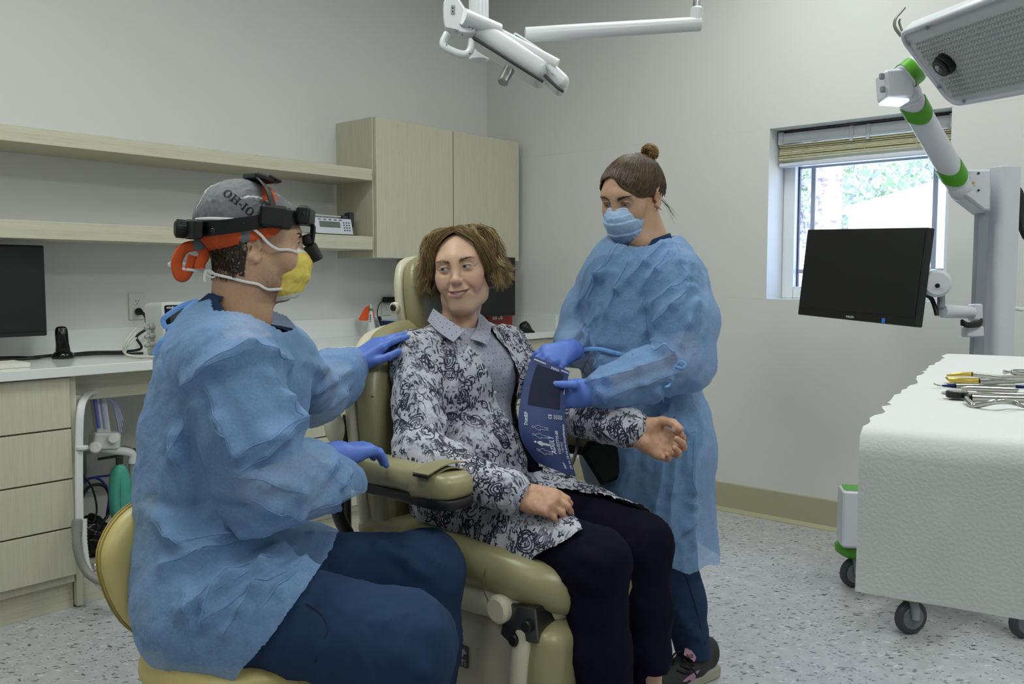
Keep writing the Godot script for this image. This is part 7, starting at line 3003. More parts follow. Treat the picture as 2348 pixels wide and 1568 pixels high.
func outlet(at: Vector3, label: String) -> void:
	var t := thing("wall_outlet", label, "outlet", at, "wall outlets over the worktop")
	var ivory := mat("outlet_white", Color(0.82, 0.82, 0.80), 0.4)
	var m := MB.new()
	m.box(Vector3(0, 0, 0.003), Vector3(0.072, 0.117, 0.006), 0.002)
	var p := part(t, "cover_plate", m, ivory)
	for s: float in [-1.0, 1.0]:
		m = MB.new()
		m.t = Transform3D(Basis(), Vector3(0, s * 0.02, 0.006))
		m.prism(rect2(0.033, 0.028, 0.01), 0, 0.0015, 0.0005)
		part(p, "socket", m, ivory)
		m = MB.new()
		m.t = Transform3D(Basis(), Vector3(0, s * 0.02, 0.0076))
		m.box(Vector3(-0.0065, 0.004, 0), Vector3(0.002, 0.008, 0.001), 0.0003)
		m.box(Vector3(0.0065, 0.004, 0), Vector3(0.002, 0.0065, 0.001), 0.0003)
		m.cyl(Vector3(0, -0.007, -0.0004), Vector3(0, -0.007, 0.0005), 0.0024, 8)
		var sl := part(p, "slots", m, mat("slot_dark", Color(0.12, 0.13, 0.14), 0.6))
		sl.set_meta("kind", "stuff")

func cable(called: String, label: String, pts: Array, r: float, m: Material, sub := 7) -> void:
	var c: Vector3 = pts[0]
	var t := thing(called, label, "cable", Vector3(c.x, c.y, c.z))
	var q := []
	for p in pts:
		q.append(p - c)
	var b := MB.new()
	b.tube(smooth_path(q, sub), r, 8)
	part(t, "lead", b, m)

func build_counter_items() -> void:
	var top := 0.8915
	var black := mat("black_plastic", Color(0.035, 0.035, 0.037), 0.45)
	var gloss := mat("black_gloss", Color(0.02, 0.02, 0.022), 0.16)
	var rubber := mat("cable_black", Color(0.02, 0.02, 0.02), 0.5)
	var white := mat("device_white", Color(0.80, 0.81, 0.80), 0.35)
	var beige := mat("cable_white", Color(0.78, 0.77, 0.72), 0.5)
	desk_monitor(0.83, 1.372, -3.56, "switched-off black monitor on the worktop above the four plain drawers")
	desk_monitor(3.43, 3.972, -3.42, "switched-off black monitor in the corner behind the patient's head")
	outlet(Vector3(1.833, 1.08, WALL_Z), "white wall outlet with a black plug beside the patient monitor")
	outlet(Vector3(3.272, 1.055, WALL_Z), "white wall outlet with a charger above the face mask box")
	# plug in the first outlet
	var t := thing("power_plug", "black right-angle power plug pushed into the wall outlet", "plug", Vector3(1.835, 1.06, WALL_Z + 0.009))
	var m := MB.new()
	m.lathe(Vector3(0, 0, 0), [Vector2(0, 0), Vector2(0.015, 0), Vector2(0.017, 0.006), Vector2(0.014, 0.018), Vector2(0.009, 0.028), Vector2(0, 0.029)], 14, Vector3(0.05, -0.25, 1))
	m.tube(smooth_path([Vector3(0.002, -0.006, 0.024), Vector3(0.008, -0.012, 0.034), Vector3(0.014, -0.026, 0.038), Vector3(0.016, -0.04, 0.036)], 4), [0.009, 0.009, 0.0085, 0.008, 0.0075, 0.007, 0.007, 0.0065, 0.006, 0.006, 0.0055, 0.005, 0.005], 8)
	part(t, "plug_body", m, rubber)
	cable("power_cable", "black mains cable looping from the outlet across the worktop", [Vector3(1.851, 1.02, WALL_Z + 0.045), Vector3(1.852, 0.985, WALL_Z + 0.05), Vector3(1.80, 0.95, WALL_Z + 0.06), Vector3(1.79, 0.905, -3.66), Vector3(1.70, 0.898, -3.63), Vector3(1.6, 0.898, -3.69), Vector3(1.5, 0.898, -3.66), Vector3(1.42, 0.898, -3.66), Vector3(1.33, 0.898, -3.62), Vector3(1.30, 0.898, -3.66), Vector3(1.24, 0.898, -3.69), Vector3(1.12, 0.898, -3.66)], 0.0058, rubber)
	cable("monitor_cable", "thinner black cable running behind the handset cradle to the patient monitor", [Vector3(1.72, 0.897, -3.5), Vector3(1.66, 0.897, -3.53), Vector3(1.58, 0.897, -3.6), Vector3(1.5, 0.897, -3.6), Vector3(1.40, 0.897, -3.64), Vector3(1.33, 0.897, -3.585), Vector3(1.22, 0.897, -3.62), Vector3(1.10, 0.91, -3.64)], 0.0045, rubber)
	# handset in its cradle
	t = thing("handset_cradle", "glossy black handset standing upright in a round cradle on the worktop", "handset", Vector3(1.428, top, -3.56))
	m = MB.new()
	m.t = Transform3D(Basis(Vector3(1.15, 0, 0), Vector3(0, 1, 0), Vector3(0, 0, 1)), Vector3.ZERO)
	m.lathe(Vector3.ZERO, [Vector2(0, 0), Vector2(0.034, 0), Vector2(0.037, 0.006), Vector2(0.034, 0.018), Vector2(0.025, 0.027), Vector2(0, 0.03)], 24, Vector3.UP, false)
	part(t, "cradle", m, gloss)
	m = MB.new()
	m.t = Transform3D(Basis(Vector3.RIGHT, -0.12), Vector3(0, 0.02, 0))
	var o := smooth2(PackedVector2Array([Vector2(-0.022, 0), Vector2(0.022, 0), Vector2(0.023, 0.03), Vector2(0.0235, 0.07), Vector2(0.021, 0.095), Vector2(0.012, 0.105), Vector2(-0.012, 0.105), Vector2(-0.021, 0.095), Vector2(-0.0235, 0.07), Vector2(-0.023, 0.03)]))
	m.cushion(o, -0.016, 0.016, 0.012, 0.004)
	var hs := part(t, "handset", m, gloss)
	m = MB.new()
	m.ball(Vector3(0.001, 0.108, 0.008), Vector3(0.0035, 0.006, 0.003))
	part(hs, "wheel", m, mat("rivet_light", Color(0.5, 0.5, 0.5), 0.3))
	# paper pad
	t = thing("paper_pad", "thick white pad of printed paper lying by the worktop's front edge", "pad", Vector3(1.11, top, -3.37))
	m = MB.new()
	m.box(Vector3(0, 0.008, 0), Vector3(0.2, 0.016, 0.15), 0.001)
	part(t, "sheets", m, mat("paper_cream", Color(0.84, 0.83, 0.79), 0.8))
	# patient monitor
	t = thing("patient_monitor", "white bedside patient monitor with a dark screen on the worktop", "monitor", Vector3(1.855, top, -3.36))
	t.rotation.y = 0.12
	m = MB.new()
	m.t = Transform3D(Basis(Vector3.RIGHT, -0.06), Vector3(0, 0.11, 0))
	m.prism(rect2(0.30, 0.215, 0.018), -0.09, 0.03, 0.008, true)
	var pb := part(t, "housing", m, white)
	m = MB.new()
	m.t = Transform3D(Basis(Vector3.RIGHT, -0.06), Vector3(0, 0.118, 0.03))
	m.prism(rect2(0.275, 0.175, 0.008), -0.001, 0.002, 0.0006)
	part(pb, "bezel", m, gloss)
	m = MB.new()
	m.t = Transform3D(Basis(Vector3.RIGHT, -0.06), Vector3(0.004, 0.113, 0.032))
	m.prism(rect2(0.24, 0.145, 0.002), 0.0, 0.0008, 0.0002)
	part(pb, "screen", m, mat("screen_grey", Color(0.20, 0.22, 0.24), 0.2))
	m = MB.new()
	lettering(m, "mindray", 0.009, func(q: Vector2) -> Vector3: return Transform3D(Basis(Vector3.RIGHT, -0.06), Vector3(-0.105, 0.196, 0.0285)) * Vector3(q.x, q.y, 0.0), true)
	part(pb, "lettering", m, mat("print_white", Color(0.85, 0.85, 0.85), 0.5))
	for k in 3:
		m = MB.new()
		m.cyl(Vector3(-0.148, 0.05 + k * 0.035, -0.03), Vector3(-0.175, 0.05 + k * 0.035, -0.025), 0.012, 12, 0.003)
		m.cyl(Vector3(-0.175, 0.05 + k * 0.035, -0.025), Vector3(-0.195, 0.044 + k * 0.035, -0.022), 0.008, 10, 0.002)
		part(t, "connector", m, mat("connector_grey", Color(0.6, 0.6, 0.58), 0.4))
	for k in 3:
		var dx := 0.012 * k
		cable("monitor_lead", ["long off-white sensor lead looping off the patient monitor and over the worktop edge", "off-white sensor lead hanging in front of the knee space", "shorter off-white sensor lead with a clip at the worktop edge"][k], [Vector3(1.63, 0.97 + 0.02 * k, -3.37), Vector3(1.60 - dx, 0.95, -3.36), Vector3(1.585, 0.91, -3.37), Vector3(1.62 + dx, 0.8985, -3.33), Vector3(1.69 + dx, 0.8985, -3.26), Vector3(1.715 + dx, 0.894, -3.212), Vector3(1.72 + dx * 2.0, 0.82, -3.195), Vector3(1.73 + dx * 3.0, 0.66, -3.19)], 0.0035, beige)
	# syringe pump on the lower shelf
	t = thing("syringe_pump", "white syringe pump with a keypad and grey display on the lower shelf", "pump", Vector3(2.735, 1.417, -3.575))
	m = MB.new()
	m.t = Transform3D(Basis(Vector3(0, 0, 1), Vector3.UP, Vector3(-1, 0, 0)), Vector3.ZERO)
	m.prism(PackedVector2Array([Vector2(-0.07, 0.008), Vector2(0.04, 0.008), Vector2(0.022, 0.085), Vector2(-0.07, 0.085)]), -0.115, 0.115, 0.004)
	var sb := part(t, "housing", m, mat("pump_white", Color(0.78, 0.80, 0.83), 0.35))
	m = MB.new()
	m.box(Vector3(0, 0.005, -0.015), Vector3(0.225, 0.01, 0.1), 0.002)
	part(t, "foot", m, mat("pump_grey", Color(0.3, 0.31, 0.33), 0.5))
	var face := Transform3D(Basis(Vector3.RIGHT, -0.23), Vector3(0, 0.048, 0.0315))
	m = MB.new()
	m.t = face
	m.box(Vector3(-0.025, 0.006, 0), Vector3(0.125, 0.03, 0.003), 0.001)
	part(sb, "display", m, mat("lcd_grey", Color(0.37, 0.41, 0.36), 0.3))
	for r in 4:
		for c in 3:
			m = MB.new()
			m.t = face
			m.box(Vector3(0.062 + c * 0.016, 0.018 - r * 0.013, 0), Vector3(0.009, 0.006, 0.0035), 0.001)
			part(sb, "key", m, mat("key_blue", Color(0.25, 0.28, 0.45), 0.5))
	m = MB.new()
	m.t = face
	for k in 5:
		m.box(Vector3(-0.085 + k * 0.032, 0.03, 0.0012), Vector3(0.016, 0.004, 0.001), 0.0003)
	var mk := part(sb, "printed_marks", m, mat("print_blue", Color(0.2, 0.24, 0.45), 0.6))
	mk.set_meta("kind", "stuff")
	m = MB.new()
	m.box(Vector3(0.135, 0.085, -0.02), Vector3(0.035, 0.075, 0.05), 0.008)
	m.box(Vector3(0.10, 0.095, -0.02), Vector3(0.04, 0.022, 0.03), 0.004)
	part(t, "plunger_driver", m, mat("pump_dark", Color(0.16, 0.17, 0.19), 0.45))
	m = MB.new()
	m.tube([Vector3(-0.1, 0.1, -0.02), Vector3(0.09, 0.098, -0.02)], 0.0035, 8)
	part(t, "syringe_rod", m, white)
	# curing light with its orange shield, box of masks, charger
	t = thing("curing_light", "white dental curing light with an orange shield standing on the worktop", "curing light", Vector3(3.06, top, -3.66))
	m = MB.new()
	m.lathe(Vector3.ZERO, [Vector2(0, 0), Vector2(0.032, 0), Vector2(0.033, 0.004), Vector2(0.026, 0.035), Vector2(0.018, 0.075), Vector2(0.0125, 0.11), Vector2(0.010, 0.135), Vector2(0, 0.137)], 20, Vector3.UP, false)
	part(t, "body", m, white)
	m = MB.new()
	m.tube(smooth_path([Vector3(0, 0.13, 0), Vector3(0.001, 0.15, 0), Vector3(-0.003, 0.175, 0.002)], 4), [0.007, 0.007, 0.006, 0.006, 0.005, 0.005, 0.0045, 0.004, 0.004], 10)
	part(t, "light_guide", m, mat("guide_clear", Color(0.8, 0.85, 0.85), 0.15))
	m = MB.new()
	m.cyl(Vector3(0, 0.142, 0), Vector3(0, 0.152, 0), 0.011, 16, 0.002)
	part(t, "collar", m, mat("teal", Color(0.15, 0.5, 0.45), 0.4))
	m = MB.new()
	var sho := smooth2(PackedVector2Array([Vector2(-0.056, -0.05), Vector2(0.005, -0.052), Vector2(0.026, -0.04), Vector2(0.022, 0.0), Vector2(0.004, 0.025), Vector2(-0.02, 0.018), Vector2(-0.042, -0.015)]))
	m.t = Transform3D(Basis(rgt, Vector3.UP, rgt.cross(Vector3.UP)), Vector3(0, 0.14, -0.012))
	m.prism(sho, -0.002, 0.002, 0.001, true)
	part(t, "shield", m, mat("shield_orange", Color(0.88, 0.33, 0.08), 0.2))
	m = MB.new()
	for k in 4:
		m.box(Vector3(0.0, 0.082 + k * 0.011, 0.0) + rgt.cross(Vector3.UP) * (0.0165 - k * 0.001), Vector3(0.006, 0.008, 0.001), 0.0003, Basis(rgt, Vector3.UP, rgt.cross(Vector3.UP)))
	part(t, "printed_marks", m, mat("print_blue", Color(0.2, 0.24, 0.45), 0.6)).set_meta("kind", "stuff")
	t = thing("face_mask_box", "navy and white cardboard box of face masks under the outlet", "box", Vector3(3.24, top, -3.61))
	m = MB.new()
	m.box(Vector3(0, 0.042, 0), Vector3(0.22, 0.084, 0.11), 0.0015)
	var bx := part(t, "carton", m, mat("carton_navy", Color(0.085, 0.115, 0.34), 0.5))
	m = MB.new()
	m.box(Vector3(0, 0.0855, 0), Vector3(0.218, 0.003, 0.108), 0.001)
	part(bx, "lid", m, mat("carton_pale", Color(0.66, 0.74, 0.82), 0.5))
	m = MB.new()
	lettering(m, "FACE MASKS", 0.016, func(q: Vector2) -> Vector3: return Vector3(0.05 + q.x, 0.052 + q.y, 0.0556), true)
	m.box(Vector3(0.045, 0.071, 0.0553), Vector3(0.09, 0.003, 0.0008), 0.0002)
	m.box(Vector3(-0.085, 0.02, 0.0553), Vector3(0.035, 0.022, 0.0008), 0.0002)
	var fp := part(bx, "lettering", m, mat("print_white", Color(0.85, 0.85, 0.85), 0.5))
	fp.set_meta("kind", "stuff")
	m = MB.new()
	m.t = Transform3D(Basis(), Vector3(-0.03, 0.055, 0.0551))
	m.prism(rect2(0.03, 0.03, 0.01), 0, 0.0008, 0.0002)
	part(bx, "badge", m, mat("badge_blue", Color(0.28, 0.36, 0.72), 0.5))
	t = thing("usb_charger", "black plug-in charger sticking out of the outlet above the mask box", "charger", Vector3(3.272, 1.085, WALL_Z + 0.009))
	m = MB.new()
	m.box(Vector3(0.0, 0.0, 0.016), Vector3(0.088, 0.032, 0.03), 0.008)
	part(t, "adaptor", m, black)
	cable("charger_cord", "thin black cord hanging from the charger to the worktop", [Vector3(3.24, 1.082, -3.75), Vector3(3.20, 1.07, -3.745), Vector3(3.175, 1.03, -3.74), Vector3(3.172, 0.99, -3.735), Vector3(3.18, 0.95, -3.72), Vector3(3.19, 0.905, -3.71)], 0.0028, rubber)
	t = thing("cord_switch", "small black inline plug hanging on the charger cord", "plug", Vector3(3.182, 0.965, -3.735))
	m = MB.new()
	m.tube([Vector3(0, 0.03, 0), Vector3(0.006, 0.0, 0.004), Vector3(0.014, -0.032, 0.008)], [0.008, 0.0105, 0.006], 10)
	part(t, "shell", m, black)
	# red container with labels
	t = thing("sharps_container", "red plastic sharps container with white labels below the corner monitor", "container", Vector3(3.93, top, -3.56))
	m = MB.new()
	m.box(Vector3(0, 0.055, 0), Vector3(0.22, 0.11, 0.12), 0.006)
	var rc := part(t, "bin", m, mat("sharps_red", Color(0.56, 0.13, 0.09), 0.4))
	for k in 2:
		m = MB.new()
		m.box(Vector3(-0.055 + k * 0.05, 0.082, 0.0605), Vector3(0.04, 0.028, 0.001), 0.0003)
		part(rc, "label_sticker", m, mat("sticker_white", Color(0.75, 0.73, 0.7), 0.6))
	m = MB.new()
	m.box(Vector3(-0.016, 0.086, 0.0613), Vector3(0.012, 0.018, 0.0006), 0.0002)
	part(rc, "label_sign", m, mat("sharps_red_dark", Color(0.4, 0.08, 0.06), 0.5))
	# mouse
	t = thing("computer_mouse", "black teardrop shaped computer mouse near the worktop's corner end", "mouse", Vector3(3.9, top, -3.27))
	m = MB.new()
	m.t = Transform3D(Basis(rgt, Vector3.UP, rgt.cross(Vector3.UP)), Vector3(0, 0.0, 0))
	m.cushion(smooth2(PackedVector2Array([Vector2(-0.035, 0.0), Vector2(0.045, 0.0), Vector2(0.03, 0.02), Vector2(0.015, 0.048), Vector2(-0.004, 0.066), Vector2(-0.026, 0.06), Vector2(-0.044, 0.045), Vector2(-0.044, 0.02)])), -0.035, 0.035, 0.02, 0.004)
	part(t, "shell", m, black)

# ---------------------------------------------------------------- gas mixer and clutter in the knee space
func build_nitrous() -> void:
	var z := -3.4
	var c := on_z(225, 940, z)
	var t := thing("gas_mixer", "white sedation gas mixer with a teal breathing bag under the worktop", "gas mixer", Vector3(c.x, 0.1, c.z))
	var o := t.position
	var w := mat("mixer_white", Color(0.82, 0.82, 0.82), 0.3)
	var clear := mat("tube_clear", Color(0.72, 0.74, 0.86), 0.2)
	var grey := mat("hose_lightgrey", Color(0.52, 0.52, 0.5), 0.5)
	var q := func(x: float, y: float, zz := -3.4) -> Vector3: return on_z(x, y, zz) - o
	var m := MB.new()
	var a: Vector3 = q.call(222, 888)
	var b: Vector3 = q.call(235, 990)
	m.box((a + b) / 2, Vector3(0.055, 0.19, 0.03), 0.005, Basis(Vector3(0, 0, 1), 0.1))
	var tw := part(t, "flow_meter", m, w)
	for k in 2:
		m = MB.new()
		m.cyl(q.call(216 + k * 16, 905, z + 0.018), q.call(227 + k * 16, 982, z + 0.018), 0.007, 12, 0.002)
		part(tw, "glass_tube", m, clear if k else mat("tube_blue", Color(0.42, 0.45, 0.78), 0.2))
	m = MB.new()
	m.box(q.call(240, 1010), Vector3(0.11, 0.07, 0.06), 0.012, Basis(Vector3(0, 0, 1), -0.12))
	m.tube(smooth_path([q.call(225, 1025), q.call(262, 1032), q.call(290, 1036), q.call(303, 1042), q.call(304, 1062)], 5), 0.017, 12)
	part(t, "manifold", m, w)
	m = MB.new()
	m.cyl(q.call(218, 1026, z + 0.02), q.call(218, 1026, z + 0.065), 0.022, 18, 0.005)
	part(t, "control_knob", m, w)
	m = MB.new()
	m.cyl(q.call(260, 1005, z + 0.03), q.call(260, 1005, z + 0.055), 0.02, 16, 0.004)
	part(t, "control_knob", m, w)
	m = MB.new()
	m.cyl(q.call(274, 1048), q.call(274, 1066), 0.014, 14, 0.002)
	part(t, "bag_neck", m, mat("steel_ring", Color(0.3, 0.3, 0.3), 0.3, {"metallic": 0.8}))
	m = MB.new()
	var top: Vector3 = q.call(274, 1064)
	m.t = Transform3D(Basis(Vector3(1, 0, 0), Vector3(0, 1, 0), Vector3(0, 0, 1)), top)
	m.cushion(smooth2(PackedVector2Array([Vector2(-0.012, 0), Vector2(0.012, 0), Vector2(0.034, -0.04), Vector2(0.044, -0.1), Vector2(0.042, -0.17), Vector2(0.03, -0.22), Vector2(0, -0.235), Vector2(-0.03, -0.22), Vector2(-0.042, -0.17), Vector2(-0.044, -0.1), Vector2(-0.034, -0.04)])), -0.03, 0.03, 0.028, 0.006)
	m.tube(smooth_path([Vector3(-0.005, -0.01, 0.024), Vector3(-0.012, -0.09, 0.036), Vector3(-0.014, -0.17, 0.036), Vector3(-0.008, -0.215, 0.02)], 5), 0.0035, 6)
	part(t, "breathing_bag", m, mat("teal_bag", Color(0.27, 0.60, 0.53), 0.45))
	var ribbed := func(pts: Array, r: float, mt: Material, nm: String) -> void:
		var mm := MB.new()
		var sp := smooth_path(pts, 16)
		var rr := []
		for i in sp.size():
			rr.append(r if i % 2 else r * 1.14)
		mm.tube(sp, rr, 10)
		part(t, nm, mm, mt)
	ribbed.call([q.call(304, 1062), q.call(303, 1090), q.call(302, 1130), q.call(300, 1180)], 0.013, grey, "corrugated_hose")
	# smooth white hoses up, corrugated ones down to the floor
	for k in 3:
		m = MB.new()
		m.tube(smooth_path([q.call(222 - 3 * k, 900, -3.34), q.call(204 - 4 * k, 905, -3.3), q.call(189 - 4 * k, 940, -3.24), q.call(185 - 4 * k, 1040, -3.22), q.call(186 - 4 * k, 1190, -3.2)], 6), 0.0085, 8)
		part(t, "white_hose", m, w)
	m = MB.new()
	m.cyl(q.call(187, 1022, -3.22), q.call(187, 1030, -3.22), 0.023, 14, 0.002)
	part(t, "hose_tie", m, w)
	ribbed.call([q.call(192, 1190, -3.19), q.call(193, 1250, -3.18), q.call(205, 1310, -3.16), q.call(240, 1350, -3.12), q.call(290, 1365, -3.05)], 0.011, w, "corrugated_hose")
	ribbed.call([q.call(177, 1190, -3.19), q.call(176, 1250, -3.17), q.call(192, 1300, -3.15), q.call(225, 1330, -3.1), q.call(290, 1342, -3.02)], 0.014, grey, "corrugated_hose")
	m = MB.new()
	m.cyl(q.call(177, 1190, -3.19), q.call(176, 1222, -3.185), 0.018, 14, 0.003)
	part(t, "hose_cuff", m, grey)
	for k in 4:
		m = MB.new()
		m.tube(smooth_path([q.call(242, 910, -3.42), q.call(258 + k * 3, 925, -3.43), q.call(268 + k * 4, 960, -3.45), q.call(276 + k * 2, 1005 - k * 14, -3.46)], 5), 0.004, 6)
		part(t, "clear_tube", m, clear)
	# switch on the cabinet side, gas outlet on the wall, tangled leads
	t = thing("side_switch", "small white switch box on the cabinet side in the knee space", "switch", on_z(173, 925, -3.3))
	m = MB.new()
	m.box(Vector3.ZERO, Vector3(0.03, 0.065, 0.04), 0.004)
	part(t, "switch_body", m, w)
	c = on_z(245, 1075, WALL_Z + 0.03)
	t = thing("gas_outlet", "pale grey wall gas outlet box behind the breathing bag", "outlet", Vector3(c.x, c.y, WALL_Z + 0.03))
	m = MB.new()
	m.box(Vector3.ZERO, Vector3(0.2, 0.17, 0.06), 0.006)
	var ob := part(t, "outlet_box", m, mat("outlet_grey", Color(0.6, 0.6, 0.58), 0.5))
	m = MB.new()
	m.cyl(Vector3(0.03, -0.01, 0.03), Vector3(0.03, -0.01, 0.05), 0.024, 16, 0.004)
	part(ob, "gas_port", m, mat("steel_ring", Color(0.3, 0.3, 0.3), 0.3, {"metallic": 0.8}))
	m = MB.new()
	m.box(Vector3(0.01, 0.055, 0.031), Vector3(0.12, 0.012, 0.001), 0.0003)
	part(ob, "name_strip", m, mat("strip_black", Color(0.06, 0.06, 0.06), 0.5))
	c = on_z(318, 1060, -3.7)
	t = thing("green_plate", "green printed sign on the back wall of the knee space", "sign", Vector3(c.x, c.y, WALL_Z + 0.004))
	m = MB.new()
	m.box(Vector3.ZERO, Vector3(0.05, 0.1, 0.006), 0.002)
	part(t, "sign_plate", m, mat("sign_green", Color(0.12, 0.4, 0.2), 0.5))
	var rb := mat("cable_black", Color(0.02, 0.02, 0.02), 0.5)
	var blue := mat("cable_blue", Color(0.07, 0.1, 0.5), 0.5)
	var g := func(x: float, y: float, zz: float) -> Vector3: return on_z(x, y, zz)
	cable("network_cable", "blue network cable arching across the knee space", [g.call(165, 1130, -3.6), g.call(200, 1100, -3.62), g.call(250, 1090, -3.62), g.call(335, 1083, -3.62), g.call(360, 1080, -3.62)], 0.005, blue)
	cable("network_cable", "blue network cable curling down behind the breathing bag", [g.call(175, 1110, -3.58), g.call(215, 1095, -3.58), g.call(240, 1110, -3.56), g.call(250, 1140, -3.55), g.call(245, 1180, -3.55)], 0.005, blue)
	cable("mains_lead", "thick black lead coiled on the knee space shelf", [g.call(170, 1190, -3.55), g.call(200, 1120, -3.56), g.call(240, 1115, -3.56), g.call(255, 1160, -3.55), g.call(230, 1200, -3.52), g.call(190, 1190, -3.5)], 0.0065, rb)
	cable("mains_lead", "thin black lead dropping to the dark bag in the knee space", [g.call(190, 1090, -3.53), g.call(212, 1120, -3.53), g.call(222, 1170, -3.52), g.call(210, 1205, -3.5)], 0.004, rb)
	cable("gas_hose", "black gas hose bending down beside the green sign", [g.call(312, 1050, -3.68), g.call(325, 1075, -3.66), g.call(322, 1120, -3.66), g.call(310, 1160, -3.66)], 0.008, rb)
	c = on_y(228, 1220, 0.102)
	t = thing("crumpled_bag", "crumpled black plastic bag lying in the knee space", "bag", Vector3(1.50, 0.102, -3.53))
	var f := Field.new()
	f.k_default = 0.04
	f.ell(Vector3(0, 0.05, 0), Vector3(0.09, 0.05, 0.08))
	f.ell(Vector3(0.08, 0.04, 0.02), Vector3(0.07, 0.04, 0.06))
	f.ell(Vector3(0.0, 0.1, -0.02), Vector3(0.06, 0.05, 0.06))
	fpart(t, "bag_skin", f, 0.009, mat("bag_black", Color(0.03, 0.03, 0.035), 0.25), func(p: Vector3, _n: Vector3) -> float: return crumple(p * 4.0, 0.004, 0.014), null, func(p: Vector3) -> float: return p.y - 0.002)
	t = thing("foil_pouch", "small silver foil pouch on the knee space shelf edge", "pouch", Vector3(1.46, 0.104, -3.33))
	m = MB.new()
	m.slab([[Vector3(-0.05, 0.0, 0.02), Vector3(0.0, 0.012, 0.025), Vector3(0.05, 0.004, 0.0)], [Vector3(-0.03, 0.03, -0.01), Vector3(0.01, 0.03, -0.02), Vector3(0.05, 0.02, -0.03)], [Vector3(-0.005, 0.075, -0.03), Vector3(0.015, 0.06, -0.04), Vector3(0.05, 0.03, -0.05)]], 0.002)
	part(t, "foil", m, mat("foil", Color(0.6, 0.62, 0.65), 0.25, {"metallic": 0.7}))

# ---------------------------------------------------------------- ceiling mounted operating light
func build_surgical_light() -> void:
	var d := 2.75
	var w := mat("enamel_white", Color(0.85, 0.86, 0.87), 0.22)
	var stripe := mat("stripe_grey", Color(0.2, 0.21, 0.22), 0.45)
	var chrome := mat("chrome", Color(0.75, 0.75, 0.76), 0.12, {"metallic": 1.0})
	var c := P(1165, 100, d)
	var t := thing("operating_light", "white ceiling-mounted operating light with jointed arms above the patient", "operating light", c)
	var fr := Basis(rgt, upv, -fwd)
	var q := func(x: float, y: float, dd := 2.75) -> Vector3: return P(x, y, dd) - c
	var p2 := func(x: float, y: float) -> Vector2: return Vector2((x - 1165) / FOCAL * d, -(y - 100) / FOCAL * d)
	var poly := func(a: Array) -> PackedVector2Array:
		var o := PackedVector2Array()
		for k in a:
			o.append(p2.call(k[0], k[1]))
		return o
	var m := MB.new()
	# ceiling post with its end cap
	var pb: Vector3 = q.call(1098, 140, 2.95)
	var ceil_l := CEIL - c.y
	m.cyl(Vector3(pb.x, pb.y, pb.z), Vector3(pb.x, ceil_l, pb.z), 0.0335, 24, 0.004)
	part(t, "ceiling_post", m, w)
	m = MB.new()
	m.box(pb + Vector3(0, 0.035, 0) - fwd * 0.034 + rgt * 0.008, Vector3(0.01, 0.018, 0.004), 0.001, fr)
	m.cyl(pb + Vector3(0, 0.055, 0) - fwd * 0.033 - rgt * 0.012, pb + Vector3(0, 0.055, 0) - fwd * 0.036 - rgt * 0.012, 0.004, 8)
	var ft := part(t, "post_fittings", m, stripe)
	ft.set_meta("kind", "stuff")
	# long arm to the right and the pivot at its end
	m = MB.new()
	m.tube([q.call(1205, 80, 2.85), q.call(1300, 74, 2.86), q.call(1605, 55, 2.9)], [0.024, 0.0245, 0.0235], 18)
	part(t, "long_arm", m, w)
	m = MB.new()
	var pv: Vector3 = q.call(1597, 55, 2.9)
	m.cyl(pv, pv + Vector3(0, 0.055, 0), 0.021, 18, 0.006)
	part(t, "pivot_collar", m, w)
	m = MB.new()
	m.cyl(pv + Vector3(0, 0.05, 0), Vector3(pv.x, ceil_l, pv.z), 0.012, 14)
	part(t, "pivot_rod", m, chrome)
	# lamp head: slab with a dark band between its shells
	var shell_of := func(x0: float, y0: float, x1: float, y1: float, half: float, deep: float, dd: float) -> Field:
		var a: Vector3 = q.call(x0, y0, dd)
		var b: Vector3 = q.call(x1, y1, dd)
		var ax := (b - a).normalized()
		var fwd2 := (fwd - ax * fwd.dot(ax)).normalized()
		var f := Field.new()
		f.rbox((a + b) / 2, Vector3((b - a).length() / 2, half, deep), half * 0.92, Basis(ax, ax.cross(fwd2), -fwd2))
		return f
	var head := fpart(t, "lamp_head", shell_of.call(1088, 74, 1256, 180, 0.032, 0.08, 2.78), 0.005, w)
	m = MB.new()
	var band := smooth_path([q.call(1084, 86, 2.7), q.call(1130, 114, 2.697), q.call(1190, 152, 2.697), q.call(1246, 187, 2.7)], 6)
	m.tube(band, 0.0055, 8, true, 0.8, fwd)
	part(head, "dark_band", m, stripe)
	var tip := fpart(t, "lamp_wing", shell_of.call(1246, 156, 1298, 206, 0.024, 0.06, 2.77), 0.005, w)
	m = MB.new()
	m.tube(smooth_path([q.call(1248, 172, 2.71), q.call(1262, 186, 2.707), q.call(1280, 202, 2.707), q.call(1292, 210, 2.712)], 5), 0.005, 8, true, 0.5, fwd)
	part(tip, "dark_band", m, stripe)
	m = MB.new()
	for k in 7:
		m.box(q.call(1250 + k * 2.6, 148 + k * 3.4, 2.705), Vector3(0.012, 0.002, 0.006), 0.0008, fr * Basis(Vector3(0, 0, 1), -0.4))
	var gp := part(tip, "grip_ribs", m, w)
	gp.set_meta("kind", "stuff")
	# tubes on top and the box behind
	m = MB.new()
	m.tube([q.call(1062, 38, 2.68), q.call(1143, 72, 2.74)], [0.026, 0.025], 20)
	part(t, "joint_barrel", m, w)
	m = MB.new()
	m.tube([q.call(1140, 76, 2.74), q.call(1278, 148, 2.72)], [0.019, 0.0175], 18)
	part(t, "tilt_tube", m, w)
	m = MB.new()
	m.t = Transform3D(fr, Vector3.ZERO)
	m.prism(smooth2(poly.call([[1170, 74], [1178, 60], [1188, 60], [1246, 98], [1252, 106], [1246, 114], [1210, 106], [1180, 92]]), 3), -0.14, -0.06, 0.008, true)
	part(t, "rear_housing", m, w)
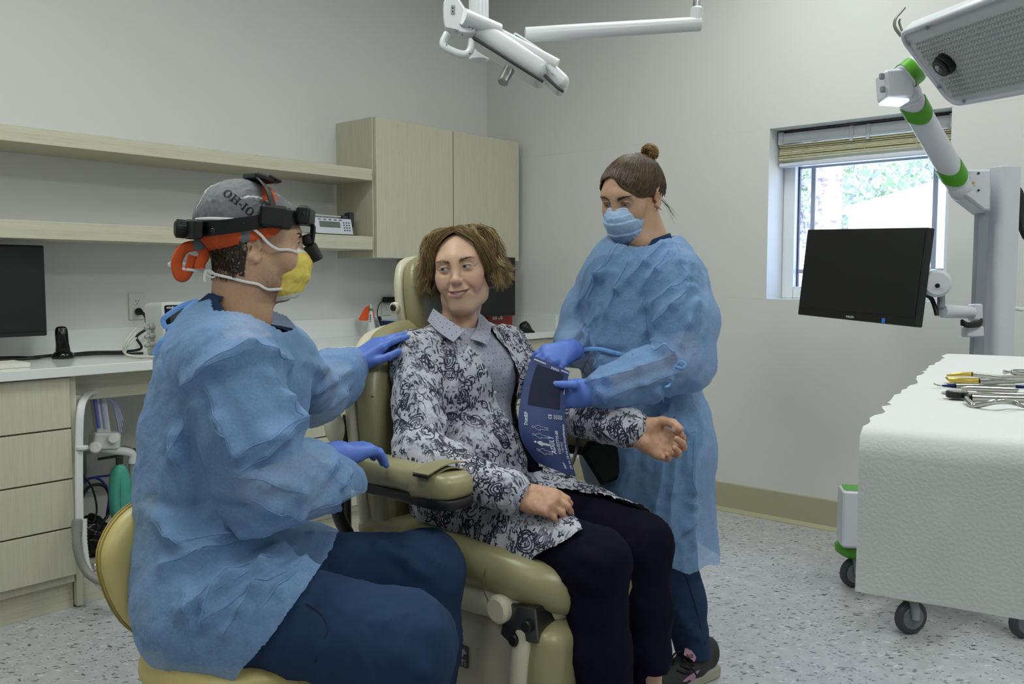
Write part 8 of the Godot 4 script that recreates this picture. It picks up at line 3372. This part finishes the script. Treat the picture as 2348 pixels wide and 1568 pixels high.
	# grip plate with its opening
	m = MB.new()
	m.t = Transform3D(fr, Vector3.ZERO)
	var outer := smooth2(poly.call([[1020, 20], [1036, 6], [1050, 8], [1064, 26], [1090, 70], [1088, 92], [1060, 92], [1038, 84], [1022, 76]]), 3)
	m.prism(outer, 0.02, 0.06, 0.006, true)
	m.t = Transform3D()
	m.tube(smooth_path([q.call(1026, 76, 2.71), q.call(1016, 100, 2.71), q.call(1030, 114, 2.71), q.call(1062, 125, 2.71), q.call(1078, 116, 2.71), q.call(1083, 90, 2.71)], 6), 0.012, 10)
	var plate := part(t, "grip_plate", m, w)
	m = MB.new()
	m.box(q.call(1038, 22, 2.688), Vector3(0.011, 0.028, 0.002), 0.0008, fr * Basis(Vector3(0, 0, 1), -0.05))
	part(plate, "port_cover", m, mat("port_grey", Color(0.6, 0.62, 0.62), 0.4))
	m = MB.new()
	for k in [[1038, 18], [1038, 26], [1024, 103], [1077, 123], [1060, 80], [1056, 56], [1076, 62], [1084, 66]]:
		m.cyl(q.call(k[0], k[1], 2.69), q.call(k[0], k[1], 2.685), 0.0022, 8)
	var sc := part(plate, "screws", m, mat("slot_dark", Color(0.12, 0.13, 0.14), 0.6))
	sc.set_meta("kind", "stuff")
	m = MB.new()
	for k in 3:
		m.box(q.call(1046, 68 + k * 4, 2.6885), Vector3(0.016 - 0.003 * k, 0.002, 0.0006), 0.0002, fr * Basis(Vector3(0, 0, 1), -0.25))
	part(plate, "rating_label", m, mat("print_grey2", Color(0.35, 0.36, 0.37), 0.6)).set_meta("kind", "stuff")
	m = MB.new()
	m.cyl(q.call(1168, 158, 2.74), q.call(1152, 190, 2.72), 0.0185, 20, 0.003)
	part(t, "handle", m, mat("brushed_steel", Color(0.66, 0.67, 0.66), 0.3, {"metallic": 0.9}))
# ---------------------------------------------------------------- imaging cart with monitor, jointed arm and lamp panel
func build_cart() -> void:
	var w := mat("cart_white", Color(0.80, 0.81, 0.84), 0.3)
	var green := mat("cart_green", Color(0.30, 0.60, 0.10), 0.35)
	var grey := mat("cart_grey", Color(0.52, 0.55, 0.58), 0.4)
	var dark := mat("screen_dark", Color(0.04, 0.04, 0.045), 0.35)
	var black := mat("black_plastic", Color(0.035, 0.035, 0.037), 0.45)
	var col := P(2292, 600, 3.2)
	var t := thing("imaging_cart", "white and green imaging cart with a monitor and a jointed lamp arm", "cart", Vector3(col.x, 0, col.z))
	var o := t.position
	var fr := Basis(rgt, upv, -fwd)
	var q := func(x: float, y: float, d: float) -> Vector3: return P(x, y, d) - o
	var top: Vector3 = q.call(2292, 386, 3.2)
	var yawb := Basis(Vector3.UP, deg_to_rad(-40.96) + 0.2)
	# column: rounded white post with a grey rail at its left
	var m := MB.new()
	m.t = Transform3D(yawb.rotated(Vector3.UP, 1.57) * Basis(Vector3.RIGHT, -PI / 2), Vector3(0, 0.2, 0))
	m.prism(rect2(0.095, 0.1, 0.03, 6), 0.0, top.y - 0.2, 0.004, true)
	var cl := part(t, "column", m, w)
	m = MB.new()
	var rl: Vector3 = q.call(2247, 600, 3.17)
	m.box(Vector3(rl.x, 0.85, rl.z), Vector3(0.04, 1.25, 0.03), 0.003, Basis(Vector3.UP, atan2(-rgt.z, rgt.x)))
	part(t, "rail", m, grey)
	# head bracket
	m = MB.new()
	m.t = Transform3D(fr, q.call(2225, 440, 3.15))
	var s := 3.15 / FOCAL
	var ol := PackedVector2Array()
	for k in [Vector2(-24, 48), Vector2(34, 48), Vector2(35, 0), Vector2(33, -48), Vector2(18, -50), Vector2(-18, -22), Vector2(-30, -14), Vector2(-32, 10)]:
		ol.append(k * s)
	m.prism(ol, -0.045, 0.045, 0.01)
	var br := part(t, "arm_bracket", m, w)
	m = MB.new()
	for k in [[2244, 397], [2244, 436]]:
		m.cyl(q.call(k[0], k[1], 3.105), q.call(k[0], k[1], 3.1), 0.004, 10)
	part(br, "screws", m, mat("slot_dark", Color(0.12, 0.13, 0.14), 0.6)).set_meta("kind", "stuff")
	m = MB.new()
	m.box(q.call(2230, 415, 3.105), Vector3(0.022, 0.034, 0.006), 0.002, fr)
	part(br, "latch", m, w)
	m = MB.new()
	m.t = Transform3D(fr, q.call(2232, 418, 3.1005))
	m.prism(PackedVector2Array([Vector2(-0.005, -0.005), Vector2(0.005, -0.005), Vector2(0, 0.005)]), 0, 0.0008, 0.0)
	part(br, "warning_sign", m, mat("warn_yellow", Color(0.8, 0.65, 0.05), 0.5))
	# lower arm
	var a0: Vector3 = q.call(2200, 425, 3.14)
	var a1: Vector3 = q.call(2088, 228, 3.02)
	var ad := (a1 - a0).normalized()
	m = MB.new()
	m.cyl(a0, a1, 0.042, 26, 0.004)
	part(t, "lower_arm", m, w)
	for e in [[a0, 0.06], [a1, -0.045]]:
		m = MB.new()
		var c0: Vector3 = e[0] + ad * (float(e[1]) - 0.03)
		var rows := []
		for j in 2:
			var row := []
			var x := ad.cross(fwd).normalized()
			var y := ad.cross(x)
			for i in 29:
				var an := TAU * i / 28.0
				row.append(c0 + ad * (j * 0.05 + 0.014 * cos(an * 2.0 + 0.6)) + (x * cos(an) + y * sin(an)) * 0.0455)
			rows.append(row)
		m.slab(rows, 0.003)
		part(t, "arm_collar", m, green)
	m = MB.new()
	m.ball(a0 - ad * 0.012, Vector3.ONE * 0.047)
	m.ball(a1 + ad * 0.02, Vector3.ONE * 0.045)
	part(t, "joint_caps", m, w).set_meta("kind", "stuff")
	# elbow block with a work light below
	m = MB.new()
	m.box(q.call(2052, 198, 3.0), Vector3(0.1, 0.1, 0.09), 0.012, fr * Basis(Vector3(0, 0, 1), 0.08))
	var el := part(t, "elbow_block", m, w)
	m = MB.new()
	m.box(q.call(2050, 234, 2.985), Vector3(0.075, 0.012, 0.07), 0.003, fr * Basis(Vector3(0, 0, 1), -0.06))
	var glow := mat("work_light", Color(0.95, 0.96, 1.0), 0.3, {"emission_enabled": true, "emission": Color(0.9, 0.95, 1.0), "emission_energy_multiplier": 0.9})
	part(el, "work_light", m, glow)
	m = MB.new()
	for k in [[2022, 175], [2024, 205]]:
		m.box(q.call(k[0], k[1], 2.955), Vector3(0.018, 0.022, 0.012), 0.004, fr)
	part(el, "side_latches", m, grey).set_meta("kind", "stuff")
	# upper arm to the panel
	var u0: Vector3 = q.call(2072, 180, 2.98)
	var u1: Vector3 = q.call(2135, 130, 3.02)
	m = MB.new()
	m.cyl(u0, u1 + (u1 - u0) * 0.5, 0.045, 26, 0.004)
	part(t, "upper_arm", m, w)
	var ud := (u1 - u0).normalized()
	m = MB.new()
	var rows2 := []
	for j in 2:
		var row := []
		var x := ud.cross(fwd).normalized()
		var y := ud.cross(x)
		for i in 29:
			var an := TAU * i / 28.0
			row.append(u0 + ud * (j * 0.045 + 0.012 * cos(an * 2.0)) + (x * cos(an) + y * sin(an)) * 0.0485)
		rows2.append(row)
	m.slab(rows2, 0.003)
	part(t, "arm_collar", m, green)
	# lamp panel
	var tl: Vector3 = q.call(2056, 74, 2.90)
	var bl: Vector3 = q.call(2186, 245, 2.95)
	var e2 := (tl - bl)
	var e1: Vector3 = (q.call(2500, 180, 2.3) - bl)
	e1 = e1 - e2 * (e1.dot(e2) / e2.length_squared())
	var W := e1.length()
	var Hh := e2.length()
	e1 = e1.normalized()
	e2 = e2.normalized()
	var nn := e1.cross(e2)
	var toward := (-(tl + o) + Vector3(0, CAM_H, 0))
	if nn.dot(toward) < 0:
		nn = -nn
	var pf := Transform3D(Basis(e1, e2, nn), bl + e1 * W / 2 + e2 * Hh / 2)
	m = MB.new()
	m.t = pf
	m.prism(rect2(W, Hh, 0.055, 8), -0.05, 0.0, 0.012, true)
	var pn := part(t, "lamp_panel", m, w)
	m = MB.new()
	var loop := []
	for p in rect2(W - 0.016, Hh - 0.016, 0.05, 8):
		loop.append(pf * Vector3(p.x, p.y, 0.002))
	loop.append(loop[0])
	m.tube(loop, 0.0085, 8, false)
	part(pn, "rim", m, w)
	m = MB.new()
	m.t = pf
	m.prism(rect2(W - 0.045, Hh - 0.045, 0.035, 6), -0.001, 0.001, 0.0003, true)
	part(pn, "lens_plate", m, mat("plate_grey", Color(0.74, 0.76, 0.77), 0.35))
	m = MB.new()
	var nxr := int((W - 0.085) / 0.0165)
	var nyr := int((Hh - 0.075) / 0.0165)
	for i in nxr:
		for j in nyr:
			var c := Vector3(-W / 2 + 0.048 + i * 0.0165 + (0.008 if j % 2 else 0.0), -Hh / 2 + 0.042 + j * 0.0165, 0.0)
			m.t = pf
			m.lathe(c, [Vector2(0.0035, 0.0012), Vector2(0.0062, 0.0012), Vector2(0.0068, 0.0026), Vector2(0.0058, 0.0034), Vector2(0.0042, 0.0028), Vector2(0.0035, 0.0012)], 6, Vector3(0, 0, 1))
	part(pn, "led_lenses", m, mat("led_lens", Color(0.66, 0.67, 0.66), 0.25)).set_meta("kind", "stuff")
	m = MB.new()
	# black camera lens standing out of the panel
	var ldir: Vector3 = (q.call(2173, 142, 2.0) - q.call(2173, 142, 3.0)).normalized()
	var t_hit: float = (pf.origin - (Vector3(0, CAM_H, 0) - o)).dot(nn) / (-ldir).dot(nn)
	var lc: Vector3 = (Vector3(0, CAM_H, 0) - o) - ldir * t_hit
	m.cyl(lc - nn * 0.004, lc + nn * 0.024, 0.036, 26, 0.004)
	m.cyl(lc + nn * 0.024, lc + nn * 0.034, 0.032, 26, 0.003)
	var le := part(pn, "camera_lens", m, black)
	m = MB.new()
	m.cyl(lc + nn * 0.032, lc + nn * 0.0355, 0.018, 20, 0.002)
	part(le, "front_glass", m, mat("lens_glass", Color(0.05, 0.035, 0.03), 0.05))
	m = MB.new()
	for k in [Vector2(-W / 2 + 0.02, -Hh / 2 + 0.09), Vector2(-W / 2 + 0.03, Hh / 2 - 0.05), Vector2(-W / 2 + 0.09, -Hh / 2 + 0.018), Vector2(-W / 2 + 0.18, Hh / 2 - 0.02)]:
		m.t = pf
		m.cyl(Vector3(k.x, k.y, 0.004), Vector3(k.x, k.y, 0.011), 0.006, 10, 0.001)
	part(pn, "rim_screws", m, grey).set_meta("kind", "stuff")
	m = MB.new()
	m.tube(smooth_path([q.call(2066, 82, 3.05), q.call(2052, 62, 3.06), q.call(2053, 44, 3.06), q.call(2066, 28, 3.06), q.call(2074, 18, 3.06)], 5), 0.008, 8, true, 0.5, rgt)
	m.tube(smooth_path([q.call(2068, 70, 3.05), q.call(2062, 52, 3.06), q.call(2064, 44, 3.06)], 5), 0.006, 8, true, 0.5, rgt)
	part(pn, "grab_hook", m, mat("hook_grey", Color(0.45, 0.46, 0.44), 0.35))
	# monitor on its arm
	var mtl: Vector3 = q.call(1851, 526, 3.53)
	var mtr: Vector3 = q.call(2128, 521, 3.0)
	var mbl: Vector3 = q.call(1839, 722, 3.53)
	var mx := (mtr - mtl)
	var mw := mx.length()
	mx = mx.normalized()
	var my := (mtl - mbl)
	my = my - mx * my.dot(mx)
	var mh := my.length()
	my = my.normalized()
	var mz := mx.cross(my)
	var mf := Transform3D(Basis(mx, my, mz), mtl + mx * mw / 2 - my * mh / 2)
	m = MB.new()
	m.t = mf
	m.box(Vector3(0, 0, -0.018), Vector3(mw, mh, 0.036), 0.004)
	var mo := part(t, "monitor", m, mat("monitor_black", Color(0.045, 0.045, 0.05), 0.5))
	m = MB.new()
	m.t = mf
	m.box(Vector3(0, 0.012, 0.0008), Vector3(mw - 0.014, mh - 0.04, 0.0016), 0.0004)
	part(mo, "screen", m, mat("screen_off", Color(0.055, 0.057, 0.062), 0.45))
	m = MB.new()
	lettering(m, "PHILIPS", 0.0075, func(v: Vector2) -> Vector3: return mf * Vector3(-0.01 + v.x, -mh / 2 + 0.012 + v.y, 0.0008), true)
	part(mo, "lettering", m, mat("print_white", Color(0.85, 0.85, 0.85), 0.5))
	m = MB.new()
	m.t = mf
	m.box(Vector3(0.15, -mh / 2 + 0.011, 0.0006), Vector3(0.015, 0.018, 0.0012), 0.0003)
	part(mo, "blue_sticker", m, mat("sticker_blue", Color(0.25, 0.42, 0.85), 0.4))
	m = MB.new()
	m.cyl(q.call(2140, 648, 3.10), q.call(2150, 650, 3.02), 0.048, 24, 0.01)
	m.box(q.call(2118, 640, 3.12), Vector3(0.06, 0.09, 0.05), 0.015, fr)
	var tj := part(t, "tilt_joint", m, w)
	m = MB.new()
	m.cyl(q.call(2149, 655, 3.015), q.call(2150, 655, 3.008), 0.008, 12, 0.002)
	part(tj, "pivot_bolt", m, mat("bolt_dark", Color(0.12, 0.12, 0.12), 0.3, {"metallic": 0.6}))
	m = MB.new()
	m.cyl(q.call(2158, 670, 3.08), q.call(2158, 705, 3.08), 0.013, 14)
	part(t, "swivel_pin", m, grey)
	m = MB.new()
	m.tube([q.call(2160, 713, 3.08), q.call(2228, 716, 3.14)], [0.024, 0.022], 8, true, 1.0, Vector3.UP)
	part(t, "monitor_arm", m, w)
	m = MB.new()
	m.box(q.call(2236, 716, 3.15), Vector3(0.035, 0.06, 0.05), 0.006, fr)
	m.box(q.call(2230, 760, 3.13), Vector3(0.062, 0.04, 0.05), 0.006, fr)
	part(t, "rail_clamp", m, w).set_meta("kind", "stuff")
	m = MB.new()
	for k in 3:
		m.tube(smooth_path([q.call(2205, 735 + k * 4, 3.1), q.call(2220, 742 + k * 3, 3.08), q.call(2245, 738 + k * 4, 3.1), q.call(2250, 733 + k * 2, 3.12)], 5), 0.006, 8)
	part(t, "cable_bundle", m, mat("cable_black", Color(0.02, 0.02, 0.02), 0.5)).set_meta("kind", "stuff")
	m = MB.new()
	m.tube(smooth_path([q.call(2118, 672, 3.1), q.call(2135, 684, 3.1), q.call(2144, 705, 3.09), q.call(2148, 722, 3.08)], 5), 0.008, 8)
	part(t, "monitor_cable", m, mats["cable_black"])
	m = MB.new()
	m.tube(smooth_path([q.call(2322, 420, 3.25), q.call(2336, 450, 3.25), q.call(2342, 500, 3.25), q.call(2352, 540, 3.24), q.call(2380, 560, 3.22)], 5), [0.012, 0.014, 0.016, 0.018, 0.02, 0.02, 0.02, 0.02, 0.02, 0.02, 0.019, 0.018, 0.017, 0.016, 0.015, 0.015, 0.015, 0.015, 0.015, 0.015, 0.015], 8)
	part(t, "arm_cable", m, mats["cable_black"])
	m = MB.new()
	var sp := []
	for i in 24:
		sp.append(q.call(2312 + i * 6.0, 708 + 1.5 * sin(i * 1.6), 3.2))
	m.tube(sp, 0.008, 8)
	part(t, "coiled_lead", m, mat("loop_white", Color(0.88, 0.88, 0.88), 0.6))
	# base: low body, green bumpers, casters
	var c1 := on_y(1957, 1345, 0.0) - o
	var c2 := on_y(2087, 1452, 0.0) - o
	var c3 := on_y(2348, 1462, 0.0) - o
	var c4 := c3 + (c1 - c2) + Vector3(0.25, 0, 0.1)
	var cen := (c1 + c2 + c3 + c4) / 4
	m = MB.new()
	for c in [c1, c2, c3, c4]:
		m.tube([cen + Vector3(0, 0.17, 0), c.lerp(cen, 0.15) + Vector3(0, 0.165, 0), c + Vector3(0, 0.15, 0)], [0.07, 0.06, 0.05], 14, true, 0.5, Vector3.UP)
	m.tube([Vector3(0, 0.17, 0), cen + Vector3(0, 0.17, 0)], 0.07, 14, true, 0.6, Vector3.UP)
	part(t, "base_frame", m, w)
	for c in [c1, c2, c3, c4]:
		m = MB.new()
		m.lathe(c + Vector3(0, 0.125, 0), [Vector2(0, 0), Vector2(0.05, 0.0), Vector2(0.072, 0.016), Vector2(0.074, 0.04), Vector2(0.06, 0.06), Vector2(0, 0.062)], 20, Vector3.UP, false)
		part(t, "bumper", m, green)
		var cd := Vector3(0.8, 0, 0.6)
		var sd := cd.cross(Vector3.UP)
		var wc: Vector3 = c + Vector3(0, 0.058, 0)
		m = MB.new()
		m.tube([c + Vector3(0, 0.13, 0), wc + sd * 0.024 + Vector3(0, 0.03, 0), wc + sd * 0.024], [0.016, 0.016, 0.013], 8)
		m.tube([c + Vector3(0, 0.13, 0), wc - sd * 0.024 + Vector3(0, 0.03, 0), wc - sd * 0.024], [0.016, 0.016, 0.013], 8)
		var fk := part(t, "caster_fork", m, grey)
		m = MB.new()
		m.cyl(wc - sd * 0.015, wc + sd * 0.015, 0.058, 24, 0.008)
		part(fk, "wheel", m, mat("wheel_grey", Color(0.22, 0.23, 0.25), 0.5))
		m = MB.new()
		m.cyl(wc - sd * 0.016, wc + sd * 0.017, 0.04, 20, 0.003)
		part(fk, "hub", m, mat("hub_grey", Color(0.4, 0.42, 0.45), 0.4))
	# open bin at the far side, green inside
	var bc := (P(1975, 1180, 3.33) - o)
	m = MB.new()
	m.box(Vector3(bc.x, 0.30, bc.z), Vector3(0.12, 0.22, 0.16), 0.012, Basis(Vector3.UP, 0.5))
	part(t, "side_bin", m, w)
	m = MB.new()
	m.box(Vector3(bc.x, 0.406, bc.z), Vector3(0.1, 0.012, 0.14), 0.004, Basis(Vector3.UP, 0.5))
	part(t, "bin_liner", m, green)

# ---------------------------------------------------------------- instrument stand with its paper and instruments
func build_instrument_stand() -> void:
	var h := 1.05
	var fl := on_y(1972, 990, h)
	var bl := on_y(2170, 815, h)
	var b := (bl - fl)
	var blen := b.length()
	b = b.normalized()
	var a := Vector3(-b.z, 0, b.x)
	if a.dot(rgt) < 0:
		a = -a
	var t := thing("instrument_stand", "instrument stand with a tray covered by white paper", "stand", Vector3(fl.x, 0, fl.z) + a * 0.35 + b * blen * 0.5)
	var o := t.position
	var steel := mat("brushed_steel", Color(0.66, 0.67, 0.66), 0.3, {"metallic": 0.9})
	var bas := Basis(a, Vector3.UP, a.cross(Vector3.UP))
	var m := MB.new()
	m.box(Vector3(0, h - 0.012, 0), Vector3(0.68, 0.016, blen - 0.02), 0.004, bas)
	part(t, "tray", m, steel)
	m = MB.new()
	m.cyl(Vector3(0, 0.05, 0) + a * 0.12, Vector3(0, h - 0.02, 0) + a * 0.12, 0.018, 16)
	part(t, "post", m, steel)
	m = MB.new()
	for k in 4:
		var an := TAU * k / 4.0 + 0.7
		m.tube([a * 0.12 + Vector3(0, 0.06, 0), a * 0.12 + Vector3(cos(an), 0, sin(an)) * 0.26 + Vector3(0, 0.02, 0)], [0.02, 0.016], 10)
	part(t, "foot", m, steel)
	# paper
	var pc := fl + a * 0.3
	var pt := thing("paper_cover", "embossed white paper sheet draped over the instrument tray", "paper", Vector3(pc.x, h, pc.z))
	var paper := mat("tissue", Color(0.80, 0.81, 0.81), 0.9, {"backlight_enabled": true, "backlight": Color(0.15, 0.15, 0.15)})
	paper.heightmap_enabled = true
	paper.heightmap_texture = noise_tex(0.05, Color(0, 0, 0), Color(1, 1, 1), 51, 512, 2)
	paper.heightmap_scale = 0.03
	tri(paper, 7.5)
	var rr := RandomNumberGenerator.new()
	rr.seed = 14
	var rows := []
	var drop := 0.146
	for j in 61:
		var f := j / 60.0
		var row := []
		var s := (1.0 - f) * (blen + drop + 0.02) - drop - 0.012        # distance in from the front edge; negative hangs down
		var jag := 0.0
		if s > 0.03 and s < blen - 0.02:
			jag = 0.01 * nz.get_noise_2d(s * 14.0, 3.0) + 0.004 * nz.get_noise_2d(s * 60.0, 9.0)
		for i in 29:
			var u := i / 28.0
			var x := lerpf(0.0 + jag, 0.7, u)
			var p := fl + a * x
			if s >= 0.012:
				p += b * s + Vector3(0, 0.002 + 0.0007 * nz.get_noise_2d(x * 20.0, s * 20.0), 0)
			else:
				var k := clampf((0.012 - s) / 0.02, 0.0, 1.0)
				var th := k * PI / 2
				p += b * (0.012 - 0.012 * sin(th)) + Vector3(0, 0.002 - 0.012 * (1.0 - cos(th)), 0)
				if s < -0.008:
					p += Vector3(0, s + 0.008, 0) - b * (0.004 * nz.get_noise_2d(x * 8.0, s * 6.0) + 0.006 * (-s))
			row.append(p - pt.position)
		rows.append(row)
	m = MB.new()
	m.slab(rows, 0.0012)
	part(pt, "sheet", m, paper)
	# instruments lie side by side, their handles running out to the right
	var y := h + 0.006
	var g := func(x: float, py: float, up := 0.0) -> Vector3: return on_y(x, py, y + up)
	var inst := mat("instrument_steel", Color(0.72, 0.72, 0.69), 0.22, {"metallic": 1.0})
	var gold := mat("gold_tip", Color(0.80, 0.70, 0.36), 0.3, {"metallic": 0.8})
	var navy := mat("blue_anodised", Color(0.06, 0.1, 0.36), 0.3, {"metallic": 0.6})
	var black := mat("black_plastic", Color(0.035, 0.035, 0.037), 0.45)
	var make := func(called: String, label: String, at: Vector3) -> Node3D:
		return thing(called, label, "instrument", at, "dental instruments laid out on paper")
	var blade := func(p: Node3D, nm: String, pts: Array, wd: Array, th: float, mt: Material) -> void:
		var mm := MB.new()
		var r0 := []
		var r1 := []
		for i in pts.size():
			var q: Vector3 = pts[i] - p.position
			r0.append(q - b * wd[i])
			r1.append(q + b * wd[i])
		mm.slab([r0, r1], th)
		part(p, nm, mm, mt)
	var rod := func(p: Node3D, nm: String, pts: Array, r, mt: Material) -> void:
		var mm := MB.new()
		var q := []
		for k in pts:
			q.append(k - p.position)
		mm.tube(q, r, 10)
		part(p, nm, mm, mt)
	var i1: Node3D = make.call("tissue_forceps", "tissue forceps with gold tips lying open on the paper", g.call(2250, 872))
	rod.call(i1, "gold_jaw", [g.call(2171, 866, 0.004), g.call(2180, 871, 0.004), g.call(2244, 874, 0.004)], [0.002, 0.004, 0.0045], gold)
	rod.call(i1, "lower_arm", [g.call(2244, 874, 0.004), g.call(2310, 873, 0.004), g.call(2420, 868, 0.004)], [0.0045, 0.0048, 0.0035], inst)
	rod.call(i1, "gold_jaw", [g.call(2172, 860, 0.014), g.call(2200, 858, 0.017), g.call(2228, 858, 0.018)], [0.0015, 0.003, 0.0032], gold)
	rod.call(i1, "upper_arm", [g.call(2228, 858, 0.018), g.call(2290, 866, 0.012), g.call(2420, 866, 0.006)], [0.0032, 0.0034, 0.003], inst)
	var i2: Node3D = make.call("dental_explorer", "fine dental explorer with blue collars and a hooked tip", g.call(2250, 886))
	rod.call(i2, "tip", smooth_path([g.call(2142, 880, 0.004), g.call(2150, 883, 0.001), g.call(2160, 884, 0.0)], 4), 0.0009, inst)
	rod.call(i2, "collar", [g.call(2160, 884), g.call(2190, 885)], [0.0012, 0.0024], navy)
	rod.call(i2, "handle", [g.call(2190, 885), g.call(2325, 886)], 0.0042, inst)
	rod.call(i2, "collar", [g.call(2325, 886), g.call(2360, 888)], [0.0024, 0.0016], navy)
	var i3: Node3D = make.call("dental_scaler", "knurled steel dental scaler lying between explorer and spatula", g.call(2270, 893))
	rod.call(i3, "tip", [g.call(2172, 880, 0.002), g.call(2195, 880, 0.002)], 0.0016, inst)
	rod.call(i3, "handle", [g.call(2205, 890), g.call(2220, 890), g.call(2320, 894), g.call(2334, 894)], [0.0025, 0.0045, 0.0045, 0.002], inst)
	var i4: Node3D = make.call("cement_spatula", "flat steel cement spatula with a rounded blade", g.call(2200, 899))
	blade.call(i4, "blade", [g.call(2159, 898), g.call(2166, 898), g.call(2200, 899), g.call(2240, 901)], [0.002, 0.008, 0.01, 0.005], 0.0015, inst)
	rod.call(i4, "handle", [g.call(2240, 901), g.call(2300, 905), g.call(2420, 908)], [0.003, 0.0035, 0.0035], inst)
	var i5: Node3D = make.call("mouth_mirror", "mouth mirror with a black rim and steel handle", g.call(2195, 912))
	var rc: Vector3 = g.call(2194, 911) - i5.position
	var mm := MB.new()
	mm.cyl(rc + Vector3(0, 0, 0), rc + Vector3(0, 0.008, 0), 0.0125, 24, 0.001)
	part(i5, "rim", mm, black)
	mm = MB.new()
	mm.cyl(rc + Vector3(0, 0.0078, 0), rc + Vector3(0, 0.0086, 0), 0.0112, 24)
	part(i5, "mirror_glass", mm, mat("chrome", Color(0.75, 0.75, 0.76), 0.12, {"metallic": 1.0}))
	rod.call(i5, "neck", [g.call(2216, 911, 0.002), g.call(2228, 912, 0.003)], 0.003, black)
	rod.call(i5, "handle", [g.call(2228, 912, 0.003), g.call(2260, 913, 0.003), g.call(2420, 916, 0.003)], [0.0048, 0.004, 0.0036], inst)
	var i6: Node3D = make.call("tissue_retractor", "bent steel retractor blade at the front of the instruments", g.call(2250, 926))
	rod.call(i6, "blade", smooth_path([g.call(2216, 914, 0.003), g.call(2228, 928, 0.0), g.call(2240, 930, 0.0), g.call(2290, 920, 0.008), g.call(2330, 924, 0.004), g.call(2380, 940, 0.0)], 5), 0.0032, inst)
	var i7: Node3D = make.call("handpiece_driver", "small steel implant driver with a stepped shank behind the forceps", g.call(2320, 855))
	rod.call(i7, "bit", [g.call(2302, 853, 0.002), g.call(2312, 853, 0.002), g.call(2318, 853, 0.002)], [0.0035, 0.002, 0.0018], inst)
	rod.call(i7, "shank", [g.call(2318, 853, 0.002), g.call(2326, 853, 0.002), g.call(2336, 854, 0.002), g.call(2420, 857, 0.002)], [0.003, 0.0045, 0.005, 0.006], inst)

# ---------------------------------------------------------------- floor
func build_floor_items() -> void:
	var g := func(x: float, y: float, h := 0.004) -> Vector3: return on_y(x, y, h)
	var white := mat("cable_white", Color(0.78, 0.77, 0.72), 0.5)
	cable("floor_cable", "long white cable looping over the floor behind the stool", [g.call(455, 1505), g.call(445, 1535), g.call(470, 1560), g.call(560, 1572), g.call(640, 1562), g.call(700, 1540), g.call(745, 1535)], 0.004, white)
	cable("floor_cable", "white cable curling beside the stool's chrome column", [g.call(620, 1575, 0.012), g.call(650, 1550, 0.012), g.call(690, 1552, 0.012), g.call(725, 1572, 0.012)], 0.0035, white)
	var c := on_y(655, 1556, 0.0)
	var t := thing("cable_tag", "violet plastic tag lying on the floor by the white cables", "tag", c)
	var m := MB.new()
	m.box(Vector3(0, 0.012, 0), Vector3(0.06, 0.014, 0.03), 0.005, Basis(Vector3.UP, 0.4))
	part(t, "tag_body", m, mat("violet", Color(0.33, 0.36, 0.68), 0.4))
	m = MB.new()
	m.box(Vector3(0, 0.0195, 0), Vector3(0.035, 0.002, 0.016), 0.0008, Basis(Vector3.UP, 0.4))
	part(t, "tag_face", m, mat("tag_white", Color(0.8, 0.8, 0.82), 0.5))
	c = on_y(735, 1545, 0.0)
	t = thing("foot_pedal", "dark round foot pedal on the floor under the man's knee", "foot pedal", c)
	m = MB.new()
	m.lathe(Vector3.ZERO, [Vector2(0, 0), Vector2(0.085, 0), Vector2(0.09, 0.01), Vector2(0.08, 0.03), Vector2(0.05, 0.042), Vector2(0, 0.045)], 24, Vector3.UP, false)
	part(t, "pedal_body", m, mat("pedal_dark", Color(0.1, 0.1, 0.1), 0.5))
	# steel stand leg and lead seen between stool and chair
	var b := on_y(797, 1280, 0.0)
	t = thing("drip_stand", "thin black pole with a cable hook standing between the two seats", "pole", Vector3(1.55, 0, -2.3))
	m = MB.new()
	var pz := P(797, 1170, 2.75)
	t.position = Vector3(pz.x, 0, pz.z)
	m.cyl(Vector3(0, 0.012, 0), Vector3(0, 0.78, 0), 0.012, 12, 0.002)
	part(t, "pole", m, mat("pole_dark", Color(0.12, 0.12, 0.13), 0.3, {"metallic": 0.6}))
	m = MB.new()
	m.lathe(Vector3.ZERO, [Vector2(0, 0), Vector2(0.13, 0), Vector2(0.132, 0.006), Vector2(0.1, 0.016), Vector2(0.02, 0.022), Vector2(0, 0.022)], 24, Vector3.UP, false)
	part(t, "foot_disc", m, mat("black_plastic", Color(0.035, 0.035, 0.037), 0.45))
	m = MB.new()
	m.tube(smooth_path([Vector3(0, 0.60, 0), rgt * 0.02 + Vector3(0, 0.575, 0), rgt * 0.026 + Vector3(0, 0.55, 0)], 4), 0.004, 6)
	part(t, "hook", m, mats["black_plastic"])
